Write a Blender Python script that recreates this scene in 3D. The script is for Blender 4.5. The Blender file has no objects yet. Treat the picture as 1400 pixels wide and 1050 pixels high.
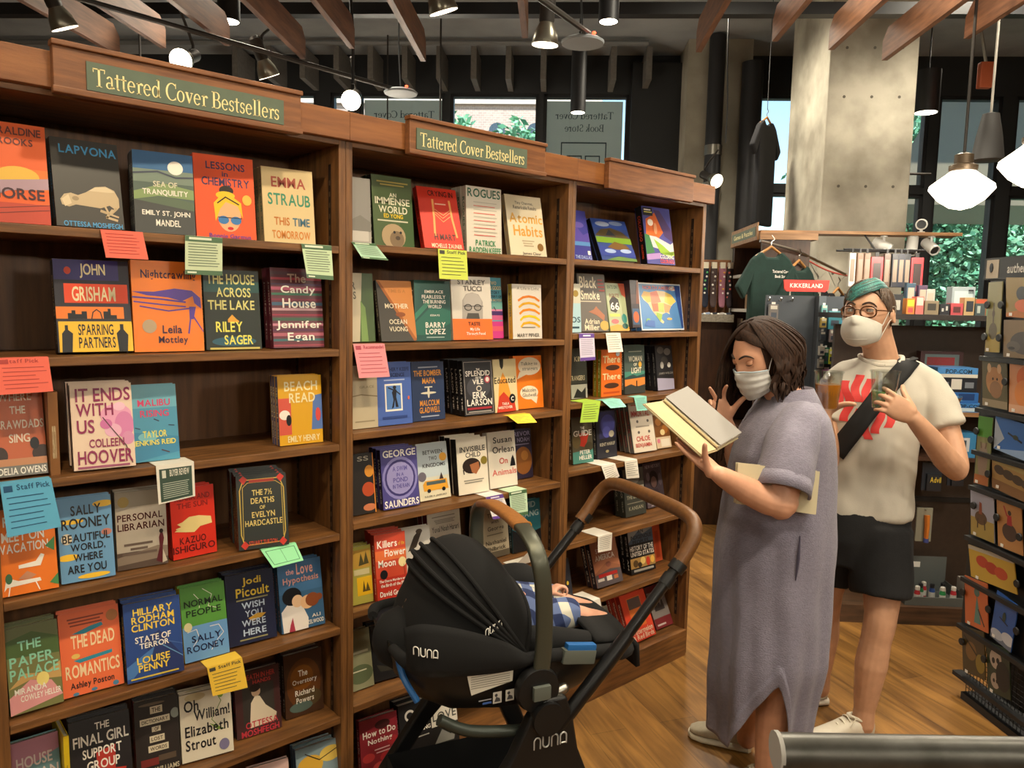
import bpy, bmesh, math, random
from mathutils import Matrix, Vector, noise
from mathutils.bvhtree import BVHTree
C = bpy.context.scene.collection
scene = bpy.context.scene
random.seed(7)
PI = math.pi
def R_(d): return math.radians(d)

# ------------------------------------------------------------------ camera, world, lights, exposure
CAM = Vector((0.0, -2.0118, 1.63))
cd = bpy.data.cameras.new('camera'); cam = bpy.data.objects.new('camera', cd); C.objects.link(cam)
cd.sensor_width = 36; cd.lens = 36 * 1045.25 / 1400; cd.clip_start = 0.05; cd.clip_end = 300
_r = Vector((0.74569537, -0.66597948, 0.02024203)); _u = Vector((0.05552866, 0.09239256, 0.99417311)); _f = Vector((0.66396911, 0.74022628, -0.10587765))
cam.matrix_world = Matrix(((_r.x, _u.x, -_f.x, CAM.x), (_r.y, _u.y, -_f.y, CAM.y), (_r.z, _u.z, -_f.z, CAM.z), (0, 0, 0, 1)))
scene.camera = cam
vs = scene.view_settings
vs.view_transform = 'Standard'; vs.look = 'None'; vs.gamma = 1.0; vs.use_curve_mapping = False
vs.exposure = -0.08
w = bpy.data.worlds.new('sky'); scene.world = w; w.use_nodes = True
nt = w.node_tree; bg = nt.nodes['Background']
sk = nt.nodes.new('ShaderNodeTexSky'); sk.sky_type = 'NISHITA'; sk.sun_disc = False
sk.sun_elevation = R_(28); sk.sun_rotation = R_(200); sk.altitude = 1600; sk.air_density = 1.3
nt.links.new(sk.outputs[0], bg.inputs[0]); bg.inputs[1].default_value = 0.34
BROT = R_(-45)                                     # the building's own axes: X along the window wall, Y towards it
def bp(b, a, z=0.0): return Vector((0.70711 * (b + a), CAM.y + 0.70711 * (a - b), z))
def lamp(name, kind, loc, target, power, col, size=0.1, angle=100, blend=0.6):
    l = bpy.data.lights.new(name, kind); l.energy = power; l.color = col
    if kind == 'SPOT': l.spot_size = R_(angle); l.spot_blend = blend; l.shadow_soft_size = size
    elif kind == 'AREA': l.shape = 'DISK'; l.size = size
    else: l.shadow_soft_size = size
    o = bpy.data.objects.new(name, l); C.objects.link(o); o.location = loc
    o.rotation_euler = (Vector(target) - Vector(loc)).to_track_quat('-Z', 'Y').to_euler()
    return o
WARM = (1.0, 0.83, 0.58); NEUT = (1.0, 0.90, 0.72)
for i, (sx, pw) in enumerate(((0.0, 95), (0.9, 105), (1.8, 105), (2.7, 100))):      # track spots over the aisle, aimed at the bookcases
    lamp('track_light', 'SPOT', (sx, -1.55, 3.55), (sx + 0.25, 0.1, 1.1), pw, WARM, 0.05, 88, 0.9)
lamp('track_light', 'SPOT', (1.9, -2.6, 3.6), (2.5, -0.75, 1.1), 110, NEUT, 0.07, 75, 0.9)
lamp('track_light', 'SPOT', bp(1.9, 1.0, 3.6), bp(2.0, 3.0, 0.9), 130, NEUT, 0.08, 95, 0.9)
for b_, a_, pw in ((1.2, 3.9, 330), (2.7, 4.9, 330), (-2.0, 5.5, 320), (1.1, 6.3, 250), (3.4, 7.2, 260), (2.4, 2.4, 140), (-1.2, 1.8, 80)):   # added fill spots under the ceiling, with no fixtures of their own
    lamp('downlight', 'SPOT', bp(b_, a_, 4.0), bp(b_ + 0.1, a_, 0), pw, NEUT, 0.12, 150, 0.8)
FILL_PEND = ((-1.9, -1.2), (-0.4, -3.6), (1.3, -3.9), (2.9, -3.4), (1.77, 4.0), (3.9, 3.3), (4.6, 5.2))       # unseen schoolhouse pendants added for fill light, behind the camera and behind the bookcases
for x_, y_ in FILL_PEND: lamp('pendant_bulb', 'POINT', (x_, y_, 2.32), (0, 0, 0), 230 if y_ < 0 else 150, NEUT, .14)  # bulbs of the added pendants, much stronger than the visible ones
lamp('daylight_sun', 'SUN', (0, 0, 20), (9, 13, 0), 13.0, (1.0, 0.97, 0.92))

# ------------------------------------------------------------------ materials
def lin(h):
    if not isinstance(h, str): return tuple(h) + (1.0,)
    v = [int(h[i:i + 2], 16) / 255 for i in (0, 2, 4)]
    return tuple(x / 12.92 if x <= 0.04045 else ((x + 0.055) / 1.055) ** 2.4 for x in v) + (1.0,)
_m = {}
def mat(name, col='808080', rough=0.55, metal=0.0, var=0.0, vs_=30.0, bump=0.0, bs=120.0, emit=0.0, coat=0.0, stretch=(1, 1, 1), col2=None, sheen=0.0, trans=0.0, alpha=1.0):
    if name in _m: return _m[name]
    m = bpy.data.materials.new(name); m.use_nodes = True; _m[name] = m
    n = m.node_tree.nodes; L = m.node_tree.links; b = n['Principled BSDF']
    b.inputs['Base Color'].default_value = lin(col); b.inputs['Roughness'].default_value = rough; b.inputs['Metallic'].default_value = metal
    if coat: b.inputs['Coat Weight'].default_value = coat; b.inputs['Coat Roughness'].default_value = 0.15
    if sheen: b.inputs['Sheen Weight'].default_value = sheen
    if trans: b.inputs['Transmission Weight'].default_value = trans; b.inputs['IOR'].default_value = 1.2
    if alpha < 1: b.inputs['Alpha'].default_value = alpha
    if emit: b.inputs['Emission Color'].default_value = lin(col); b.inputs['Emission Strength'].default_value = emit
    if var or bump or col2:
        tc = n.new('ShaderNodeTexCoord'); mp = n.new('ShaderNodeMapping'); mp.inputs['Scale'].default_value = stretch; L.new(tc.outputs['Object'], mp.inputs[0])
    if var or col2:
        nz = n.new('ShaderNodeTexNoise'); nz.inputs['Scale'].default_value = vs_; nz.inputs['Detail'].default_value = 6; L.new(mp.outputs[0], nz.inputs['Vector'])
        mx = n.new('ShaderNodeMix'); mx.data_type = 'RGBA'
        c = lin(col); mx.inputs[6].default_value = c
        mx.inputs[7].default_value = lin(col2) if col2 else tuple(min(1, x * (1 - var)) for x in c[:3]) + (1,)
        rp = n.new('ShaderNodeValToRGB'); rp.color_ramp.elements[0].position = 0.36; rp.color_ramp.elements[1].position = 0.66
        L.new(nz.outputs[0], rp.inputs[0]); L.new(rp.outputs[0], mx.inputs[0]); L.new(mx.outputs[2], b.inputs['Base Color'])
    if bump:
        n2 = n.new('ShaderNodeTexNoise'); n2.inputs['Scale'].default_value = bs; n2.inputs['Detail'].default_value = 3; L.new(mp.outputs[0], n2.inputs['Vector'])
        bm = n.new('ShaderNodeBump'); bm.inputs['Strength'].default_value = bump; bm.inputs['Distance'].default_value = 0.01
        L.new(n2.outputs[0], bm.inputs['Height']); L.new(bm.outputs[0], b.inputs['Normal'])
    return m
def ink(h): return mat('ink_' + h, h, 0.38)
WOOD_X = mat('shelf_wood', '85592f', 0.45, col2='5c3c20', vs_=6, stretch=(1, 9, 14), bump=0.12, bs=60)
WOOD_Z = mat('post_wood', '85592f', 0.45, col2='5a3b20', vs_=6, stretch=(14, 9, 1), bump=0.12, bs=60)
WOOD_BACK = mat('back_panel_wood', '744c2a', 0.5, col2='58381f', vs_=5, stretch=(9, 9, 0.8), bump=0.05, bs=40)
WOOD_RED = mat('fascia_wood', '925c30', 0.4, col2='784824', vs_=5, stretch=(1, 9, 10), bump=0.08, bs=50)
WOOD_SIGN = mat('sign_wood', '8a5832', 0.42, col2='6c4226', vs_=6, stretch=(1.2, 9, 12), bump=0.08, bs=50)
WOOD_FIN = mat('ceiling_fin_wood', '7a5238', 0.55, col2='5a3a26', vs_=5, stretch=(9, 1, 9))
WOOD_PALE = mat('pale_board_wood', 'a07850', 0.5, col2='7c5634', vs_=5, stretch=(1, 9, 12))
WOOD_DARK = mat('dark_cabinet_wood', '4a2e1c', 0.5, col2='301c10', vs_=5, stretch=(6, 6, 1))
BLACK = mat('black_paint', '141416', 0.5); DKGREY = mat('dark_grey_paint', '2c2e30', 0.6, var=0.2)
PAPER = mat('page_paper', 'dcd2bc', 0.8, var=0.15, vs_=400)
CONC = mat('concrete', 'a8a292', 0.85, col2='8a8476', vs_=2.2, bump=0.15, bs=25)
CHROME = mat('brushed_metal', 'a8a49a', 0.3, 1.0); STEELD = mat('dark_steel', '3a3a3c', 0.45, 0.6)

# ------------------------------------------------------------------ mesh building
class MB:
    def __init__(s, T=None): s.v = []; s.f = []; s.m = []; s.mats = []; s.T = T or Matrix()
    def mi(s, m):
        if m not in s.mats: s.mats.append(m)
        return s.mats.index(m)
    def add(s, vs, fs, m):
        k = len(s.v); T = s.T; s.v += [T @ Vector(v) for v in vs]; i = s.mi(m)
        for f in fs: s.f.append([k + j for j in f]); s.m.append(i)
        return s
    def box(s, x0, x1, y0, y1, z0, z1, m, ch=0.0):
        if ch:                                      # chamfered box
            a = [(x, y, z) for x in (x0, x1) for y in (y0, y1) for z in (z0, z1)]
            bm = bmesh.new(); vs_ = [bm.verts.new(p) for p in a]
            for f in ((0, 1, 3, 2), (4, 6, 7, 5), (0, 4, 5, 1), (2, 3, 7, 6), (0, 2, 6, 4), (1, 5, 7, 3)): bm.faces.new([vs_[i] for i in f])
            bmesh.ops.bevel(bm, geom=bm.edges[:], offset=ch, segments=2, affect='EDGES', profile=0.7)
            bm.verts.index_update(); s.add([v.co[:] for v in bm.verts], [[v.index for v in f.verts] for f in bm.faces], m); bm.free(); return s
        return s.add([(x, y, z) for x in (x0, x1) for y in (y0, y1) for z in (z0, z1)], [(0, 1, 3, 2), (4, 6, 7, 5), (0, 4, 5, 1), (2, 3, 7, 6), (0, 2, 6, 4), (1, 5, 7, 3)], m)
    def quad(s, a, b, c, d, m): return s.add([a, b, c, d], [(0, 1, 2, 3)], m)
    def prism(s, poly, y0, y1, m):                  # outline in x-z, extruded along y
        n = len(poly); vs_ = [(x, y0, z) for x, z in poly] + [(x, y1, z) for x, z in poly]
        return s.add(vs_, [tuple(range(n)), tuple(range(2 * n - 1, n - 1, -1))] + [(i, i + n, (i + 1) % n + n, (i + 1) % n) for i in range(n)], m)
    def plate(s, q, t, m):                          # four corners, given thickness along the normal
        q = [Vector(p) for p in q]; nr = (q[1] - q[0]).cross(q[3] - q[0]).normalized() * t
        return s.add([p[:] for p in q] + [(p - nr)[:] for p in q], [(0, 1, 2, 3), (7, 6, 5, 4), (0, 4, 5, 1), (1, 5, 6, 2), (2, 6, 7, 3), (3, 7, 4, 0)], m)
    def loft(s, rings, m, cap=True, closed=True):
        n = len(rings[0]); vs_ = [p for r in rings for p in r]; fs = []
        for i in range(len(rings) - 1):
            for j in range(n if closed else n - 1): fs.append((i * n + j, i * n + (j + 1) % n, (i + 1) * n + (j + 1) % n, (i + 1) * n + j))
        if cap: fs += [tuple(range(n - 1, -1, -1)), tuple((len(rings) - 1) * n + j for j in range(n))]
        return s.add(vs_, fs, m)
    def lathe(s, prof, n, m, c=(0, 0, 0), cap=True):
        return s.loft([[(c[0] + r * math.cos(2 * PI * j / n), c[1] + r * math.sin(2 * PI * j / n), c[2] + z) for j in range(n)] for r, z in prof], m, cap)
    def tube(s, pts, r, m, n=10, smooth=0, round_=False, flat=1.0, up=None, cap=True):
        pts = [Vector(p) for p in pts]; rs = list(r) if hasattr(r, '__len__') else [r] * len(pts)
        if smooth: pts, rs = spline(pts, rs, smooth)
        if round_:
            d0 = (pts[0] - pts[1]).normalized(); d1 = (pts[-1] - pts[-2]).normalized(); p0, p1, r0, r1 = pts[0], pts[-1], rs[0], rs[-1]
            pts = [p0 + d0 * r0, p0 + d0 * r0 * .8, p0 + d0 * r0 * .45] + pts + [p1 + d1 * r1 * .45, p1 + d1 * r1 * .8, p1 + d1 * r1]
            rs = [r0 * .1, r0 * .6, r0 * .89] + rs + [r1 * .89, r1 * .6, r1 * .1]
        t = (pts[1] - pts[0]).normalized(); a = Vector(up) if up else (Vector((0, 0, 1)) if abs(t.z) < .9 else Vector((1, 0, 0)))
        a = (a - t * a.dot(t)).normalized(); rings = []
        for i, p in enumerate(pts):
            t = (pts[min(i + 1, len(pts) - 1)] - pts[max(i - 1, 0)]).normalized(); a = (a - t * a.dot(t)).normalized(); b = t.cross(a)
            rings.append([(p + (a * math.cos(2 * PI * j / n) * flat + b * math.sin(2 * PI * j / n)) * rs[i])[:] for j in range(n)])
        return s.loft(rings, m, cap)
    def ball(s, c, rx, ry, rz, m, n=14):
        k = max(4, n // 2); c = Vector(c)
        return s.loft([[(c.x + rx * math.sin(PI * i / k) * math.cos(2 * PI * j / n), c.y + ry * math.sin(PI * i / k) * math.sin(2 * PI * j / n), c.z - rz * math.cos(PI * i / k)) for j in range(n)] for i in [.12] + list(range(1, k)) + [k - .12]], m)
    def text(s, st, x0, x1, z0, z1, y, m, fit=True, f=None):     # f maps (x, z) -> 3-D point, default the plane y
        vs_, fs, wd = layout(st); hh = z1 - z0; sx = (x1 - x0) / wd if fit else hh
        k = len(s.v)
        for (vx, vz) in vs_:
            x = x0 + vx * sx; z = z0 + vz * hh; s.v.append(s.T @ Vector(f(x, z) if f else (x, y, z)))
        i = s.mi(m)
        for q in fs: s.f.append([k + j for j in q]); s.m.append(i)
        return s
    def build(s, name, parent=None, smooth=False, angle=40, bevel=0.0):
        me = bpy.data.meshes.new(name); me.from_pydata([v[:] for v in s.v], [], s.f)
        for m in s.mats: me.materials.append(m)
        me.polygons.foreach_set('material_index', s.m); me.update()
        if smooth: me.polygons.foreach_set('use_smooth', [True] * len(me.polygons)); me.set_sharp_from_angle(angle=R_(angle))
        o = bpy.data.objects.new(name, me); C.objects.link(o)
        if parent: o.parent = parent
        if bevel:
            b = o.modifiers.new('bevel', 'BEVEL'); b.width = bevel; b.segments = 2; b.limit_method = 'ANGLE'
        return o
def spline(P, r, k):
    op = []; orr = []; n = len(P)
    for i in range(n - 1):
        p0, p1, p2, p3 = P[max(i - 1, 0)], P[i], P[i + 1], P[min(i + 2, n - 1)]
        for j in range(k):
            t = j / k; op.append(0.5 * ((2 * p1) + (p2 - p0) * t + (2 * p0 - 5 * p1 + 4 * p2 - p3) * t * t + (3 * p1 - p0 - 3 * p2 + p3) * t ** 3)); orr.append(r[i] + (r[i + 1] - r[i]) * t)
    return op + [P[-1]], orr + [r[-1]]
# letters of the built-in face, fetched once
GL = {}
def load_glyphs(chars):
    obs = []
    for ch in chars:
        cu = bpy.data.curves.new('g', 'FONT'); cu.body = ch; cu.resolution_u = 3; cu.offset = 0.018
        o = bpy.data.objects.new('g', cu); C.objects.link(o); obs.append((ch, o))
    dg = bpy.context.evaluated_depsgraph_get()
    for ch, o in obs:
        me = o.evaluated_get(dg).to_mesh(); GL[ch] = ([(v.co.x, v.co.y) for v in me.vertices], [tuple(p.vertices) for p in me.polygons])
        o.evaluated_get(dg).to_mesh_clear()
    for ch, o in obs: cu = o.data; bpy.data.objects.remove(o); bpy.data.curves.remove(cu)
load_glyphs('ABCDEFGHIJKLMNOPQRSTUVWXYZabcdefghijklmnopqrstuvwxyz0123456789.,&!½-')
_ly = {}
def layout(st):
    if st in _ly: return _ly[st]
    vs_ = []; fs = []; x = 0.0
    for ch in st:
        if ch == ' ' or ch not in GL: x += 0.26; continue
        v, f = GL[ch]; x0 = min(p[0] for p in v); x1 = max(p[0] for p in v); k = len(vs_)
        vs_ += [(p[0] - x0 + x, p[1]) for p in v]; fs += [tuple(k + j for j in q) for q in f]; x += x1 - x0 + 0.075
    x -= 0.075; z0 = min(p[1] for p in vs_); z1 = max(p[1] for p in vs_)
    vs_ = [(p[0], (p[1] - z0) / (z1 - z0)) for p in vs_]
    sc = 1.0 / (z1 - z0); vs_ = [(p[0] * sc, p[1]) for p in vs_]
    _ly[st] = (vs_, fs, x * sc); return _ly[st]
# hand-drawn roman letters for the shop's own signs
def _ar(cx, cz, rx, rz, tx, tz, a0, a1, n=14):
    o = [(cx + rx * math.cos(R_(a0 + (a1 - a0) * i / n)), cz + rz * math.sin(R_(a0 + (a1 - a0) * i / n))) for i in range(n + 1)]
    q = [(cx + (rx - tx) * math.cos(R_(a0 + (a1 - a0) * i / n)), cz + (rz - tz) * math.sin(R_(a0 + (a1 - a0) * i / n))) for i in range(n + 1)]
    return [[o[i], o[i + 1], q[i + 1], q[i]] for i in range(n)]
def _re(x0, x1, z0, z1): return [[(x0, z0), (x1, z0), (x1, z1), (x0, z1)]]
def _se(xc, z, wd, h=0.035, up=1): return [[(xc - wd, z), (xc + wd, z), (xc + wd, z + h * .5 * up), (xc + wd * .45, z + h * up), (xc - wd * .45, z + h * up), (xc - wd, z + h * .5 * up)]]
_S = 0.1                                           # stem
def _stem(x, z1, z0=0.0, flag=True):
    r = _re(x, x + _S, z0, z1) + _se(x + _S / 2, z0, 0.12)
    if flag: r += [[(x - .08, z1 - .07), (x + _S, z1 - .05), (x + _S, z1 + .02), (x - .08, z1 - .045)]]
    return r
SER = {
 'T': (.62, _re(.26, .37, 0, .7) + _se(.315, 0, .15) + _re(0, .63, .655, .7) + [[(0, .7), (.035, .7), (.06, .54), (.02, .54)], [(.63, .7), (.595, .7), (.57, .54), (.61, .54)]]),
 'C': (.6, _ar(.36, .35, .35, .365, .11, .04, 50, 312) + _re(.55, .59, .5, .7) + _re(.55, .585, .03, .14)),
 'B': (.56, _re(.08, .19, 0, .7) + _re(0, .3, 0, .035) + _re(0, .3, .665, .7) + _ar(.28, .525, .21, .175, .09, .035, -90, 90) + _ar(.29, .19, .26, .19, .1, .035, -90, 90) + _re(.15, .3, .345, .38)),
 'S': (.46, _ar(.23, .525, .19, .185, .085, .04, 20, 270) + _ar(.22, .18, .21, .19, .09, .04, -160, 90)),
 'a': (.44, _re(.27, .36, .05, .36) + _ar(.2, .33, .16, .15, .09, .04, 0, 160) + _ar(.18, .12, .17, .13, .085, .035, 60, 360) + [[(.27, .0), (.45, .03), (.45, .07), (.36, .09), (.27, .09)]]),
 't': (.3, _re(.09, .18, .06, .6) + _re(0, .29, .42, .46) + _ar(.2, .1, .11, .11, .07, .05, 180, 300)),
 'e': (.44, _ar(.22, .23, .21, .24, .09, .04, 5, 320) + _re(.04, .42, .235, .27)),
 'r': (.36, _stem(.1, .46) + _ar(.29, .33, .12, .13, .1, .08, 20, 150)),
 'd': (.5, _ar(.21, .23, .2, .24, .09, .04, 0, 360) + _re(.34, .43, 0, .74) + [[(.26, .68), (.43, .7), (.43, .76), (.26, .71)], [(.34, 0), (.5, .02), (.5, .05), (.34, .06)]]),
 'o': (.46, _ar(.23, .23, .22, .24, .09, .035, 0, 360, 20)),
 'v': (.46, [[(.03, .44), (.15, .44), (.29, .1), (.24, 0), (.21, 0)], [(.38, .44), (.42, .44), (.27, .02), (.23, .06)]] + _se(.1, .425, .1) + _se(.38, .425, .09)),
 's': (.34, _ar(.17, .34, .14, .13, .075, .04, 20, 270) + _ar(.16, .125, .15, .135, .08, .04, -160, 90) + _re(.275, .305, .33, .44) + _re(.01, .04, .03, .14)),
 'l': (.27, _stem(.09, .74)),
 'k': (.48, _stem(.09, .74) + [[(.18, .22), (.38, .44), (.33, .44), (.18, .28)], [(.22, .27), (.3, .32), (.48, 0), (.36, 0)]] + _se(.35, .43, .09))}
def roman(mb, st, x0, x1, z0, h, y, m, mirror=False, f=None):
    tot = sum(SER[c][0] + .02 if c != ' ' else .24 for c in st); k = (x1 - x0) / tot; x = 0.0; kz = h / .74
    for c in st:
        if c == ' ': x += .24; continue
        for poly in SER[c][1]:
            pts = [((x1 - (x + px) * k) if mirror else (x0 + (x + px) * k), z0 + pz * kz) for px, pz in poly]
            mb.add([f(*p) if f else (p[0], y, p[1]) for p in pts], [tuple(range(len(pts)))], m)
        x += SER[c][0] + .02
# ------------------------------------------------------------------ objects
def thing(name, label, cat, loc=(0, 0, 0), rot=(0, 0, 0), group=None):
    o = bpy.data.objects.new(name, None); C.objects.link(o); o.empty_display_size = 0.05
    o.location = loc; o.rotation_euler = rot if hasattr(rot, '__len__') else (0, 0, rot)
    o['label'] = label; o['category'] = cat
    if group: o['group'] = group
    return o
def tag(o, label, cat, group=None, kind=None):
    o['label'] = label; o['category'] = cat
    if group: o['group'] = group
    if kind: o['kind'] = kind
    return o
def bt(name, label, cat, b, a, z=0.0, group=None, rz=0.0): return thing(name, label, cat, bp(b, a, z), (0, 0, BROT + R_(rz)), group)
def struct(mb, name, parent=None, b=False, **k):
    o = mb.build(name, parent, **k)
    if not parent: o['kind'] = 'structure'
    if b: o.location = (0, CAM.y, 0); o.rotation_euler = (0, 0, BROT)
    return o
def inv(o): return (Matrix.Translation(o.location) @ o.rotation_euler.to_matrix().to_4x4()).inverted()

# ------------------------------------------------------------------ the room
def floor_mat():
    m = bpy.data.materials.new('plank_floor'); m.use_nodes = True; n = m.node_tree.nodes; L = m.node_tree.links; b = n['Principled BSDF']
    tc = n.new('ShaderNodeTexCoord'); mp = n.new('ShaderNodeMapping'); mp.inputs['Rotation'].default_value = (0, 0, R_(-112)); L.new(tc.outputs['Object'], mp.inputs[0])
    br = n.new('ShaderNodeTexBrick'); br.inputs['Scale'].default_value = 1; br.inputs['Brick Width'].default_value = 1.25; br.inputs['Row Height'].default_value = 0.15
    br.inputs['Mortar Size'].default_value = 0.0016; br.inputs['Bias'].default_value = -0.1; br.offset = 0.37
    br.inputs['Color1'].default_value = lin('8a6030'); br.inputs['Color2'].default_value = lin('6a4822'); br.inputs['Mortar'].default_value = lin('2a180c'); L.new(mp.outputs[0], br.inputs['Vector'])
    m2 = n.new('ShaderNodeMapping'); m2.inputs['Scale'].default_value = (.9, 9, 1); L.new(mp.outputs[0], m2.inputs[0])
    nz = n.new('ShaderNodeTexNoise'); nz.inputs['Scale'].default_value = 2.2; nz.inputs['Detail'].default_value = 8; nz.inputs['Distortion'].default_value = 1.2; L.new(m2.outputs[0], nz.inputs['Vector'])
    rp = n.new('ShaderNodeValToRGB'); e = rp.color_ramp.elements; e[0].position = .34; e[0].color = lin('4c3014'); e[1].position = .68; e[1].color = lin('b08040'); L.new(nz.outputs[0], rp.inputs[0])
    mx = n.new('ShaderNodeMix'); mx.data_type = 'RGBA'; mx.inputs[0].default_value = .5; L.new(br.outputs[0], mx.inputs[6]); L.new(rp.outputs[0], mx.inputs[7]); L.new(mx.outputs[2], b.inputs['Base Color'])
    b.inputs['Roughness'].default_value = 0.36
    bm = n.new('ShaderNodeBump'); bm.inputs['Strength'].default_value = .15; bm.inputs['Distance'].default_value = .004; L.new(br.outputs[1], bm.inputs['Height']); bm.invert = True; L.new(bm.outputs[0], b.inputs['Normal'])
    return m
struct(MB().box(-9, 7, -4, 9.25, -0.12, 0, floor_mat()), 'floor', b=True)
CEIL = mat('ceiling_concrete', 'a0a6aa', 0.9, col2='868c90', vs_=1.6, bump=0.2, bs=12)
struct(MB().box(-9, 7, -4, 9.25, 4.42, 4.6, CEIL), 'ceiling', b=True)
WALLP = mat('wall_paint', '8a7f70', 0.8, var=0.1, vs_=4); WALLD = mat('window_wall_black', '1e2022', 0.6, var=0.2, vs_=3)
struct(MB().box(-9, 7, -4.2, -4, 0, 4.42, WALLP), 'wall_front', b=True)
struct(MB().box(-9.2, -9, -4.2, 9.25, 0, 4.42, WALLP), 'wall_left', b=True)
struct(MB().box(7, 7.2, -4.2, 9.25, 0, 4.42, WALLP), 'wall_right', b=True)
# the window wall: sill, header, posts; then every window on its own
XS = [(-4.6, -3.7), (-3.6, -2.826), (-2.655, -2.424), (-2.33, -1.328), (-1.261, -0.248), (-0.189, 0.778), (2.05, 2.95), (3.1, 4.09), (4.192, 4.874), (5.02, 6.0)]
mb = MB(); mb.box(-9, 7, 9, 9.2, 0, 0.75, WALLD); mb.box(-9, 7, 9, 9.2, 4.0, 4.42, WALLD)
ed = [-9] + [x for p in XS for x in p] + [7]
for i in range(0, len(ed), 2): mb.box(ed[i], ed[i + 1], 9, 9.2, 0.75, 4.0, WALLD)
mb.box(0.79, 1.33, 8.85, 9, 0, 4.3, WALLD)
struct(mb, 'wall_back', b=True)
GLASS = mat('window_glass', 'c8d8dc', 0.02)
_n = GLASS.node_tree.nodes; _l = GLASS.node_tree.links; _t = _n.new('ShaderNodeBsdfTransparent'); _t.inputs[0].default_value = (.9, .95, .95, 1)
_g = _n.new('ShaderNodeBsdfGlossy'); _g.inputs['Roughness'].default_value = 0.02; _x = _n.new('ShaderNodeMixShader'); _x.inputs[0].default_value = .06
_l.new(_t.outputs[0], _x.inputs[1]); _l.new(_g.outputs[0], _x.inputs[2]); _l.new(_x.outputs[0], _n['Material Output'].inputs[0])
for i, (x0, x1) in enumerate(XS):
    mb = MB(); e = .035
    for (z0, z1) in ((.75, 2.93), (3.0, 4.0)):
        mb.box(x0, x1, 9.02, 9.12, z0, z0 + e, BLACK); mb.box(x0, x1, 9.02, 9.12, z1 - e, z1, BLACK); mb.box(x0, x0 + e, 9.02, 9.12, z0, z1, BLACK); mb.box(x1 - e, x1, 9.02, 9.12, z0, z1, BLACK)
    mb.box(x0, x1, 9.0, 9.14, 2.93, 3.0, BLACK)
    wo = struct(mb, 'window_%d' % (i + 1), b=True)
    struct(MB().box(x0 + .02, x1 - .02, 9.06, 9.07, .77, 3.98, GLASS), 'window_pane', wo)
# concrete pier with its two pipes, and the big column
struct(MB().box(1.33, 2.0, 8.45, 9, 0, 4.42, CONC), 'concrete_pier', b=True)
COLM = mat('column_concrete', 'b2ac9c', 0.85, col2='868072', vs_=3.2, bump=0.15, bs=20)
mb = MB(); mb.box(1.98, 2.62, 6.0, 6.95, 0, 4.42, COLM, 0.015)
HOLE = mat('form_tie_hole', '5a564c', 0.9)
for hx in (2.1, 2.3, 2.5):
    for hz in (1.9, 2.55, 3.2, 3.55): mb.T = Matrix.Translation((hx, 5.9985, hz)) @ Matrix.Rotation(PI / 2, 4, 'X'); mb.lathe([(.011, -.001), (.011, .001)], 10, HOLE)
struct(mb, 'concrete_column', b=True)
mb = MB(); mb.tube([(1.6, 8.3, 0), (1.6, 8.3, 4.4)], .085, STEELD, 18); mb.tube([(1.6, 8.3, 3.2), (1.6, 8.3, 3.3)], .092, CHROME, 18); mb.tube([(1.6, 8.3, 2.88), (1.6, 8.3, 2.92)], .095, CHROME, 18)
tag(struct(mb, 'standpipe', b=True, smooth=True), 'black standpipe with silver bands before the concrete pier', 'pipe').pop('kind')
tag(struct(MB().tube([(1.98, 8.35, 0), (1.98, 8.35, 4.15)], .11, STEELD, 18), 'drain_pipe', b=True, smooth=True), 'plain black pipe between the pier and the blue window', 'pipe').pop('kind')
# bulkhead studs above the windows
for i in range(15):
    x = -3.6 + i * .375
    if x > .9: x += 1.3
    o = struct(MB().box(x, x + .06, 8.5, 9, 4.0 + .02, 4.36, mat('stud_wood', '6a6660', .7, var=.2)), 'trim_%d' % (i + 1), b=True)
o = struct(MB().tube([(-8, 8.4, 4.36), (.9, 8.4, 4.36)], .03, mat('grey_conduit', '6c6e6e', .5), 8), 'trim_16', b=True)
# cross bar and the wooden fins hung below the ceiling
tag(struct(MB().box(-7, 7, 5.2, 5.28, 3.5, 3.575, BLACK), 'steel_bar', b=True), 'long dark steel bar carrying the wooden ceiling fins', 'beam').pop('kind')
FINS = [(-2.95, 5.1), (-2.56, 4.95), (-2.12, 4.9), (-1.72, 5.15), (-1.34, 4.95), (-.93, 5.2), (-.24, 4.75), (.83, 5.0), (1.24, 4.8), (1.62, 4.95), (2.02, 5.15), (2.32, 4.75), (2.82, 4.95), (3.3, 5.1), (3.75, 4.8)]
for i, (x, a1) in enumerate(FINS):
    t = bt('ceiling_fin', '%s wooden ceiling fin from the left in the row overhead' % ('first second third fourth fifth sixth seventh eighth ninth tenth eleventh twelfth thirteenth fourteenth fifteenth'.split()[i]), 'ceiling board', x, a1, 3.2, 'wooden fins under the ceiling')
    L0 = -(a1 - 2.1)
    m2 = MB(); ends = [(L0, 0), (0, 0), (0, .12), (-.07, .18), (L0, .18)]
    n_ = len(ends); m2.add([(0, y, z) for y, z in ends] + [(.035, y, z) for y, z in ends], [tuple(range(n_)), tuple(range(2 * n_ - 1, n_ - 1, -1))] + [(k, (k + 1) % n_, (k + 1) % n_ + n_, k + n_) for k in range(n_)], WOOD_FIN)
    m2.build('board', t)
    m3 = MB(); m3.tube([(.017, -.5, .18), (.017, -.5, 1.2)], .006, STEELD, 6); m3.build('hanger_rod', t)

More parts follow.
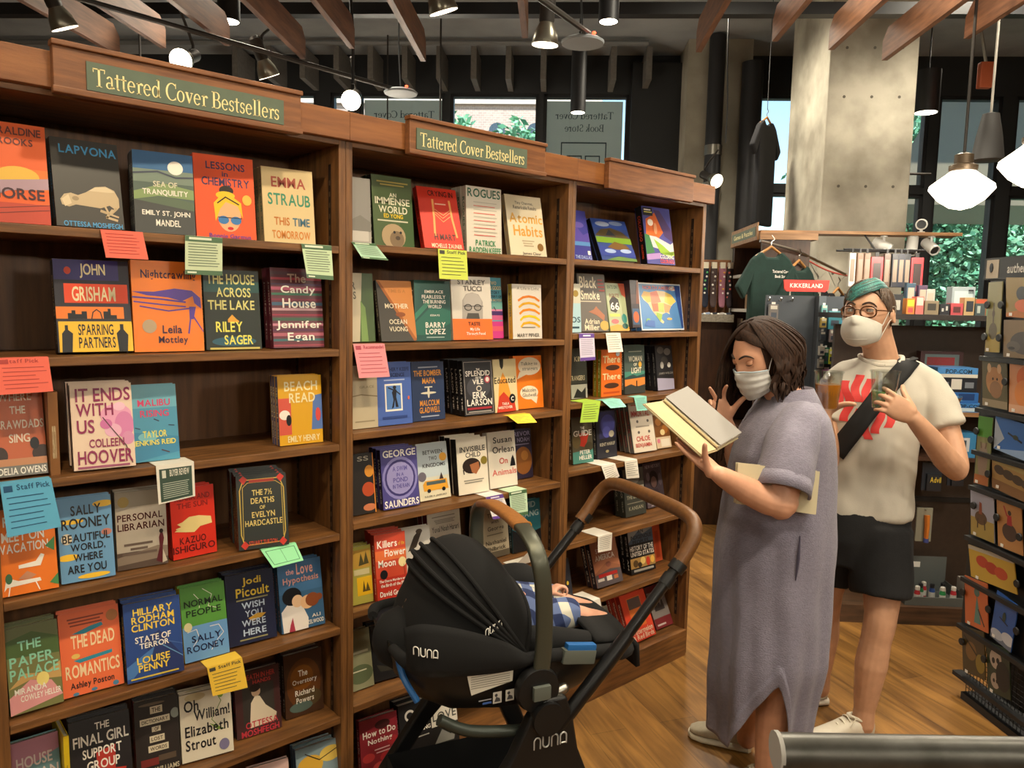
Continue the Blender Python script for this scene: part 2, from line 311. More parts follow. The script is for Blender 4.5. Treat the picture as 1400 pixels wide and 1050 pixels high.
# ------------------------------------------------------------------ the bookcases
UX = [(0.222, 1.1425), (1.1425, 2.087), (2.087, 2.945)]
INX = [(0.264, 1.120), (1.165, 2.066), (2.108, 2.921)]
SHZ = [[1.782, 1.483, 1.2, .926, .63, .342, .06], [1.795, 1.495, 1.227, .949, .666, .359, .075], [1.798, 1.516, 1.247, .982, .69, .425, .125]]
UN = ['left', 'middle', 'right']; DEP = 0.33
PEG = mat('shelf_standard_metal', '6a5640', 0.4, 0.6); STEELB = mat('shelf_standard_strip', '2e2018', 0.5, 0.3)
for k in range(3):
    (X0, X1), (x0, x1) = UX[k], INX[k]
    t = thing('bookcase', ['left dark wood bookcase, its fascia holding the larger green sign', 'middle dark wood bookcase behind the stroller', 'right dark wood bookcase at the end of the run, with the bare top board'][k], 'bookcase', (X0, 0, 0), 0, 'bestseller bookcases')
    M0 = Matrix.Translation((-X0, 0, 0))
    for (a, b_) in ((X0, x0), (x1, X1)):
        MB(M0).box(a + .0006, b_ - .0003, 0, DEP, 0, 2.09, WOOD_Z).build('side_panel', t, bevel=.0015)
    MB(M0).box(x0, x1, DEP - .012, DEP - .001, .0, 2.09, WOOD_BACK).build('back_panel', t)
    for z in SHZ[k]:
        MB(M0).box(x0 + .0005, x1 - .0005, .0 if z > .2 else -.012, DEP - .013, z - .021, z, WOOD_X).build('shelf', t, bevel=.0015)
    MB(M0).box(x0 if k < 2 else x0, x1, -.012, .01, 0, SHZ[k][6] - .0212, WOOD_X).build('plinth', t)
    MB(M0).box(x0, x1, 0, DEP - .013, 2.069, 2.09, WOOD_X).build('top_panel', t)
    MB(M0).box(X0 + .0005 + (-.3 if k == 0 else 0), X1 + (.025 if k == 2 else 0), -.024, -.0004, 2.082, 2.160, WOOD_RED).build('fascia', t, bevel=.0015)
    MB(M0).box(X0 + .0005, X1 - .0005, -.0003, DEP - .001, 2.091, 2.115, WOOD_RED).build('roof_board', t)
    for sx, dx in ((x0, .0014), (x1, -.0014)):
        for yy in (.05, .27):
            pm = MB(M0); pm.box(min(sx, sx + dx * .6), max(sx, sx + dx * .6), yy - .004, yy + .010, .18, 2.02, STEELB)
            for i in range(56): pm.box(min(sx, sx + dx), max(sx, sx + dx), yy, yy + .006, .2 + i * .032, .214 + i * .032, PEG)
            pm.build('shelf_standard', t)
GREENP = mat('sign_green', '5c6a58', 0.55, var=.1); CREAM = mat('sign_lettering_cream', 'f4e4a4', 0.5)
for (x0, x1, px0, px1, lab) in ((.398, .98, .463, .929, 'larger wooden header sign with green plate and cream lettering, upper left'), (1.329, 1.894, 1.352, 1.804, 'second wooden header sign with green plate, over the middle bookcase'), (2.23, 2.771, 0, 0, 'bare wooden header board without a plate, over the right bookcase')):
    t = thing('header_sign', lab, 'sign', (x0, -.024, 2.068), 0, 'header boards'); W_ = x1 - x0
    MB().box(0, W_, -.026, -.0006, 0, .1, WOOD_SIGN).build('board', t, bevel=.002)
    MB().box(-.003, W_ + .003, -.034, -.0006, .1, .112, WOOD_SIGN).build('top_ledge', t, bevel=.002)
    if px1:
        MB().box(-.003, W_ + .003, -.032, -.026, 0, .014, WOOD_SIGN).build('bottom_ledge', t, bevel=.002)
        MB().box(px0 - x0, px1 - x0, -.030, -.0262, .016, .078, GREENP).build('plate', t)
        mb = MB(); roman(mb, 'Tattered Cover Bestsellers', px0 - x0 + .012, px1 - x0 - .012, .026, .042, -.0308, CREAM); mb.build('lettering', t)
BOOKS = [
 (11,0.27,0.059,-1,0.133,8.1,0.229,0.03,0,'c8482c','ee6a34','large orange sunset jacket at the far left',[('R',0,.34,1,.55,'f08038'),('E',.55,.47,.32,.1,'f0c050'),('P',[(0,.2),(.4,.32),(1,.36),(1,.47),(.3,.42),(0,.4)],'b89aa8'),('R',0,0,1,.2,'c8503c'),('S',[(0,.12),(1,.2)],.012,'6a3030'),('S',[(0,.07),(1,.15)],.012,'6a3030'),('T','GERALDINE',.1,.88,.93,.96,'6a3a34'),('T','BROOKS',.2,.78,.8,.85,'6a3a34'),('T','HORSE',.12,.24,.93,.35,'4a3038')]),
 (11,0.414,0.053,0.8,0.147,12,0.214,0.028,1,'24221f','45433f','charcoal hardcover with a pale sleeping lamb',[('T','LAPVONA',.12,.83,.97,.93,'55a4d8'),('P',[(.08,.3),(.14,.36),(.24,.38),(.34,.36),(.46,.4),(.6,.47),(.76,.49),(.89,.45),(.95,.36),(.95,.26),(.9,.22),(.8,.27),(.66,.23),(.48,.24),(.3,.25),(.2,.22),(.1,.24)],'c4ae8a'),('P',[(.5,.42),(.62,.47),(.78,.48),(.9,.43),(.8,.42),(.64,.42)],'d8c6a2'),('E',.3,.32,.05,.025,'a08c6c'),('S',[(.9,.24),(.8,.17),(.66,.2)],.045,'b8a27e'),('S',[(.84,.22),(.74,.13),(.9,.1)],.04,'c4ae8a'),('P',[(.1,.3),(.2,.36),(.24,.26),(.14,.22)],'dcc8a4'),('S',[(.7,.3),(.78,.17),(.92,.14)],.03,'c4ae8a'),('T','OTTESSA MOSHFEGH',.1,.0,.97,.06,'55a4d8')]),
 (11,0.583,0.046,-7.1,0.141,5.8,0.204,0.026,2,'3a3a40','5a6a60','hardcover with a moon over striped hills',[('R',0,.78,1,1,'3a6896'),('R',0,.62,1,.78,'7a8a7c'),('P',[(0,.5),(.5,.62),(1,.56),(1,.44),(.4,.46),(0,.4)],'8aa06a'),('R',0,0,1,.4,'4c4e4c'),('P',[(0,.4),(1,.3),(1,.4),(.5,.46)],'5f6f5a'),('E',.7,.82,.13,.085,'f2ece0'),('S',[(0,.72),(.4,.76),(.7,.7),(1,.72)],.03,'4a5060'),('T','SEA OF',.32,.57,.72,.64,'d8d2b8'),('T','TRANQUILITY',.14,.46,.9,.54,'f2ece0'),('T','EMILY ST. JOHN',.12,.2,.92,.28,'f2ece0'),('T','MANDEL',.34,.09,.75,.17,'f2ece0')]),
 (11,0.737,0.059,-5.7,0.156,7,0.22,0.028,0,'c84420','ee5a2a','orange hardcover with a face in blue sunglasses',[('T','LESSONS',.2,.83,.85,.92,'3c3058'),('T','in',.46,.75,.56,.81,'3c3058'),('T','CHEMISTRY',.12,.63,.92,.73,'3c3058'),('E',.55,.28,.2,.2,'f0b080'),('P',[(.32,.2),(.3,.42),(.45,.54),(.6,.52),(.76,.44),(.78,.25),(.7,.4),(.5,.44),(.4,.35)],'f0c020'),('E',.52,.58,.12,.06,'2a2018'),('E',.5,.52,.16,.05,'f0c020'),('S',[(.36,.42),(.5,.5),(.72,.42)],.02,'16161a'),('E',.45,.22,.09,.05,'3c7ab4'),('E',.66,.22,.09,.05,'3c7ab4'),('S',[(.36,.25),(.76,.25)],.014,'16161a'),('E',.56,.12,.05,.02,'d02020'),('E',.86,.48,.08,.065,'f0b848'),('T','Bonnie Garmus',.2,.0,.9,.05,'5a3a90')]),
 (11,0.922,0.059,-4.7,0.149,6.7,0.21,0.026,2,'c8b890','d8bf8c','tan jacket with multicoloured capitals',[('T','EMMA',.18,.74,.85,.88,'b0503c'),('T','STRAUB',.1,.5,.93,.66,'3c8a6a'),('R',.1,.48,.4,.5,'d8bf8c'),('T','THIS',.2,.23,.5,.34,'c07028'),('T','TIME',.56,.23,.9,.34,'3c6a80'),('T','TOMORROW',.15,.05,.9,.16,'d08030')]),
 (12,0.409,0.069,-2.6,0.165,8.7,0.226,0.036,0,'16161a','2c2a34','black hardcover with four torn colour bands',[('R',0,.78,.86,1,'3a3274'),('E',.18,.88,.045,.04,'d04020'),('T','JOHN',.34,.8,.68,.96,'f0dfb0'),('R',.12,.53,.97,.74,'ea4a20'),('T','GRISHAM',.22,.55,.8,.71,'f0dfb0'),('R',0,.36,.9,.49,'f0802a'),('P',[(.15,.36),(.15,.42),(.2,.42),(.2,.45),(.25,.45),(.25,.41),(.33,.41),(.33,.44),(.4,.44),(.4,.36)],'16161a'),('P',[(.62,.36),(.62,.44),(.68,.44),(.68,.47),(.72,.47),(.72,.4),(.8,.4),(.8,.36)],'16161a'),('S',[(.46,.36),(.48,.43),(.53,.46),(.58,.43),(.6,.36)],.015,'16161a'),('R',.02,0,1,.33,'f6c02c'),('T','SPARRING',.27,.18,.74,.3,'16161a'),('T','PARTNERS',.27,.04,.76,.16,'16161a'),('P',[(.05,0),(.06,.2),(.1,.24),(.1,.29),(.14,.29),(.14,.24),(.2,.2),(.18,0)],'16161a'),('P',[(.8,0),(.78,.2),(.83,.24),(.83,.3),(.88,.3),(.88,.24),(.94,.18),(.92,0)],'16161a')]),
 (12,0.577,0.063,-4.3,0.17,4.7,0.233,0.026,0,'d06a18','f2811e','orange hardcover with a windswept purple figure',[('T','Nightcrawling',.13,.78,.92,.9,'38203c'),('P',[(.0,.66),(.3,.66),(.6,.7),(.85,.68),(.97,.6),(.98,.48),(.88,.54),(.86,.62),(.7,.56),(.5,.6),(.2,.62)],'5a3a9c'),('S',[(0,.6),(.4,.58),(.75,.55)],.025,'5a3a9c'),('S',[(.02,.55),(.4,.52),(.75,.5)],.02,'5a3a9c'),('S',[(.1,.5),(.5,.45),(.8,.48)],.02,'5a3a9c'),('P',[(.8,.5),(.9,.5),(.86,.36),(.8,.36)],'5a3a9c'),('S',[(.82,.4),(.78,.2)],.022,'5a3a9c'),('S',[(.85,.4),(1,.22)],.022,'5a3a9c'),('E',.22,.28,.1,.075,'b8a080'),('T','Leila',.4,.2,.68,.29,'38203c'),('T','Mottley',.34,.07,.76,.17,'38203c')]),
 (12,0.758,0.065,-3,0.151,6.1,0.217,0.028,0,'182018','20281f','black hardcover with handwritten green-yellow title',[('R',0,.72,1,.86,'1f4c48'),('T','THE HOUSE',.06,.82,.92,.95,'d8d080'),('T','ACROSS',.22,.66,.84,.78,'d8d080'),('T','THE LAKE',.06,.5,.9,.62,'d8d080'),('P',[(.4,.38),(.48,.44),(.56,.38),(.6,.36),(.6,.34),(.4,.34)],'e0a030'),('E',.5,.1,.4,.06,'24586a'),('T','RILEY',.18,.22,.66,.35,'e8e060'),('T','SAGER',.32,.06,.84,.18,'e8e060'),('R',.06,.0,.96,.025,'c8b860')]),
 (12,0.948,0.066,-2.4,0.155,5.9,0.23,0.03,1,'7a3040','6a3440','hardcover with thin multicolour stripes',[('R',0,.02,1,.04,'a04050'),('R',0,.084,1,.114,'3a6a70'),('R',0,.148,1,.18799999999999997,'b06070'),('R',0,.212,1,.23199999999999998,'5a2a50'),('R',0,.276,1,.30600000000000005,'c88090'),('R',0,.34,1,.38000000000000006,'3c5a48'),('R',0,.404,1,.42400000000000004,'a03048'),('R',0,.468,1,.49800000000000005,'d0a0a8'),('R',0,.532,1,.5720000000000001,'40607a'),('R',0,.5960000000000001,1,.6160000000000001,'8a2a44'),('R',0,.66,1,.6900000000000001,'3a7058'),('R',0,.724,1,.764,'b0506a'),('R',0,.788,1,.808,'5a3a5a'),('R',0,.8520000000000001,1,.8820000000000001,'c04a5a'),('R',0,.916,1,.9560000000000001,'60404a'),('T','The',.32,.82,.68,.93,'d0b8a8'),('T','Candy',.18,.66,.86,.78,'f2ece0'),('T','House',.2,.5,.86,.62,'f2ece0'),('T','Jennifer',.06,.22,.96,.34,'f2ece0'),('T','Egan',.27,.06,.8,.19,'f2ece0')]),
 (13,0.268,0.045,-2,0.104,13.5,0.204,0.026,0,'9a5a38','c8653c','brown-orange sunset paperback left of the white one',[('R',0,0,1,.12,'7c7a74'),('E',.92,.24,.2,.1,'3c2a24'),('E',.12,.24,.14,.1,'3c2a24'),('R',0,.12,1,.2,'c88a60'),('T','WHERE',.14,.86,.78,.95,'e8d8c0'),('T','THE',.35,.71,.65,.8,'e8d8c0'),('T','CRAWDADS',.06,.54,.98,.64,'e8d8c0'),('T','SING',.3,.38,.7,.48,'e8d8c0'),('E',.78,.36,.09,.07,'16161a'),('T','DELIA OWENS',.06,.02,.97,.1,'f2ece0')]),
 (13,0.375,0.03,-0.6,0.02,8,0.199,0.16,0,'8a5c34','8a5c34','narrow brown spine turned outward beside sunset paperback',[('T','SENSATION',.3,.2,.7,.6,'d8c8a0')]),
 (13,0.424,0.03,-6.5,0.135,11.1,0.209,0.024,3,'8a7a70','e8cdb4','pale paperback with pink blossom and plum capitals',[('E',.72,.62,.26,.13,'e8a0c0'),('E',.85,.5,.16,.16,'d880b0'),('E',.66,.44,.14,.08,'e8b0c8'),('E',.9,.34,.1,.08,'d890b4'),('E',.55,.52,.1,.06,'d070a8'),('E',.78,.72,.1,.05,'f0c0d4'),('S',[(.95,.04),(.86,.25),(.62,.48),(.5,.6)],.018,'5a3838'),('T','IT ENDS',.08,.79,.97,.95,'8e1c50'),('T','WITH',.08,.62,.68,.77,'8e1c50'),('T','US',.08,.42,.36,.58,'8e1c50'),('T','COLLEEN',.26,.25,.83,.35,'8e1c50'),('T','HOOVER',.07,.06,.96,.22,'8e1c50'),('R',.06,.015,.9,.04,'a05070')]),
 (13,0.56,0.052,-2.1,0.116,8.1,0.197,0.022,1,'2c6c94','4a96b4','sky-blue paperback with pink title by blossom paperback',[('R',0,.7,1,1,'6aaec0'),('P',[(0,0),(1,.1),(1,.3),(0,.4)],'3c86ac'),('E',.35,.32,.2,.06,'78bcc8'),('T','MALIBU',.18,.72,.86,.81,'d03c68'),('T','RISING',.22,.58,.82,.67,'d03c68'),('S',[(.5,.55),(.6,.52)],.025,'2a3a50'),('S',[(.1,.45),(.2,.43)],.02,'2a3a50'),('S',[(.8,.46),(.92,.45)],.02,'2a3a50'),('S',[(.62,.14),(.78,.1)],.025,'4a3a40'),('T','TAYLOR',.25,.31,.75,.4,'e8e060'),('T','JENKINS REID',.04,.19,.93,.28,'e8e060')]),
 (13,0.96,0.059,-1.9,0.135,4.3,0.202,0.02,2,'5a5a80','e0a81c','yellow paperback with a reader on a red towel',[('P',[(0,.15),(.28,.15),(.28,.68),(0,.68)],'d85a48'),('P',[(.74,.2),(1,.2),(1,.72),(.8,.7)],'5a7ab8'),('E',.13,.44,.12,.07,'f2ece0'),('E',.22,.36,.06,.08,'16161a'),('E',.9,.42,.06,.1,'d84a40'),('T','BEACH',.14,.78,.9,.92,'f4e6b0'),('T','READ',.24,.61,.84,.75,'f4e6b0'),('T','EMILY HENRY',.18,.04,.92,.13,'f4e6b0')]),
 (14,0.265,0.026,-2.1,0.115,9.7,0.199,0.022,0,'c85a10','ee7a1c','orange paperback with a lounging sunbather',[('T','PEOPLE',.1,.8,.8,.92,'f2ece0'),('T','MEET ON',.06,.62,.8,.74,'f2ece0'),('T','VACATION',.02,.49,.86,.6,'f2ece0'),('P',[(.05,.06),(.1,.22),(.3,.16),(.68,.16),(.7,.12),(.1,.1)],'f2ece0'),('S',[(.15,.1),(.12,.0)],.02,'f2ece0'),('S',[(.6,.12),(.66,.02)],.02,'f2ece0'),('P',[(.32,.3),(.7,.3),(.78,.42),(.72,.44),(.62,.36),(.32,.34)],'f2ece0'),('P',[(.3,.18),(.46,.26),(.62,.2),(.5,.16)],'c88a68'),('P',[(.8,.52),(.98,.62),(.96,.45)],'4a8a50'),('P',[(.84,.08),(1,.18),(1,.04)],'4a8a50'),('E',.14,.2,.06,.06,'3c6a48')]),
 (14,0.388,0.034,-4,0.118,10,0.203,0.022,1,'8ab0c8','6a9cc4','light blue hardcover with big black lettering',[('E',.25,.72,.22,.03,'f2c230'),('E',.85,.9,.2,.04,'f2c230'),('E',.15,.3,.2,.04,'f2c230'),('E',.6,.05,.3,.03,'f2c230'),('E',.88,.55,.1,.04,'c07a68'),('T','SALLY',.24,.79,.8,.91,'16161a'),('T','ROONEY',.06,.63,.96,.76,'16161a'),('E',.14,.52,.1,.065,'d8c8a8'),('T','BEAUTIFUL',.06,.47,.94,.57,'16161a'),('T','WORLD,',.2,.35,.84,.45,'16161a'),('T','WHERE',.24,.24,.78,.33,'16161a'),('T','ARE YOU',.12,.1,.84,.2,'16161a')]),
 (14,0.518,0.054,-5.8,0.12,4.9,0.2,0.026,1,'8a8278','b8ad9c','grey-cream hardcover with a standing woman in gown',[('R',0,0,1,.22,'5a4a40'),('P',[(0,.16),(.8,.26),(1,.24),(1,.1),(0,.06)],'8a7a6a'),('R',0,.8,1,1,'9a9080'),('E',.16,.87,.11,.07,'a08850'),('T','PERSONAL',.03,.62,.92,.71,'4a1c1c'),('T','LIBRARIAN',.03,.5,.95,.59,'4a1c1c'),('R',.14,.3,.7,.33,'6a5a50'),('R',.26,.24,.6,.27,'6a5a50'),('R',.1,.18,.78,.21,'6a5a50'),('P',[(.76,.06),(.84,.24),(.83,.36),(.86,.42),(.91,.42),(.93,.34),(.9,.24),(.88,.02)],'5a1c24'),('P',[(.88,.02),(.9,.2),(.98,.04)],'c8bca8'),('E',.88,.44,.04,.03,'2c2018')]),
 (14,0.653,0.049,3.1,0.118,5.4,0.188,0.026,1,'a02018','d8301c','bright red hardcover with a pale open hand',[('T','KLARA AND',.1,.82,.9,.9,'8a1810'),('T','THE SUN',.14,.71,.84,.79,'8a1810'),('P',[(.06,.4),(.22,.45),(.12,.5),(.24,.52),(.4,.58),(.62,.58),(.9,.54),(.92,.44),(.64,.42),(.5,.35),(.3,.37)],'f0d890'),('S',[(.1,.43),(.4,.47)],.03,'f0d890'),('T','KAZUO',.16,.2,.76,.3,'5a1010'),('T','ISHIGURO',.0,.08,.96,.18,'5a1010')]),
 (14,0.816,0.014,-11.6,0.137,9.6,0.205,0.026,4,'6a2418','2c302c','dark gold-framed paperback fronting a row of red spines',[('S',[(.12,.06),(.06,.2),(.06,.8),(.14,.94),(.86,.94),(.94,.8),(.94,.2),(.88,.06),(.12,.06)],.018,'d8b850'),('S',[(.1,.14),(.12,.84),(.22,.9),(.78,.9),(.9,.84),(.9,.14)],.01,'d8b850'),('P',[(.06,.95),(.14,1),(.22,.95),(.14,.88)],'d03a2c'),('P',[(.8,.95),(.88,1),(.96,.95),(.88,.88)],'d03a2c'),('P',[(.04,.06),(.12,.0),(.2,.06),(.12,.12)],'d03a2c'),('P',[(.8,.06),(.88,.0),(.96,.06),(.88,.12)],'d03a2c'),('R',.25,.9,.75,.94,'a03020'),('T','THE 7½',.3,.72,.7,.8,'e0c878'),('T','DEATHS',.27,.61,.74,.69,'e0c878'),('T','OF',.44,.53,.55,.58,'e0c878'),('T','EVELYN',.28,.42,.74,.5,'e0c878'),('T','HARDCASTLE',.14,.31,.88,.39,'e0c878'),('T','STUART TURTON',.2,.05,.76,.11,'d04a34')]),
 (15,0.272,0.032,0.9,0.11,11.8,0.202,0.03,1,'5a6a40','7a7a48','paperback with green hills and pink water',[('R',0,.72,1,1,'6a7048'),('P',[(0,.85),(.5,.92),(1,.8),(1,.6),(0,.66)],'4c6434'),('P',[(0,.0),(1,.1),(.8,.3),(.4,.36),(0,.2)],'e09a9a'),('P',[(0,.3),(.3,.45),(.7,.4),(1,.5),(1,.3),(.4,.36)],'c8a060'),('T','THE',.22,.72,.66,.83,'90d0b0'),('T','PAPER',.05,.54,.88,.66,'90d0b0'),('T','PALACE',.04,.39,.96,.52,'90d0b0'),('E',.64,.34,.12,.08,'f0dc80'),('T','MIRANDA',.1,.22,.7,.29,'f2ece0'),('T','COWLEY HELLER',.2,.13,.97,.2,'f2ece0')]),
 (15,0.384,0.045,-2.6,0.136,12.8,0.203,0.024,1,'c85028','ee7040','orange paperback with two figures lying on words',[('P',[(.2,.74),(.5,.8),(.7,.82),(.72,.78),(.4,.72)],'2c8aa0'),('P',[(.2,.42),(.5,.44),(.84,.46),(.84,.42),(.3,.38)],'2c8aa0'),('E',.24,.47,.07,.03,'e8c060'),('T','THE DEAD',.18,.56,.9,.72,'f4d8a8'),('T','ROMANTICS',.06,.21,.95,.37,'f4d8a8'),('T','Ashley Poston',.12,.06,.84,.16,'16161a'),('E',.2,.02,.05,.02,'4a80a0'),('E',.5,.03,.05,.02,'4a80a0'),('E',.86,.04,.05,.03,'4a80a0'),('E',.88,.88,.1,.07,'b0703c'),('R',.14,.9119999999999999,.74,.9299999999999999,'8a3820'),('R',.16,.872,.6799999999999999,.8899999999999999,'8a3820'),('R',.18000000000000002,.832,.71,.85,'8a3820')]),
 (15,0.524,0.023,-5.1,0.137,10.6,0.201,0.034,1,'20243c','2a4a8c','blue thriller hardcover with yellow and white capitals',[('P',[(.3,.5),(.6,.6),(1,.2),(1,.0),(.6,0)],'28386c'),('P',[(0,.2),(.5,.4),(.45,.3),(.1,.05),(0,.05)],'4a7ab8'),('S',[(.55,.45),(1,.2)],.02,'6a9ac8'),('S',[(.5,.5),(1,.36)],.02,'4a6aa8'),('T','HILLARY',.16,.83,.86,.92,'f0d048'),('T','RODHAM',.13,.73,.88,.82,'f0d048'),('T','CLINTON',.12,.63,.88,.72,'f0d048'),('T','STATE OF',.17,.48,.8,.56,'f2ece0'),('T','TERROR',.24,.4,.76,.47,'f2ece0'),('T','LOUISE',.18,.21,.76,.3,'f0d048'),('T','PENNY',.2,.11,.74,.2,'f0d048'),('R',.06,.03,.9,.05,'d0b848')]),
 (15,0.676,0.049,-2.3,0.12,11.2,0.201,0.02,1,'e0bc20','5a9a40','green over blue paperback with white line faces',[('R',0,0,1,.47,'6a9cd0'),('S',[(.5,.95),(.7,.85),(.6,.7),(.8,.65)],.012,'f2ece0'),('S',[(.3,.9),(.42,.8),(.4,.7)],.012,'f2ece0'),('S',[(.1,.4),(.3,.42),(.35,.3),(.2,.2)],.012,'f2ece0'),('S',[(.6,.42),(.8,.42),(.9,.3),(.75,.22),(.6,.1)],.012,'f2ece0'),('T','NORMAL',.07,.73,.93,.82,'1c3018'),('T','PEOPLE',.1,.6,.88,.69,'1c3018'),('E',.12,.47,.09,.06,'d8d0a0'),('T','SALLY',.18,.25,.84,.34,'1c2850'),('T','ROONEY',.06,.12,.9,.21,'1c2850')]),
 (15,0.804,0.065,-4.5,0.138,10.2,0.202,0.03,1,'16182c','1f2440','navy hardcover with a tiny gold bird',[('T','Jodi',.34,.8,.74,.93,'f0d048'),('T','Picoult',.2,.66,.9,.79,'f0d048'),('R',.2,.61,.86,.63,'9a9468'),('T','WISH',.3,.49,.78,.58,'bccce0'),('T','YOU',.36,.37,.72,.46,'bccce0'),('P',[(.42,.35),(.62,.4),(.8,.38),(.7,.33),(.5,.3)],'c89a38'),('T','WERE',.28,.24,.78,.33,'bccce0'),('T','HERE',.3,.11,.78,.2,'bccce0'),('R',.22,.05,.8,.07,'9a9468')]),
 (15,0.959,0.058,-3.3,0.137,10.4,0.206,0.022,1,'34506c','3c6488','blue paperback with a cartoon couple kissing',[('R',0,.55,1,1,'44709a'),('P',[(.04,.0),(.02,.3),(.2,.42),(.5,.35),(.62,.15),(.6,0)],'f0e8e0'),('E',.28,.5,.22,.13,'16161a'),('E',.4,.42,.13,.09,'f0c8a0'),('E',.62,.38,.16,.1,'f0c090'),('E',.74,.4,.16,.1,'8a4a28'),('E',.9,.42,.08,.05,'8a4a28'),('P',[(.2,.1),(.16,.0),(.3,.0),(.26,.2)],'b03c50'),('T','the',.18,.82,.36,.9,'f0b0a0'),('T','Love',.42,.8,.8,.96,'f0b0a0'),('T','Hypothesis',.1,.66,.92,.78,'f0b0a0'),('T','ALI',.7,.14,.9,.19,'f2ece0'),('T','HAZELWOOD',.48,.05,.97,.11,'f2ece0')]),
 (16,0.27,0.05,-2,0.104,12,0.195,0.026,0,'4a6a74','6a9094','teal and pink jacket cut off by photo bottom',[('P',[(0,.6),(1,.8),(1,1),(0,1)],'b07888'),('E',.5,.5,.4,.1,'3c5c64'),('T','HOUSE',.12,.66,.85,.8,'d8c8c0'),('T','LEAN',.3,.5,.96,.62,'d8c8c0')]),
 (16,0.378,0.04,0,0.012,8,0.2,0.13,0,'e0bc20','e0c024','narrow yellow spine turned outward on bottom row',[('T','ANN',.35,.4,.65,.62,'16161a')]),
 (16,0.395,0.054,-7.5,0.14,16.1,0.195,0.026,1,'1c1414','1f1a1c','black hardcover with white title and red chair',[('P',[(.42,.55),(.74,.6),(.72,.3),(.9,.28),(.8,.08),(.74,.24),(.5,.2),(.44,.05),(.42,.26)],'b83428'),('T','THE',.42,.84,.66,.93,'f2ece0'),('T','FINAL GIRL',.06,.66,.97,.8,'f2ece0'),('T','SUPPORT',.2,.5,.84,.62,'f2ece0'),('T','GROUP',.26,.34,.8,.46,'f2ece0')]),
 (16,0.551,0.069,-9.8,0.109,12.5,0.192,0.03,1,'a02420','2c2624','dark jacket with cream label strips and books',[('R',.36,.8,.64,.9,'d8ccb0'),('R',.12,.66,.8,.75,'d8ccb0'),('R',.38,.55,.58,.62,'d8ccb0'),('R',.32,.41,.66,.5,'d8ccb0'),('R',.28,.28,.74,.37,'d8ccb0'),('T','THE',.4,.82,.6,.88,'4a3828'),('T','DICTIONARY',.16,.68,.76,.73,'4a3828'),('T','OF',.44,.56,.54,.61,'4a3828'),('T','LOST',.36,.43,.62,.48,'4a3828'),('T','WORDS',.32,.3,.7,.35,'4a3828'),('R',.1,.1,.5,.2,'7a2c28'),('R',.5,.14,.9,.22,'5a4a3c'),('E',.92,.75,.1,.07,'8a9088'),('E',.4,.94,.3,.02,'6a5a48'),('T','WILLIAMS',.4,.0,.96,.07,'c8bca0')]),
 (16,0.663,0.054,-10.5,0.136,12,0.182,0.024,1,'c8c0b0','dcd2bc','white jacket with handwritten title and leaves',[('E',.3,.94,.2,.06,'c8b890'),('S',[(.7,.95),(.8,.8),(.6,.55),(.75,.4)],.014,'6a8a3c'),('E',.8,.9,.05,.05,'7a9a3c'),('P',[(.55,.5),(.7,.44),(.86,.36),(.7,.38)],'7a9a3c'),('T','Oh',.08,.73,.36,.9,'16161a'),('T','William!',.26,.58,.96,.74,'16161a'),('T','Elizabeth',.08,.36,.92,.52,'16161a'),('T','Strout',.08,.16,.66,.32,'16161a'),('E',.82,.14,.1,.085,'7a7494')]),
 (16,0.824,0.073,-5.8,0.132,7.8,0.191,0.024,0,'1c1818','4a3c38','dark red jacket with a seated portrait woman',[('R',0,0,1,1,'4a2c2c'),('R',.16,.16,.86,.76,'3c3834'),('E',.46,.66,.1,.08,'d8b898'),('P',[(.3,.2),(.34,.5),(.44,.6),(.54,.58),(.66,.42),(.9,.26),(.86,.14),(.3,.12)],'dccdb4'),('E',.44,.72,.12,.06,'2c201c'),('T','DEATH IN HER',.2,.86,.9,.94,'c04038'),('T','HANDS',.4,.78,.8,.84,'c04038'),('T','OTTESSA',.2,.12,.92,.22,'c83c48'),('T','MOSHFEGH',.1,.0,.94,.1,'c83c48')]),
 (16,0.981,0.085,-4,0.123,5.6,0.196,0.024,1,'30201a','4a3020','dark brown forest jacket at the shelf end',[('E',.5,.5,.45,.4,'6a4020'),('E',.45,.6,.3,.2,'84501c'),('E',.6,.25,.35,.14,'5a4a30'),('E',.4,.14,.3,.08,'5c7068'),('T','The',.36,.62,.6,.72,'f2ece0'),('T','Overstory',.2,.48,.84,.58,'f2ece0'),('T','Richard',.26,.32,.76,.41,'f2ece0'),('T','Powers',.28,.2,.74,.29,'f2ece0')]),
 (17,0.838,0.016,-10.6,0.119,13,0.195,0.02,0,'c8a0a0','dcb8b0','pink book whose corner peeks over bottom edge',[('E',.5,.6,.3,.2,'c88a90')]),
 (17,0.988,0.014,-6.4,0.146,10.6,0.196,0.024,1,'3c5a80','8aa0a8','pale jacket with yellow flowers low at right end',[('E',.3,.7,.28,.16,'e0b040'),('E',.75,.8,.24,.12,'e8c860'),('E',.5,.4,.4,.16,'d8d4c8'),('S',[(.2,.9),(.5,.75),(.9,.85)],.02,'3c3020')]),
 (21,1.17,0.056,0,0.093,3.1,0.2,0.024,0,'6a6864','8a8680','grey photo book half hidden by left post',[('R',0,.0,1,.3,'a8a298'),('P',[(0,.3),(.6,.44),(1,.34),(1,.2),(0,.14)],'7a766e'),('R',.3,.05,.9,.2,'c0bab0')]),
